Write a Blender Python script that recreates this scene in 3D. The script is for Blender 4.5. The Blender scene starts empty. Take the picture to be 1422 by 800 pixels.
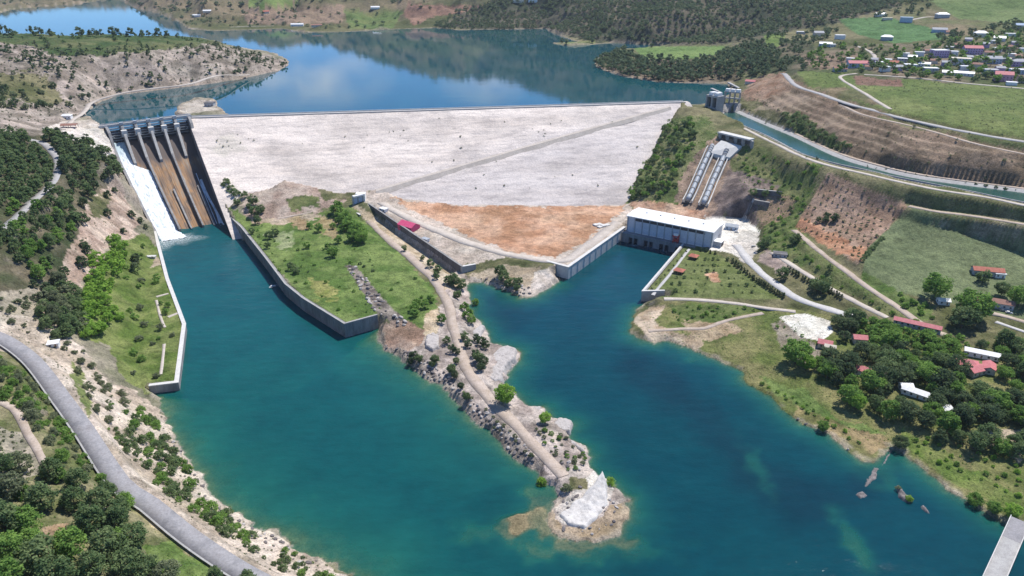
import bpy, math, random
import numpy as np
from mathutils import Vector, Matrix

S = bpy.context.scene
COL = S.collection
R = math.radians
rng = np.random.RandomState(7)
random.seed(7)

# ------------------------------------------------------------------ camera
CAM_H, PITCH, FPX, CX, CY = 260.0, R(25.0), 1000.0, 711.0, 400.0
cam_d = bpy.data.cameras.new('camera')
cam = bpy.data.objects.new('camera', cam_d)
COL.objects.link(cam)
cam.location = (0, 0, CAM_H)
cam.rotation_euler = (R(90) - PITCH, 0, 0)
cam_d.sensor_width = 36.0
cam_d.lens = 36.0 * FPX / 1422.0
cam_d.clip_start = 1.0
cam_d.clip_end = 20000.0
S.camera = cam

# ------------------------------------------------------------------ sky and sun
SUN_AZ, SUN_EL = R(42.0), R(60.0)          # azimuth from +Y towards +X
w = bpy.data.worlds.new('World')
S.world = w
w.use_nodes = True
nt = w.node_tree
for n in list(nt.nodes):
    nt.nodes.remove(n)
wo = nt.nodes.new('ShaderNodeOutputWorld')
bg = nt.nodes.new('ShaderNodeBackground')
sky = nt.nodes.new('ShaderNodeTexSky')
sky.sky_type = 'NISHITA'
sky.sun_disc = False
sky.sun_elevation = SUN_EL
sky.sun_rotation = SUN_AZ
sky.altitude = 300
sky.air_density = 0.7
sky.dust_density = 0.0
sky.ozone_density = 5.0
bg.inputs['Strength'].default_value = 0.125
# a few clouds low over the far shore, mixed into the sky
tc = nt.nodes.new('ShaderNodeTexCoord')
nz = nt.nodes.new('ShaderNodeTexNoise')
nz.inputs['Scale'].default_value = 7.0
nz.inputs['Detail'].default_value = 5.0
mp = nt.nodes.new('ShaderNodeMapping')
mp.inputs['Scale'].default_value = (1.0, 1.0, 3.0)
nt.links.new(tc.outputs['Generated'], mp.inputs['Vector'])
nt.links.new(mp.outputs['Vector'], nz.inputs['Vector'])
cr = nt.nodes.new('ShaderNodeValToRGB')
cr.color_ramp.elements[0].position = 0.60
cr.color_ramp.elements[0].color = (0, 0, 0, 1)
cr.color_ramp.elements[1].position = 0.82
cr.color_ramp.elements[1].color = (1, 1, 1, 1)
nt.links.new(nz.outputs['Fac'], cr.inputs['Fac'])
# two broad cloud banks standing low over the far hills
prev = cr.outputs['Color']
nz2 = nt.nodes.new('ShaderNodeTexNoise'); nz2.inputs['Scale'].default_value = 16.0; nz2.inputs['Detail'].default_value = 5.0
mp2 = nt.nodes.new('ShaderNodeMapping'); mp2.inputs['Scale'].default_value = (1, 1, 2.4)
nt.links.new(tc.outputs['Generated'], mp2.inputs['Vector']); nt.links.new(mp2.outputs['Vector'], nz2.inputs['Vector'])
for (x_, y_, z_), r_ in (((-0.260, 0.954, 0.146), 0.115), ((-0.030, 0.986, 0.160), 0.075)):
    vm = nt.nodes.new('ShaderNodeVectorMath'); vm.operation = 'DISTANCE'
    mp3 = nt.nodes.new('ShaderNodeMapping'); mp3.inputs['Scale'].default_value = (1, 1, 2.4)
    nt.links.new(tc.outputs['Generated'], mp3.inputs['Vector']); nt.links.new(mp3.outputs['Vector'], vm.inputs[0]); vm.inputs[1].default_value = (x_, y_, z_ * 2.4)
    mr = nt.nodes.new('ShaderNodeMapRange'); mr.inputs['From Min'].default_value = r_; mr.inputs['From Max'].default_value = 0.0; mr.inputs['To Min'].default_value = 0.0; mr.inputs['To Max'].default_value = 1.0
    nt.links.new(vm.outputs['Value'], mr.inputs['Value'])
    ad = nt.nodes.new('ShaderNodeMath'); ad.operation = 'MULTIPLY_ADD'; ad.inputs[1].default_value = 1.6; ad.inputs[2].default_value = -0.55; nt.links.new(nz2.outputs['Fac'], ad.inputs[0])
    mu = nt.nodes.new('ShaderNodeMath'); mu.operation = 'MULTIPLY'; mu.use_clamp = True; nt.links.new(mr.outputs['Result'], mu.inputs[0]); nt.links.new(ad.outputs[0], mu.inputs[1])
    m2_ = nt.nodes.new('ShaderNodeMath'); m2_.operation = 'MULTIPLY'; m2_.use_clamp = True; m2_.inputs[1].default_value = 2.4; nt.links.new(mu.outputs[0], m2_.inputs[0])
    mx_ = nt.nodes.new('ShaderNodeMath'); mx_.operation = 'MAXIMUM'; nt.links.new(prev, mx_.inputs[0]); nt.links.new(m2_.outputs[0], mx_.inputs[1]); prev = mx_.outputs[0]
mxw = nt.nodes.new('ShaderNodeMix')
mxw.data_type = 'RGBA'
mxw.inputs['B'].default_value = (8.0, 8.3, 8.8, 1)
nt.links.new(prev, mxw.inputs['Factor'])
tint = nt.nodes.new('ShaderNodeMix')
tint.data_type = 'RGBA'
tint.blend_type = 'MULTIPLY'
tint.inputs['Factor'].default_value = 1.0
tint.inputs['B'].default_value = (0.70, 0.95, 1.15, 1)
nt.links.new(sky.outputs['Color'], tint.inputs['A'])
nt.links.new(tint.outputs['Result'], mxw.inputs['A'])
nt.links.new(mxw.outputs['Result'], bg.inputs['Color'])
nt.links.new(bg.outputs['Background'], wo.inputs['Surface'])

sd_ = bpy.data.lights.new('sun', 'SUN')
sun = bpy.data.objects.new('sun', sd_)
COL.objects.link(sun)
sd_.energy = 4.7
sd_.angle = R(0.5)
sd_.color = (1.0, 0.96, 0.90)
to_sun = Vector((math.cos(SUN_EL) * math.sin(SUN_AZ), math.cos(SUN_EL) * math.cos(SUN_AZ), math.sin(SUN_EL)))
sun.rotation_euler = (-to_sun).to_track_quat('-Z', 'Y').to_euler()

S.view_settings.view_transform = 'Standard'
S.view_settings.look = 'None'
S.view_settings.exposure = 0.36
S.view_settings.gamma = 1.0
S.view_settings.use_curve_mapping = False
S.cycles.max_bounces = 6
S.cycles.diffuse_bounces = 4
S.cycles.glossy_bounces = 2
S.cycles.transmission_bounces = 2
S.cycles.transparent_max_bounces = 6
S.cycles.volume_bounces = 0

# ------------------------------------------------------------------ picture <-> world
cp, sp = math.cos(PITCH), math.sin(PITCH)
def ray(px, py):
    u, v = (px - CX) / FPX, (CY - py) / FPX
    return np.array((u, cp + v * sp, -sp + v * cp))
def P(px, py, z):
    d = ray(px, py)
    s = (z - CAM_H) / d[2]
    return np.array((d[0] * s, d[1] * s))
def P3(px, py, z):
    q = P(px, py, z)
    return (q[0], q[1], z)
def proj(x, y, z):
    dep = y * cp + (CAM_H - z) * sp
    v = (y * sp - (CAM_H - z) * cp) / dep
    return CX + FPX * x / dep, CY - FPX * v

# ------------------------------------------------------------------ noise and polygons
def _hash(ix, iy, seed):
    h = (ix.astype(np.int64) * 374761393 + iy.astype(np.int64) * 668265263 + seed * 144269) & 0xFFFFFFFF
    h = ((h ^ (h >> 13)) * 1274126177) & 0xFFFFFFFF
    h = h ^ (h >> 16)
    return (h & 0xFFFF) / 65535.0
def vnoise(x, y, seed=0):
    x = np.asarray(x, float); y = np.asarray(y, float)
    ix, iy = np.floor(x), np.floor(y)
    fx, fy = x - ix, y - iy
    fx = fx * fx * (3 - 2 * fx); fy = fy * fy * (3 - 2 * fy)
    a = _hash(ix, iy, seed); b = _hash(ix + 1, iy, seed)
    c = _hash(ix, iy + 1, seed); d = _hash(ix + 1, iy + 1, seed)
    return (a * (1 - fx) + b * fx) * (1 - fy) + (c * (1 - fx) + d * fx) * fy
def fbm(x, y, scale, octv=4, seed=0):
    x = np.asarray(x, float) / scale; y = np.asarray(y, float) / scale
    t = 0; a = 0.5; n = 0
    for i in range(octv):
        t = t + a * vnoise(x, y, seed + i * 17); n += a
        x = x * 2.03 + 11.3; y = y * 2.03 - 7.7; a *= 0.5
    return t / n
def inside(poly, x, y):
    poly = np.asarray(poly, float)
    res = np.zeros(x.shape, bool)
    bb = (x >= poly[:, 0].min()) & (x <= poly[:, 0].max()) & (y >= poly[:, 1].min()) & (y <= poly[:, 1].max())
    xs, ys = x[bb], y[bb]
    r = np.zeros(xs.shape, bool)
    n = len(poly)
    for i in range(n):
        x1, y1 = poly[i]; x2, y2 = poly[(i + 1) % n]
        if y1 == y2: continue
        c = ((y1 > ys) != (y2 > ys)) & (xs < (x2 - x1) * (ys - y1) / (y2 - y1) + x1)
        r ^= c
    res[bb] = r
    return res
def segdist(poly, x, y, closed=True):
    """distance to the outline and index of the nearest edge"""
    poly = np.asarray(poly, float)
    best = np.full(x.shape, 1e9); idx = np.zeros(x.shape, int)
    n = len(poly)
    for i in range(n if closed else n - 1):
        ax, ay = poly[i]; bx, by = poly[(i + 1) % n]
        dx, dy = bx - ax, by - ay
        L = dx * dx + dy * dy + 1e-9
        t = np.clip(((x - ax) * dx + (y - ay) * dy) / L, 0, 1)
        d = np.hypot(x - ax - t * dx, y - ay - t * dy)
        m = d < best
        best[m] = d[m]; idx[m] = i
    return best, idx
def sdist(poly, x, y, reach=80):
    """signed distance (positive inside), only worked out near the outline"""
    poly = np.asarray(poly, float)
    out = np.full(x.shape, -1e3); idx = np.full(x.shape, -1)
    bb = (x >= poly[:, 0].min() - reach) & (x <= poly[:, 0].max() + reach) & (y >= poly[:, 1].min() - reach) & (y <= poly[:, 1].max() + reach)
    d, k = segdist(poly, x[bb], y[bb])
    ins = inside(poly, x[bb], y[bb])
    out[bb] = np.where(ins, d, -d); idx[bb] = k
    return out, idx
def sstep(a, b, x):
    t = np.clip((x - a) / (b - a), 0, 1)
    return t * t * (3 - 2 * t)

# ------------------------------------------------------------------ the dam and the spillway in plan
CREST_Z, RES_Z, SLOPE = 78.0, 72.0, 2.8
DB, DR = np.array((-395.0, 880.0)), np.array((221.0, 979.0))
DE = (DR - DB) / np.linalg.norm(DR - DB); DLEN = np.linalg.norm(DR - DB)
DN = np.array((DE[1], -DE[0]))             # downstream
def dam_ab(x, y):
    return (x - DB[0]) * DE[0] + (y - DB[1]) * DE[1], (x - DB[0]) * DN[0] + (y - DB[1]) * DN[1]
def dam_z(x, y):
    a, b = dam_ab(x, y)
    return CREST_Z - np.maximum(b - 5, 0) / SLOPE
def dam_hit(px, py):
    """where the sight line meets the downstream face"""
    d = ray(px, py)
    k = d[0] * DN[0] + d[1] * DN[1]
    k0 = -(DB[0] * DN[0] + DB[1] * DN[1])
    # H + s dz = CREST + 5/SL - (k0 + s k)/SL
    s = (CREST_Z + 5 / SLOPE - k0 / SLOPE - CAM_H) / (d[2] + k / SLOPE)
    return np.array((d[0] * s, d[1] * s)), CAM_H + s * d[2]

CA, CB = np.array((-464.0, 825.0)), np.array((-395.0, 880.0))
CC, CD = np.array((-360.0, 684.0)), np.array((-302.0, 718.0))
CHL = 180.0
def chute(u, s):
    t = s / CHL
    return (CA + (CC - CA) * t) * (1 - u) + (CB + (CD - CB) * t) * u
FL_S = [-20, 0, 8, 20, 30, 45, 60, 100, 150, 180, 200]
FL_Z = [58, 60, 62, 60, 54, 44.5, 38, 23, 7, -2, -8]
def floor_z(s): return np.interp(s, FL_S, FL_Z)
def chute_inv(x, y):
    """rough inverse of chute()"""
    ax = ((CC + CD) - (CA + CB)) / 2 / CHL
    o = (CA + CB) / 2
    s = ((x - o[0]) * ax[0] + (y - o[1]) * ax[1]) / (ax @ ax)
    for _ in range(3):
        t = s / CHL
        lx, ly = CA[0] + (CC - CA)[0] * t, CA[1] + (CC - CA)[1] * t
        rx, ry = CB[0] + (CD - CB)[0] * t, CB[1] + (CD - CB)[1] * t
        wx, wy = rx - lx, ry - ly
        u = ((x - lx) * wx + (y - ly) * wy) / (wx * wx + wy * wy)
        mx, my = lx + u * wx, ly + u * wy
        s = s + ((x - mx) * ax[0] + (y - my) * ax[1]) / (ax @ ax)
    return u, s

# ------------------------------------------------------------------ shore lines (traced, then put on the water level)
N, W = 'n', 'w'                            # natural bank / walled bank
river_px = [(218, 327, W), (236, 395, W), (260, 459, W), (250, 542, W), (209, 547, N), (223, 556, N), (233, 591, N), (250, 621, N), (267, 651, N),
    (287, 672, N), (310, 699, N), (337, 719, N), (364, 736, N), (405, 753, N), (439, 773, N), (479, 792, N), (510, 812, N), (570, 870, N), (640, 960, N),
    (1330, 1000, N), (1560, 900, N), (1640, 830, N), (1520, 775, N), (1422, 734, N), (1398, 726, N), (1364, 709, N), (1337, 690, N), (1306, 672, N), (1279, 651, N), (1252, 628, N),
    (1242, 620, N), (1236, 622, N), (1212, 640, N), (1198, 640, N), (1178, 624, N), (1151, 604, N), (1131, 596, N), (1111, 587, N), (1090, 570, N),
    (1070, 550, N), (1036, 530, N), (1033, 516, N), (1009, 506, N), (976, 493, N), (950, 483, N), (926, 472, N), (909, 476, N), (880, 469, N),
    (878, 449, N), (882, 435, N), (890, 426, N), (921, 418, W), (890, 419, W), (948, 350, W), (953, 341, W), (869, 322, W), (863, 334, W), (789, 388, W), (774, 385, N),
    (777, 392, N), (743, 412, N), (720, 414, N), (703, 405, N), (686, 398, N), (672, 393, N), (649, 392, N), (648, 412, N), (656, 432, N),
    (666, 450, N), (673, 462, N), (679, 476, N), (706, 484, N), (721, 490, N), (720, 500, N), (706, 516, N), (703, 533, N), (713, 550, N),
    (727, 564, N), (753, 566, N), (764, 584, N), (794, 588, N), (787, 608, N), (811, 624, N), (819, 635, N), (818, 651, N), (830, 660, N), (851, 674, N),
    (866, 692, N), (872, 722, N), (860, 745, N), (824, 754, N), (790, 748, N), (768, 738, N), (760, 722, N), (768, 706, N), (774, 692, N), (770, 676, N), (755, 672, N), (745, 655, N), (720, 641, N), (703, 621, N),
    (689, 608, N), (666, 587, N), (642, 570, N), (615, 537, N), (605, 530, N), (597, 530, N), (571, 510, N), (537, 486, N), (521, 471, N), (526, 456, W),
    (480, 469, W), (422, 432, W), (398, 412, W), (371, 375, W), (337, 331, W), (314, 308, W)]
river = np.array([P(a, b, 0) for a, b, c in river_px]); river_kind = [c for a, b, c in river_px]
cu0, cu1 = chute(-0.02, 3), chute(1.02, 3)
res_px = [(111, 163), (128, 148), (162, 132), (216, 126), (270, 119), (338, 109), (388, 98), (400, 90), (395, 79), (372, 73), (338, 66), (304, 60),
    (285, 53), (260, 51), (233, 50), (150, 56), (60, 60), (-60, 66), (-400, 76), (-420, 12), (-60, 22), (0, 17), (20, 12), (55, 9), (110, 5), (150, -3), (160, -12), (175, -8), (172, 3), (190, 12), (215, 17), (235, 24), (252, 33), (262, 41),
    (305, 43), (390, 40), (420, 45), (470, 45), (537, 41), (605, 39), (639, 42), (757, 40), (778, 50), (800, 58), (768, 60), (785, 64), (824, 62), (850, 60), (905, 63), (960, 63), (1015, 61), (1010, 65), (905, 66), (860, 68), (832, 80), (824, 89), (838, 97), (858, 105), (909, 113),
    (950, 116), (993, 116), (1013, 116), (1014, 128), (1005, 138)]
reservoir = [P(a, b, RES_Z) for a, b in res_px]
reservoir += [DR + DE * 40 - DN * 10, DR - DN * 12, DR - DN * 10 - DE * 20, DB + DE * 60 - DN * 10]
reservoir += [P(a, b, RES_Z) for a, b in [(302, 151), (299, 141), (270, 140), (252, 146), (246, 157)]]
reservoir += [cu1, cu0]
reservoir = np.array(reservoir)

# ------------------------------------------------------------------ ground heights
ctl = []
def c_px(*pts):
    for px, py, z in pts:
        q = P(px, py, z); ctl.append((q[0], q[1], z))
def c_w(*pts):
    ctl.extend(pts)
# near left bank, road and the hill above it
c_px((0, 470, 45), (60, 515, 44), (95, 560, 42), (130, 620, 39), (180, 675, 34), (250, 735, 28), (330, 785, 24), (400, 830, 18),
     (0, 570, 51), (60, 650, 46), (0, 700, 52), (100, 760, 42), (0, 800, 50), (200, 790, 33), (-300, 800, 72), (150, 1000, 40), (-300, 500, 88), (420, 960, 14),
     (110, 530, 38), (150, 600, 27), (200, 650, 20), (260, 700, 13), (340, 750, 10), (400, 790, 8),
     (200, 480, 6), (180, 530, 9), (160, 480, 11), (190, 420, 8), (205, 370, 8), (215, 350, 7), (240, 500, 5.5), (245, 440, 5.5), (170, 350, 20), (150, 310, 35), (130, 420, 24), (100, 450, 33),
     (60, 440, 42), (30, 440, 46), (110, 350, 40), (90, 400, 36), (165, 520, 14), (190, 555, 8),
     (140, 250, 55), (160, 285, 40), (183, 315, 22), (200, 335, 12), (100, 220, 74), (50, 250, 80), (0, 220, 92), (0, 300, 78), (0, 380, 60), (60, 320, 64), (100, 300, 56), (40, 360, 58),
     (0, 420, 52), (130, 200, 74), (75, 190, 84), (147, 225, 68), (100, 175, 82), (140, 174, 79), (70, 172, 85), (0, 180, 102), (40, 150, 98),
     (0, 130, 112), (60, 120, 100), (100, 155, 84), (20, 100, 116), (0, 66, 132), (60, 80, 124), (120, 80, 120), (200, 80, 115), (280, 78, 107), (350, 84, 91), (200, 103, 99), (270, 98, 95), (150, 112, 97), (120, 100, 110),
     (100, 53, 133), (200, 51, 127), (260, 56, 114), (300, 62, 97), (0, 49, 142), (-200, 50, 146), (-300, 120, 130), (-300, 200, 112), (-300, 300, 98),
     (270, 148, 74.6), (290, 147, 74.6))
for u_ in (-0.06,):
    for s_, z_ in ((0, 79), (20, 74), (40, 62), (60, 45), (100, 29), (150, 13)):
        q = chute(u_, s_); c_w((q[0], q[1], z_))
# yard, green spit, lock
c_px((640, 300, 12), (760, 320, 11), (850, 300, 12), (600, 330, 12), (690, 360, 10), (740, 370, 9), (755, 390, 5), (700, 385, 5), (530, 285, 17), (505, 270, 19),
     (860, 320, 11), (800, 360, 11), (400, 285, 18), (360, 285, 17), (440, 285, 17), (430, 320, 11), (350, 310, 12), (400, 380, 11), (470, 440, 11), (440, 360, 11), (510, 430, 11),
     (520, 360, 10), (560, 400, 10), (590, 430, 9), (600, 395, 9), (560, 345, 8), (625, 390, 7), (530, 320, 10), (560, 470, 6), (600, 500, 6), (620, 440, 8), (650, 500, 7),
     (665, 540, 6.5), (700, 575, 6), (740, 610, 5.5), (775, 645, 5), (800, 672, 3.5), (815, 700, 1.6), (790, 725, 1.2), (830, 680, 1.6), (850, 710, 2), (835, 740, 1.2), (640, 560, 4), (780, 600, 4), (700, 505, 4))
# right bank
c_px((930, 400, 9), (960, 370, 9), (1000, 400, 9.5), (1060, 412, 10), (1000, 330, 11), (1040, 340, 11), (1020, 310, 11.5), (1050, 380, 11), (1100, 410, 12), (1180, 435, 12),
     (1060, 300, 20), (1035, 262, 38), (1100, 250, 46), (1110, 330, 22), (1180, 365, 27), (1080, 350, 15), (1130, 385, 16), (1106, 310, 27), (1150, 240, 56), (1262, 285, 45), (1200, 300, 38),
     (1200, 400, 21), (1250, 432, 18), (1300, 465, 15), (1300, 360, 29), (1400, 370, 28), (1293, 280, 55), (1293, 300, 47), (1293, 320, 39.5), (1293, 340, 33), (1375, 300, 50), (1375, 319, 43), (1375, 340, 36), (1422, 303, 51), (1422, 322, 44), (1422, 345, 36),
     (1077, 200, 67), (1131, 223, 67), (1212, 243, 66.5), (1293, 262, 66.5), (1422, 284, 66), (1700, 330, 66), (1200, 262, 57),
     (1370, 378, 25), (1150, 480, 8), (1250, 500, 10), (1350, 520, 12), (1422, 560, 12), (1422, 650, 8), (1300, 600, 7), (1200, 560, 6), (1130, 540, 5),
     (1422, 450, 18), (1700, 520, 20), (1700, 720, 10), (1422, 700, 5), (1000, 455, 6), (940, 440, 5.5), (1060, 460, 8), (1100, 455, 9), (1040, 500, 4), (900, 450, 3),
     (960, 286, 14), (985, 215, 50), (1005, 192, 62), (965, 250, 31), (1000, 240, 37), (920, 250, 32), (940, 200, 56), (950, 170, 72), (896, 268, 20), (960, 150, 77), (985, 165, 70), (1030, 190, 66), (900, 287, 12), (940, 292, 12),
     (1045, 118, 86), (1092, 106, 103), (1160, 135, 102), (1250, 165, 100), (1340, 183, 99), (1422, 197, 98), (1700, 240, 98), (1070, 145, 80), (1150, 180, 82), (1250, 208, 83), (1350, 232, 83),
     (1040, 155, 68), (1104, 187, 66), (1160, 212, 66), (1215, 229, 66), (1282, 244, 66), (1422, 263, 66), (1700, 305, 66),
     (1180, 90, 110), (1300, 85, 116), (1400, 90, 113), (1400, 140, 105), (1300, 132, 106), (1200, 60, 121), (1300, 50, 126), (1400, 40, 132), (1300, 12, 150), (1422, 12, 152), (1600, 60, 130), (1600, 120, 112), (1150, 42, 118),
     (1060, 80, 98), (1090, 62, 108), (1120, 90, 106), (900, 76, 88), (960, 74, 92), (866, 85, 79), (900, 106, 75), (960, 102, 80), (1020, 95, 88), (1000, 110, 76), (1030, 75, 92), (800, 61.5, 75))
# far shore, hills and the mountain
c_px((620, 22, 96), (700, 20, 100), (800, 25, 106), (900, 40, 104), (1000, 45, 108), (950, 15, 140), (1100, 20, 140), (1200, 10, 150), (850, 5, 140), (600, 8, 112), (500, 20, 90), (400, 20, 92), (330, 20, 92), (300, 5, 106), (450, 0, 118), (220, -5, 112))
for px, z in ((300, 200), (450, 215), (600, 335), (780, 430), (930, 480), (1100, 500), (1350, 380), (1700, 300), (100, 170), (-200, 175), (-500, 220)):
    c_w(((px - CX) * 0.00092 * 3050, 3050, z))
    c_w(((px - CX) * 0.00092 * 5200, 5200, z * 0.9 + 40))
for px, z in ((0, 96), (100, 96), (-200, 110)):
    c_w(((px - CX) * 0.00092 * 2850, 2850, z))
for k in range(0, len(river), 2):
    if river_kind[k] == N: c_w((river[k][0], river[k][1], 0.8))
for k in range(0, len(res_px)):
    c_w((reservoir[k][0], reservoir[k][1], RES_Z + 0.6))
DAM_PX = [(262, 165), (300, 262), (318, 288), (335, 270), (375, 262), (395, 250), (430, 258), (470, 268), (500, 266), (525, 263), (560, 276), (640, 285), (780, 286), (866, 284),
          (877, 272), (882, 250), (905, 215), (925, 175), (943, 151)]
dam_out = []
for px, py in DAM_PX:
    q, z = dam_hit(px, py); dam_out.append(q)
    ctl.append((q[0], q[1], z + 0.5))
dam_poly = np.array([chute(0.97, 0), chute(0.97, 60), chute(0.97, 140)] + dam_out[2:] + [DR + DE * 6 - DN * 2, DR + DE * 6 - DN * 60, DB - DN * 60])

ctl = np.array(ctl, float)
# drop near doubles
keep = []
for i in range(len(ctl)):
    if all(np.hypot(*(ctl[i, :2] - ctl[j, :2])) > 5.0 for j in keep): keep.append(i)
ctl = ctl[keep]
SC = 300.0
def mq(d2): return np.sqrt(d2 / SC ** 2 + 0.0004)
cxy = ctl[:, :2]
d2 = ((cxy[:, None] - cxy[None]) ** 2).sum(-1)
n_ = len(ctl)
A_ = np.zeros((n_ + 3, n_ + 3))
A_[:n_, :n_] = mq(d2) + np.eye(n_) * -0.002
A_[:n_, n_] = 1; A_[n_, :n_] = 1
A_[:n_, n_ + 1:] = cxy / 1000; A_[n_ + 1:, :n_] = cxy.T / 1000
sol = np.linalg.solve(A_, np.concatenate((ctl[:, 2], [0, 0, 0])))
def base_h(x, y):
    out = np.empty(x.size); xf, yf = x.ravel(), y.ravel()
    for i in range(0, x.size, 8000):
        q = np.stack((xf[i:i + 8000], yf[i:i + 8000]), 1)
        dd = ((q[:, None] - cxy[None]) ** 2).sum(-1)
        out[i:i + 8000] = mq(dd) @ sol[:n_] + sol[n_] + q @ sol[n_ + 1:] / 1000
    return out.reshape(x.shape)

NC = 1081
YR = np.concatenate((130 * np.exp(np.linspace(0, math.log(2300 / 130), 900)), np.linspace(2320, 7000, 121)))
TC = np.linspace(-1.25, 1.25, NC)
NR = len(YR)
GY = np.repeat(YR[:, None], NC, 1); GX = YR[:, None] * TC[None]
ri = np.unique(np.concatenate((np.arange(0, NR, 4), [NR - 1]))); ci = np.arange(0, NC, 4)
hb = base_h(GX[np.ix_(ri, ci)], GY[np.ix_(ri, ci)])
tmp = np.stack([np.interp(np.arange(NC), ci, r_) for r_ in hb])
GZ = np.stack([np.interp(np.arange(NR), ri, tmp[:, j]) for j in range(NC)], 1)
GZ = np.clip(GZ, 0.3, 620)

# how rough the ground is allowed to be
sdr, kdr = sdist(river, GX, GY, 120)
sds, kds = sdist(reservoir, GX, GY, 200)
kw0 = np.array([c == W for c in river_kind]); wn0 = np.where(kdr >= 0, kw0[np.clip(kdr, 0, None)], False)
sdr = np.where(wn0 | (sdr < -500), sdr, sdr + ((fbm(GX, GY, 13, 3, 111) - 0.5) * 7 + (fbm(GX, GY, 4.5, 3, 113) - 0.5) * 4.5) * sstep(60, 10, np.abs(sdr)))
sds = np.where(sds < -500, sds, sds + (fbm(GX, GY, 30, 4, 115) - 0.5) * 14 * sstep(0, 60, np.abs(np.minimum(dam_ab(GX, GY)[1], 0))))
near_shore = np.maximum(-sdr, 0)
rough = np.ones_like(GZ)
FLAT_PX = [[(490, 262), (880, 280), (880, 340), (790, 385), (640, 385)], [(318, 285), (500, 280), (610, 400), (610, 450), (520, 450), (470, 460)], [(885, 420), (950, 340), (1060, 300), (1200, 440), (920, 430)],
           [(1100, 400), (1422, 300), (1422, 720), (1240, 620), (1100, 560), (900, 470)], [(1100, 100), (1422, 40), (1422, 200), (1240, 160)], [(150, 330), (215, 345), (262, 460), (250, 545), (150, 520)]]
PXg, PYg = proj(GX, GY, GZ)
FLAT_PX.append([(1040, 155), (1075, 126), (1105, 118), (1250, 172), (1422, 205), (1750, 255), (1750, 305), (1422, 262), (1215, 228), (1104, 186)])
for pl in FLAT_PX:
    d_, _ = sdist(pl, PXg, PYg, 30)
    rough *= 1 - 0.93 * sstep(-12, 12, d_)
far = sstep(1200, 3000, GY)
GZ += rough * ((fbm(GX, GY, 70, 4, 3) - 0.5) * (9 + 60 * far) + (fbm(GX, GY, 16, 3, 9) - 0.5) * 3.4 + (fbm(GX, GY, 6.5, 3, 19) - 0.5) * 2.4) * sstep(2, 40, near_shore + np.where(sdr > -900, 0, 60))
ridged = 1 - np.abs(fbm(GX, GY, 420, 4, 21) * 2 - 1)
GZ += sstep(1700, 2700, GY) * (ridged - 0.75) * 130 * sstep(RES_Z + 2, RES_Z + 60, GZ)
# benches cut in the slope over the canal
PXg, PYg = proj(GX, GY, GZ)
bn, _ = sdist([(1040, 150), (1075, 128), (1110, 128), (1250, 178), (1422, 212), (1700, 260), (1700, 300), (1422, 258), (1215, 224), (1104, 182)], PXg, PYg, 30)
bm_ = sstep(-3, 6, bn)
st = 5.0; q_ = GZ / st; fr = q_ - np.floor(q_)
GZ = GZ * (1 - bm_) + bm_ * (np.floor(q_) + sstep(0.2, 1.0, fr)) * st

def flat(pts, feather):
    """level a plot given by (px, py, z) corners"""
    global GZ
    w3 = np.array([P3(*p) for p in pts])
    A = np.c_[w3[:, :2], np.ones(len(w3))]
    k, *_ = np.linalg.lstsq(A, w3[:, 2], rcond=None)
    d, _ = sdist(w3[:, :2], GX, GY, feather + 5)
    wgt = sstep(-feather, 0, d)
    GZ = GZ * (1 - wgt) + wgt * (k[0] * GX + k[1] * GY + k[2])
flat([(322, 300, 11), (345, 298, 11), (430, 300, 11), (490, 300, 11), (600, 410, 10), (600, 445, 10), (526, 440, 11), (480, 452, 11), (422, 415, 11), (371, 358, 11)], 8)
flat([(650, 300, 11), (850, 296, 11), (866, 318, 11), (792, 372, 11), (770, 371, 11), (700, 345, 11)], 14)
flat([(890, 404, 9), (952, 333, 9), (985, 345, 9.2), (1085, 414, 10), (920, 411, 9)], 3)
flat([(975, 305, 11), (1030, 303, 11), (1052, 320, 11), (1050, 350, 11), (1030, 362, 10.5), (985, 345, 10.5)], 6)
flat([(216, 345, 5.5), (236, 390, 5.5), (258, 450, 5.5), (248, 535, 5.5), (210, 540, 6), (190, 500, 6.5), (205, 400, 6.5)], 10)
flat([(478, 283, 9), (503, 293, 8), (634, 381, 2.4), (622, 386, 3), (560, 350, 6), (510, 312, 8)], 2.5)
flat([(1083, 440, 10), (1150, 442, 10.5), (1157, 462, 10), (1140, 475, 9.5), (1110, 468, 9.5)], 5)
flat([(88, 178, 82), (145, 172, 80), (140, 164, 80), (95, 168, 82)], 5)

# ------------------------------------------------------------------ roads: level the ground along them
def hz(x, y):
    r_ = np.interp(y, YR, np.arange(NR)); c_ = (x / y + 1.25) / 2.5 * (NC - 1)
    r_ = min(max(r_, 0), NR - 1.001); c_ = min(max(c_, 0), NC - 1.001)
    i, j = int(r_), int(c_); a, b = r_ - i, c_ - j
    return float((GZ[i, j] * (1 - b) + GZ[i, j + 1] * b) * (1 - a) + (GZ[i + 1, j] * (1 - b) + GZ[i + 1, j + 1] * b) * a)
def hit(px, py):
    d = ray(px, py)
    z = CAM_H + YR / d[1] * d[2]
    c_ = (d[0] / d[1] + 1.25) / 2.5 * (NC - 1); c_ = min(max(c_, 0), NC - 1.001)
    j = int(c_); b = c_ - j
    g = GZ[:, j] * (1 - b) + GZ[:, j + 1] * b
    below = np.nonzero(g >= z)[0]
    if len(below) == 0: return None
    i = below[0]
    if i == 0: yy = YR[0]
    else:
        e0, e1 = z[i - 1] - g[i - 1], z[i] - g[i]
        yy = YR[i - 1] + (YR[i] - YR[i - 1]) * e0 / (e0 - e1)
    x = yy * d[0] / d[1]
    return np.array((x, yy, hz(x, yy)))
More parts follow.
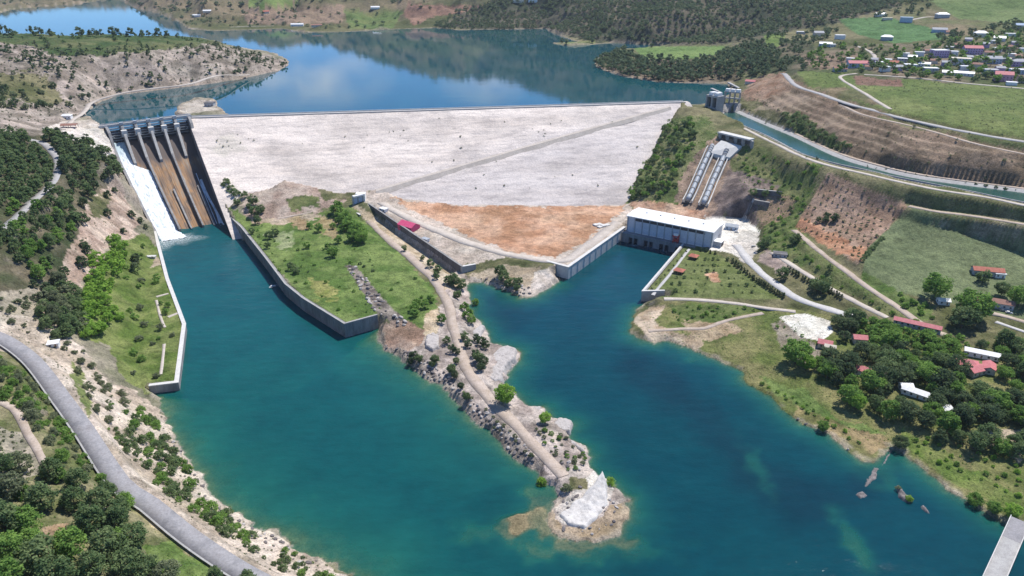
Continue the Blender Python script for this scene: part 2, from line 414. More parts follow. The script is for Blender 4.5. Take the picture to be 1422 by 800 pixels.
def smooth_path(pts, step):
    """Catmull-Rom through points, resampled"""
    p = np.array(pts, float)
    p = np.vstack((2 * p[0] - p[1], p, 2 * p[-1] - p[-2]))
    out = []
    for i in range(1, len(p) - 2):
        n = max(2, int(np.linalg.norm(p[i + 1] - p[i]) / step))
        for t in np.linspace(0, 1, n, endpoint=False):
            out.append(0.5 * (2 * p[i] + (p[i + 1] - p[i - 1]) * t + (2 * p[i - 1] - 5 * p[i] + 4 * p[i + 1] - p[i + 2]) * t * t + (-p[i - 1] + 3 * p[i] - 3 * p[i + 1] + p[i + 2]) * t ** 3))
    out.append(p[-2])
    return np.array(out)
ROADS = {
 'asphalt_road': ([(-60, 440), (0, 474), (45, 503), (85, 550), (120, 605), (165, 665), (210, 705), (265, 748), (335, 790), (410, 840)], 9.0, 'asphalt'),
 'spit_track': ([(497, 290), (530, 325), (570, 358), (603, 388), (622, 425), (632, 465), (648, 512), (680, 555), (722, 597), (762, 640), (782, 664)], 7.5, 'track'),
 'yard_road': ([(488, 268), (515, 272), (545, 292), (600, 318), (660, 341), (720, 356), (780, 362), (815, 342), (858, 308)], 10.0, 'pale_track'),
 'service_road': ([(1022, 340), (1045, 368), (1075, 393), (1110, 415), (1150, 430), (1205, 446)], 8.5, 'concrete_road'),
 'stepped_road': ([(1072, 352), (1100, 368), (1150, 398), (1190, 420), (1232, 442)], 6.0, 'pale_track'),
 'park_path': ([(922, 417), (960, 416), (1010, 420), (1060, 427), (1105, 432)], 5.0, 'pale_track'),
 'shore_track': ([(900, 462), (945, 458), (980, 456), (1010, 444), (1060, 433)], 4.0, 'track'),
 'orchard_track': ([(1103, 318), (1150, 355), (1200, 395), (1250, 430), (1285, 456), (1312, 468)], 6.0, 'track'),
 'farm_track': ([(1375, 434), (1400, 441), (1440, 452), (1500, 470)], 5.5, 'track'),
 'house_drive': ([(1383, 446), (1405, 455), (1440, 468)], 4.0, 'concrete_road'),
 'upper_road': ([(1088, 103), (1103, 118), (1130, 129), (1170, 142), (1215, 153), (1260, 165), (1340, 183), (1422, 196), (1550, 214)], 8.0, 'pale_asphalt'),
 'field_path': ([(1190, 101), (1172, 104), (1167, 109), (1185, 121), (1210, 135), (1236, 153)], 5.0, 'pale_track'),
 'village_road': ([(1200, 104), (1270, 108), (1340, 116), (1422, 123), (1520, 134)], 6.0, 'pale_track'),
 'terrace_track': ([(1168, 143), (1198, 161), (1262, 173), (1347, 197), (1422, 213), (1520, 232)], 4.5, 'track'),
 'canal_road': ([(1032, 178), (1077, 200), (1131, 224), (1212, 244), (1293, 262), (1364, 273), (1422, 285), (1540, 308)], 5.5, 'pale_track'),
 'pasture_track': ([(1262, 287), (1300, 294), (1350, 302), (1422, 311), (1520, 325)], 6.0, 'track'),
 'canal_bank_road': ([(1105, 186), (1160, 211), (1215, 228), (1282, 243), (1422, 262), (1540, 280)], 5.0, 'track'),
 'reservoir_road': ([(86, 178), (102, 163), (124, 148), (160, 130), (214, 122), (270, 116), (345, 106)], 6.0, 'pale_track'),
 'hillside_road': ([(36, 186), (60, 198), (78, 220), (80, 240), (72, 256), (45, 278), (18, 305), (0, 320)], 7.0, 'pale_asphalt'),
 'spit_path': ([(386, 305), (435, 293), (484, 274)], 5.0, 'track'),
 'foot_path': ([(-20, 545), (18, 568), (40, 605), (66, 652)], 4.0, 'track'),
 'hill_street': ([(1190, 62), (1208, 72), (1216, 80), (1212, 86)], 6.0, 'pale_track'),
 'far_lane': ([(1262, 30), (1285, 25), (1300, 20)], 6.0, 'pale_track'),
 'crest_street': ([(1355, 75), (1380, 87), (1400, 95), (1422, 99)], 5.0, 'pale_track'),
 'bank_path': ([(217, 417), (222, 438), (229, 455)], 2.0, 'pale_track'),
 'bank_walk': ([(228, 478), (225, 505), (223, 520)], 2.0, 'pale_track'),
 'bank_crossing': ([(217, 412), (234, 408)], 2.5, 'pale_track'),
 'bank_strip': ([(233, 440), (248, 435)], 3.0, 'pale_track'),
 'terrace_walk': ([(906, 412), (930, 381), (957, 346)], 2.6, 'concrete_road'),
 'far_shore_road': ([(262, 40), (305, 39), (340, 37), (390, 34)], 7.0, 'pale_track'),
}
road_w = {}
for nm, (px, wd, mk) in ROADS.items():
    pts = [P3(q[0], q[1], 65.7) if nm in ('canal_road', 'canal_bank_road') else hit(*q) for q in px]
    pts = np.array([q for q in pts if q is not None])
    step = 6.0 if pts[:, 1].mean() < 1200 else 15.0
    pth = smooth_path(pts[:, :2], step)
    z = np.array([65.7 if nm in ('canal_road', 'canal_bank_road') else hz(*q) for q in pth])
    k = 5
    for _ in range(3):
        zp = np.pad(z, k, mode='edge'); z = np.convolve(zp, np.ones(2 * k + 1) / (2 * k + 1), 'valid')
    lo = 0.9
    if pth[:, 1].mean() > 1050 and nm in ('reservoir_road', 'far_shore_road'): lo = RES_Z + 1.2
    z = np.maximum(z, lo)
    road_w[nm] = (np.c_[pth, z], wd, mk)
    x0, x1, y0, y1 = pth[:, 0].min() - 30, pth[:, 0].max() + 30, pth[:, 1].min() - 30, pth[:, 1].max() + 30
    m = (GX > x0) & (GX < x1) & (GY > y0) & (GY < y1)
    if nm == 'canal_road': m &= sdist(np.array([P(a, b, 64.0) for a, b in [(1030, 170), (1101, 195), (1212, 238), (1422, 274), (1560, 296), (1560, 420), (1422, 420), (1212, 400), (1040, 300)]]), GX, GY, 5)[0] > 0
    d, kk = segdist(pth, GX[m], GY[m], closed=False)
    sa, sb = pth[kk], pth[kk + 1]; sl = sb - sa
    tt = np.clip(((GX[m] - sa[:, 0]) * sl[:, 0] + (GY[m] - sa[:, 1]) * sl[:, 1]) / (sl ** 2).sum(1), 0, 1)
    zr = z[kk] * (1 - tt) + z[kk + 1] * tt
    cell = 0.0036 * GY[m]
    wg = 1 - sstep(wd / 2 + cell, wd / 2 + cell + (24 if nm == 'canal_road' else 2.5 if nm in ('terrace_track', 'canal_bank_road', 'upper_road') else 7), d)
    GZ[m] = GZ[m] * (1 - wg) + wg * (zr - 0.1)

# ------------------------------------------------------------------ canal
CAN_HI = [(1017, 154), (1030, 160), (1060, 173), (1101, 190), (1158, 217), (1212, 234), (1279, 249), (1422, 268), (1560, 287)]
CAN_LO = [(1004, 158), (1020, 168), (1040, 177), (1070, 190), (1117, 214), (1161, 227), (1212, 238), (1246, 246), (1330, 262), (1422, 281), (1560, 305)]
CAN_Z = 64.0
canal = np.array([P(a, b, CAN_Z) for a, b in CAN_HI] + [P(a, b, CAN_Z) for a, b in CAN_LO[::-1]])
sdc, _ = sdist(canal, GX, GY, 40)
GZ = np.where(sdc > 0, np.minimum(GZ, CAN_Z - np.minimum(sdc * 0.6, 3) + 0.4), GZ)
mcan = (sdc <= 0) & (sdc > -38)
GZ = np.where(mcan, np.clip(GZ, CAN_Z + 0.5 - np.maximum(-sdc - 8, 0) * 0.55, CAN_Z + 0.8 + np.minimum(-sdc, 8) * 0.42 + np.maximum(-sdc - 8, 0) * 0.95), GZ)

mcl = (sdc <= 0.5) & (sdc > -6.5)
GZ = np.where(mcl, np.minimum(GZ, CAN_Z - 0.9 + 0.36 * np.maximum(-sdc, 0)), GZ)
# ------------------------------------------------------------------ river and reservoir beds
kind_w = np.array([c == W for c in river_kind])
wall_near = np.where(kdr >= 0, kind_w[np.clip(kdr, 0, None)], False)
land = (sdr <= 0) & (sdr > -119)
d = -sdr
nat = land & ~wall_near
cliff = 0.35 + 1.3 * fbm(GX, GY, 11, 3, 5)
GZ = np.where(nat, np.minimum(GZ, 0.5 + cliff * d * 1.25), GZ)
GZ = np.where(nat, np.maximum(GZ, 0.35 + np.minimum(0.1 * d, 0.8)), GZ)
wl = land & wall_near
GZ = np.where(wl, np.where(d > 2.2, GZ, -6), GZ)
q0x, q0y = proj(GX, GY, 0 * GX)
gl = sstep(760, 560, q0x - (q0y - 500) * 0.3)
bed = np.where(wall_near, -6.0, -(0.25 + (0.30 - 0.17 * gl) * sdr))
# shoals under the water: (px, py, rx metres, ry metres, depth)
SHOAL = [(738, 727, 15, 12, 0.15), (760, 738, 14, 9, 0.2), (700, 733, 12, 9, 0.8), (668, 738, 15, 10, 1.8), (840, 754, 20, 7, 0.6), (800, 757, 20, 6, 0.5), (300, 720, 14, 12, 1.4), (350, 745, 14, 12, 1.2), (405, 765, 16, 12, 1.3), (630, 575, 14, 22, 2.0), (560, 515, 16, 12, 2.0), (895, 474, 9, 8, 1.2), (1182, 748, 5, 20, 1.5), (820, 768, 40, 9, 2.2), (790, 764, 26, 6, 1.2), (1052, 650, 5, 24, 2.6), (420, 742, 18, 24, 2.6), (960, 500, 10, 8, 2.0), (1220, 655, 10, 14, 2.8), (750, 690, 12, 16, 1.0)]
for px, py, rx, ry, dp in SHOAL:
    q = P(px, py, 0)
    e_ = np.sqrt(((GX - q[0]) / rx) ** 2 + ((GY - q[1]) / ry) ** 2) + (fbm(GX, GY, 8, 4, 31) - 0.5) * 1.8
    bed = np.where(e_ < 1.6, np.maximum(bed, -dp - np.maximum(e_ - 0.5, 0) * 5.5), bed)
bed = np.maximum(bed, -8) + (fbm(GX, GY, 18, 3, 77) - 0.5) * np.minimum(np.maximum(sdr, 0) * 0.1, 1.6)
GZ = np.where(sdr > 0, bed, GZ)
a_, b_ = dam_ab(GX, GY)
ups = (b_ < -4) | (GY > 985)
lres = (sds <= 0) & (sds > -70) & ups & (GX > -1e5)
GZ = np.where(lres, np.maximum(GZ, RES_Z + 0.5 + np.minimum(-sds * 0.06, 2)), GZ)
lr2 = (sds <= 0) & (sds > -190) & ups
GZ = np.where(lr2, np.minimum(GZ, RES_Z + 1.5 - sds * 0.8), GZ)
GZ = np.where(sds > 0, np.minimum(GZ, RES_Z - np.minimum(0.5 + sds * 0.35, 14)), GZ)
# dam foot print and chute
sdd, _ = sdist(dam_poly, GX, GY, 60)
dz = dam_z(GX, GY)
out = (sdd <= 0) & (a_ > 0.3 * np.maximum(b_, 0)) & (a_ < 632) & (b_ > 2) & (b_ < 230) & (sdr < 0)
GZ = np.where(out, np.maximum(GZ, np.minimum(dz + 0.4 + np.minimum(-sdd * 0.12, 3), 200)), GZ)
GZ = np.where((sdd > 0) & (b_ > -45), np.minimum(GZ, dz - 5), GZ)
cu, cs = chute_inv(GX, GY)
cin = (cu > -0.035) & (cu < 1.035) & (cs > -8) & (cs < 186)
GZ = np.where(cin, np.minimum(GZ, floor_z(cs) - 3), GZ)
PXg, PYg = proj(GX, GY, GZ)

# ------------------------------------------------------------------ materials
MATS = {}
def L(c): return tuple(c) + (1.0,)
class NT:
    def __init__(s, name):
        s.m = bpy.data.materials.new(name); s.m.use_nodes = True
        s.t = s.m.node_tree; s.b = s.t.nodes['Principled BSDF']; s.o = s.t.nodes['Material Output']
        s.b.inputs['Specular IOR Level'].default_value = 0.25
        MATS[name] = s.m
    def n(s, typ, **kw):
        nd = s.t.nodes.new(typ)
        for k, v in kw.items():
            if k in nd.inputs: nd.inputs[k].default_value = v
            else: setattr(nd, k, v)
        return nd
    def l(s, a, b): s.t.links.new(a, b)
    def coord(s, scale=(1, 1, 1), kind='Object'):
        t = s.n('ShaderNodeTexCoord'); m = s.n('ShaderNodeMapping'); m.inputs['Scale'].default_value = scale
        s.l(t.outputs[kind], m.inputs['Vector']); return m.outputs['Vector']
    def noise(s, vec, scale, detail=4, rough=0.6, dist=0.0):
        nd = s.n('ShaderNodeTexNoise'); nd.inputs['Scale'].default_value = scale; nd.inputs['Detail'].default_value = detail
        nd.inputs['Roughness'].default_value = rough; nd.inputs['Distortion'].default_value = dist
        s.l(vec, nd.inputs['Vector']); return nd.outputs['Fac']
    def ramp(s, fac, stops):
        r = s.n('ShaderNodeValToRGB'); e = r.color_ramp.elements
        while len(e) > 1: e.remove(e[-1])
        e[0].position, e[0].color = stops[0][0], L(stops[0][1])
        for p_, c_ in stops[1:]:
            q = e.new(p_); q.color = L(c_)
        s.l(fac, r.inputs['Fac']); return r.outputs['Color']
    def mix(s, a, b, fac, mode='MIX'):
        m = s.n('ShaderNodeMix'); m.data_type = 'RGBA'; m.blend_type = mode
        for v, k in ((a, 'A'), (b, 'B'), (fac, 'Factor')):
            if hasattr(v, 'links'): s.l(v, m.inputs[k])
            elif k == 'Factor': m.inputs[k].default_value = v
            else: m.inputs[k].default_value = L(v) if len(v) == 3 else v
        return m.outputs['Result']
    def math(s, op, a, b=None):
        m = s.n('ShaderNodeMath'); m.operation = op
        for i, v in enumerate((a, b)):
            if v is None: continue
            if hasattr(v, 'links'): s.l(v, m.inputs[i])
            else: m.inputs[i].default_value = v
        return m.outputs[0]
    def attr(s, name):
        a = s.n('ShaderNodeAttribute'); a.attribute_name = name; return a
    def bump(s, h, strength=0.5, dist=0.3):
        b = s.n('ShaderNodeBump'); b.inputs['Strength'].default_value = strength; b.inputs['Distance'].default_value = dist
        s.l(h, b.inputs['Height']); s.l(b.outputs['Normal'], s.b.inputs['Normal']); return b
    def base(s, c, rough=0.85):
        if hasattr(c, 'links'): s.l(c, s.b.inputs['Base Color'])
        else: s.b.inputs['Base Color'].default_value = L(c)
        s.b.inputs['Roughness'].default_value = rough
        return s.m

def mat_noise(name, c1, c2, scale=0.3, rough=0.85, bump=0.3, bdist=0.2, stretch=(1, 1, 1), c3=None):
    k = NT(name); v = k.coord(stretch)
    f = k.noise(v, scale, 6, 0.65)
    stops = [(0.3, c1), (0.7, c2)] if c3 is None else [(0.28, c1), (0.5, c2), (0.72, c3)]
    c = k.ramp(f, stops)
    f2 = k.noise(v, scale * 7, 3, 0.7)
    c = k.mix(c, k.ramp(f2, [(0.3, (0.72, 0.72, 0.72)), (0.7, (1.12, 1.12, 1.12))]), 0.8, 'MULTIPLY')
    if bump: k.bump(k.math('ADD', f, k.math('MULTIPLY', f2, 0.5)), bump, bdist)
    return k.base(c, rough)

# ground: colours of soil, rock and turf carried by the mesh, broken up by fine noise
k = NT('ground_cover')
at = k.attr('Col'); v = k.coord()
f1 = k.noise(v, 0.11, 6, 0.7); f2 = k.noise(v, 0.9, 4, 0.75); f3 = k.noise(v, 0.025, 4, 0.6)
c = k.mix(at.outputs['Color'], k.ramp(f1, [(0.30, (0.52, 0.52, 0.50)), (0.5, (1.0, 1.0, 1.0)), (0.72, (1.34, 1.31, 1.25))]), 0.9, 'MULTIPLY')
c = k.mix(c, k.ramp(f2, [(0.30, (0.42, 0.43, 0.42)), (0.48, (1, 1, 1)), (0.70, (1.45, 1.42, 1.36))]), 0.85, 'MULTIPLY')
f4 = k.noise(v, 0.32, 5, 0.75)
c = k.mix(c, k.ramp(f4, [(0.34, (0.60, 0.61, 0.60)), (0.52, (1, 1, 1)), (0.68, (1.22, 1.20, 1.16))]), 0.8, 'MULTIPLY')
c = k.mix(c, k.ramp(f3, [(0.35, (0.86, 0.88, 0.84)), (0.65, (1.1, 1.06, 1.05))]), 0.8, 'MULTIPLY')
k.bump(k.math('ADD', k.math('ADD', f1, k.math('MULTIPLY', f4, 0.8)), k.math('MULTIPLY', f2, 0.35)), 0.9, 1.4)
k.b.inputs['Specular IOR Level'].default_value = 0.1
k.base(c, 0.95)

def water_mat(name, deep, deep2, shallow, alpha=False, rough=0.03, bscale=0.35, bstr=0.10):
    k = NT(name); v = k.coord((1, 1, 1))
    n1 = k.noise(v, 0.006, 3, 0.5); n2 = k.noise(v, 0.03, 4, 0.6)
    c = k.mix(deep, deep2, k.ramp(n1, [(0.35, (0, 0, 0)), (0.65, (1, 1, 1))]))
    at = k.attr('wcol')
    c = k.mix(c, at.outputs['Color'], 0.75) if alpha else c
    n3 = k.noise(k.coord((0.5, 1.4, 1)), 0.16, 4, 0.65)
    c = k.mix(c, k.ramp(n2, [(0.3, (0.80, 0.82, 0.86)), (0.7, (1.16, 1.14, 1.1))]), 0.8, 'MULTIPLY')
    c = k.mix(c, k.ramp(n3, [(0.32, (0.86, 0.87, 0.88)), (0.68, (1.14, 1.13, 1.12))]), 0.8, 'MULTIPLY')
    w1 = k.noise(k.coord((1, 1.6, 1)), bscale, 5, 0.6); w2 = k.noise(k.coord((1, 2.2, 1)), bscale * 0.12, 3, 0.5)
    k.bump(k.math('ADD', w1, k.math('MULTIPLY', w2, 2.0)), bstr, 1.0)
    k.b.inputs['Specular IOR Level'].default_value = 0.5
    k.b.inputs['IOR'].default_value = 1.33
    k.base(c, rough)
    if alpha:
        k.b.inputs['Specular IOR Level'].default_value = 0.32
        al = k.attr('walpha'); k.l(al.outputs['Fac'], k.b.inputs['Alpha'])
    return k.m
water_mat('river_water', (0.004, 0.060, 0.078), (0.005, 0.070, 0.074), (0.05, 0.14, 0.1), alpha=True, rough=0.07, bscale=0.5, bstr=0.2)
water_mat('reservoir_surface', (0.003, 0.058, 0.084), (0.004, 0.064, 0.078), (0.05, 0.14, 0.1), rough=0.03, bscale=0.12, bstr=0.025)
water_mat('canal_surface', (0.022, 0.072, 0.058), (0.028, 0.080, 0.064), (0.05, 0.14, 0.1), rough=0.22, bscale=0.3, bstr=0.05)

mat_noise('concrete', (0.30, 0.29, 0.28), (0.42, 0.41, 0.39), 0.25, 0.85, 0.15, 0.1)
mat_noise('weathered_concrete', (0.17, 0.165, 0.165), (0.34, 0.33, 0.32), 0.16, 0.88, 0.2, 0.1, (1, 1, 0.25))
mat_noise('dark_concrete', (0.09, 0.087, 0.09), (0.19, 0.18, 0.18), 0.16, 0.9, 0.2, 0.1, (1, 1, 0.2))
mat_noise('pale_concrete', (0.50, 0.49, 0.46), (0.64, 0.62, 0.59), 0.3, 0.8, 0.1, 0.1)
mat_noise('white_paint', (0.74, 0.74, 0.73), (0.82, 0.81, 0.79), 0.2, 0.5, 0.0)
mat_noise('roof_sheet', (0.72, 0.71, 0.70), (0.84, 0.83, 0.80), 0.12, 0.45, 0.0)
mat_noise('asphalt', (0.19, 0.187, 0.195), (0.29, 0.28, 0.285), 0.13, 0.9, 0.1, 0.05, (1, 1, 1), (0.23, 0.215, 0.215))
mat_noise('pale_asphalt', (0.30, 0.29, 0.29), (0.40, 0.385, 0.37), 0.10, 0.9, 0.1, 0.05)
mat_noise('concrete_road', (0.42, 0.41, 0.40), (0.52, 0.50, 0.48), 0.10, 0.9, 0.1, 0.05)
mat_noise('pale_track', (0.40, 0.35, 0.30), (0.54, 0.48, 0.42), 0.12, 0.95, 0.4, 0.2)
mat_noise('track', (0.34, 0.27, 0.21), (0.48, 0.40, 0.34), 0.14, 0.95, 0.5, 0.2)
mat_noise('limestone', (0.24, 0.21, 0.19), (0.50, 0.46, 0.43), 0.35, 0.92, 0.9, 0.8, (1, 1, 1.6), (0.40, 0.36, 0.33))
mat_noise('limestone_white', (0.46, 0.43, 0.40), (0.68, 0.65, 0.61), 0.35, 0.92, 0.6, 0.5)
mat_noise('dark_rock', (0.12, 0.105, 0.10), (0.28, 0.25, 0.24), 0.3, 0.95, 0.8, 0.6)
mat_noise('dark_metal', (0.05, 0.05, 0.055), (0.09, 0.085, 0.09), 0.3, 0.6, 0.0)
mat_noise('grey_metal', (0.30, 0.33, 0.36), (0.42, 0.44, 0.46), 0.3, 0.5, 0.0)
mat_noise('panel_glass', (0.46, 0.50, 0.58), (0.58, 0.61, 0.67), 0.25, 0.4, 0.0)
mat_noise('window_glass', (0.03, 0.04, 0.05), (0.07, 0.08, 0.10), 0.5, 0.12, 0.0)
mat_noise('pink_roof', (0.46, 0.13, 0.14), (0.58, 0.22, 0.22), 0.5, 0.7, 0.1, 0.05)
mat_noise('magenta_roof', (0.60, 0.06, 0.16), (0.70, 0.12, 0.23), 0.5, 0.6, 0.0)
mat_noise('red_roof', (0.36, 0.11, 0.075), (0.50, 0.19, 0.13), 0.6, 0.8, 0.2, 0.08)
mat_noise('brown_roof', (0.25, 0.12, 0.09), (0.36, 0.20, 0.15), 0.6, 0.8, 0.2, 0.08)
mat_noise('lilac_wall', (0.46, 0.33, 0.52), (0.56, 0.43, 0.60), 0.3, 0.85, 0.0)
mat_noise('pink_wall', (0.60, 0.28, 0.40), (0.70, 0.40, 0.48), 0.3, 0.85, 0.0)
mat_noise('blue_wall', (0.36, 0.45, 0.58), (0.46, 0.54, 0.64), 0.3, 0.85, 0.0)
mat_noise('cream_wall', (0.58, 0.52, 0.42), (0.68, 0.62, 0.52), 0.3, 0.85, 0.0)
mat_noise('grey_wall', (0.36, 0.36, 0.37), (0.48, 0.48, 0.48), 0.3, 0.85, 0.0)
mat_noise('bark', (0.09, 0.065, 0.05), (0.17, 0.13, 0.10), 1.5, 0.95, 0.3, 0.05)
mat_noise('red_paint', (0.45, 0.05, 0.04), (0.55, 0.09, 0.07), 0.5, 0.5, 0.0)
mat_noise('timber', (0.26, 0.17, 0.10), (0.38, 0.26, 0.17), 0.8, 0.8, 0.1, 0.05)

# rip-rap on the dam face
k = NT('riprap'); v = k.coord(); at = k.attr('Col')
vo = k.n('ShaderNodeTexVoronoi', Scale=0.42); k.l(v, vo.inputs['Vector'])
g1 = k.noise(k.coord((0.25, 1, 1)), 0.16, 5, 0.7); g2 = k.noise(v, 0.55, 4, 0.8); g3 = k.noise(k.coord((0.2, 0.6, 1)), 0.035, 4, 0.6)
c = k.ramp(g3, [(0.34, (0.56, 0.50, 0.455)), (0.5, (0.66, 0.595, 0.545)), (0.68, (0.73, 0.665, 0.61))])
c = k.mix(c, at.outputs['Color'], 0.65, 'MULTIPLY')
c = k.mix(c, k.ramp(g1, [(0.30, (0.58, 0.58, 0.60)), (0.52, (1.0, 1.0, 1.0)), (0.75, (1.18, 1.16, 1.12))]), 0.8, 'MULTIPLY')
c = k.mix(c, k.ramp(g2, [(0.30, (0.58, 0.59, 0.61)), (0.44, (1, 1, 1)), (0.75, (1.2, 1.2, 1.2))]), 0.8, 'MULTIPLY')
c = k.mix(c, k.ramp(vo.outputs['Distance'], [(0.0, (1.1, 1.1, 1.1)), (0.9, (0.75, 0.75, 0.77))]), 0.5, 'MULTIPLY')
k.bump(k.math('ADD', vo.outputs['Distance'], g2), 0.5, 0.5)
k.base(c, 0.95)

# spillway floor with rust, algae and dark streaks along the flow, gate shade painted at the head (uv: across, down)
k = NT('stained_concrete')
uv = k.n('ShaderNodeUVMap'); m1 = k.n('ShaderNodeMapping'); m1.inputs['Scale'].default_value = (26, 1.6, 1); k.l(uv.outputs['UV'], m1.inputs['Vector'])
m2 = k.n('ShaderNodeMapping'); m2.inputs['Scale'].default_value = (7, 3.2, 1); k.l(uv.outputs['UV'], m2.inputs['Vector'])
s1 = k.noise(m1.outputs['Vector'], 1.6, 6, 0.7, 0.4); s2 = k.noise(m2.outputs['Vector'], 1.5, 5, 0.65, 0.6)
c = k.ramp(s2, [(0.30, (0.10, 0.08, 0.065)), (0.42, (0.22, 0.15, 0.10)), (0.52, (0.33, 0.19, 0.09)), (0.60, (0.27, 0.20, 0.14)), (0.72, (0.38, 0.32, 0.26))])
c = k.mix(c, k.ramp(s1, [(0.34, (0.22, 0.20, 0.20)), (0.47, (0.8, 0.78, 0.76)), (0.56, (1, 1, 1)), (0.74, (1.35, 1.32, 1.3))]), 0.95, 'MULTIPLY')
at = k.attr('shade_stain'); c = k.mix(c, (0.075, 0.065, 0.065), at.outputs['Fac'])
k.bump(s1, 0.2, 0.2); k.base(c, 0.7)

# tumbling white water
k = NT('foam')
uv = k.n('ShaderNodeUVMap'); m1 = k.n('ShaderNodeMapping'); m1.inputs['Scale'].default_value = (9, 2.2, 1); k.l(uv.outputs['UV'], m1.inputs['Vector'])
s1 = k.noise(m1.outputs['Vector'], 2.5, 6, 0.7, 0.5)
k.bump(s1, 0.9, 1.6)
at = k.attr('thin')
k.base(k.mix(k.ramp(s1, [(0.32, (0.30, 0.37, 0.41)), (0.44, (0.62, 0.67, 0.70)), (0.58, (0.84, 0.86, 0.87))]), (0.42, 0.52, 0.55), at.outputs['Fac']), 0.55)
k.b.inputs['Subsurface Weight'].default_value = 0.0
k = NT('thin_foam'); v = k.coord()
f_ = k.noise(v, 0.7, 6, 0.75, 0.8); at = k.attr('walpha')
al = k.math('MULTIPLY', k.ramp(f_, [(0.42, (0, 0, 0)), (0.66, (1, 1, 1))]), at.outputs['Fac'])
k.l(al, k.b.inputs['Alpha']); k.base((0.75, 0.80, 0.80), 0.6)

# ------------------------------------------------------------------ object helpers
def tag(o, label=None, cat=None, group=None, kind=None):
    if label: o['label'] = label
    if cat: o['category'] = cat
    if group: o['group'] = group
    if kind: o['kind'] = kind
    return o
def mesh_np(name, verts, faces, mats, parent=None, smooth=False, midx=None):
    """faces: int array (n,4) or (n,3)"""
    me = bpy.data.meshes.new(name)
    verts = np.asarray(verts, np.float32); faces = np.asarray(faces, np.int32)
    k = faces.shape[1]
    me.vertices.add(len(verts)); me.vertices.foreach_set('co', verts.ravel())
    me.loops.add(faces.size); me.loops.foreach_set('vertex_index', faces.ravel())
    me.polygons.add(len(faces)); me.polygons.foreach_set('loop_start', np.arange(0, faces.size, k, dtype=np.int32))
    me.polygons.foreach_set('loop_total', np.full(len(faces), k, np.int32))
    if smooth: me.polygons.foreach_set('use_smooth', np.ones(len(faces), bool))
    for m in (mats if isinstance(mats, (list, tuple)) else [mats]):
        me.materials.append(MATS[m])
    if midx is not None: me.polygons.foreach_set('material_index', np.asarray(midx, np.int32))
    me.update(calc_edges=True)
    o = bpy.data.objects.new(name, me); COL.objects.link(o)
    if parent is not None: o.parent = parent
    return o
def vattr(o, name, data, typ='FLOAT'):
    a = o.data.attributes.new(name, typ, 'POINT')
    if typ == 'FLOAT': a.data.foreach_set('value', np.asarray(data, np.float32).ravel())
    else: a.data.foreach_set('color', np.asarray(data, np.float32).ravel())
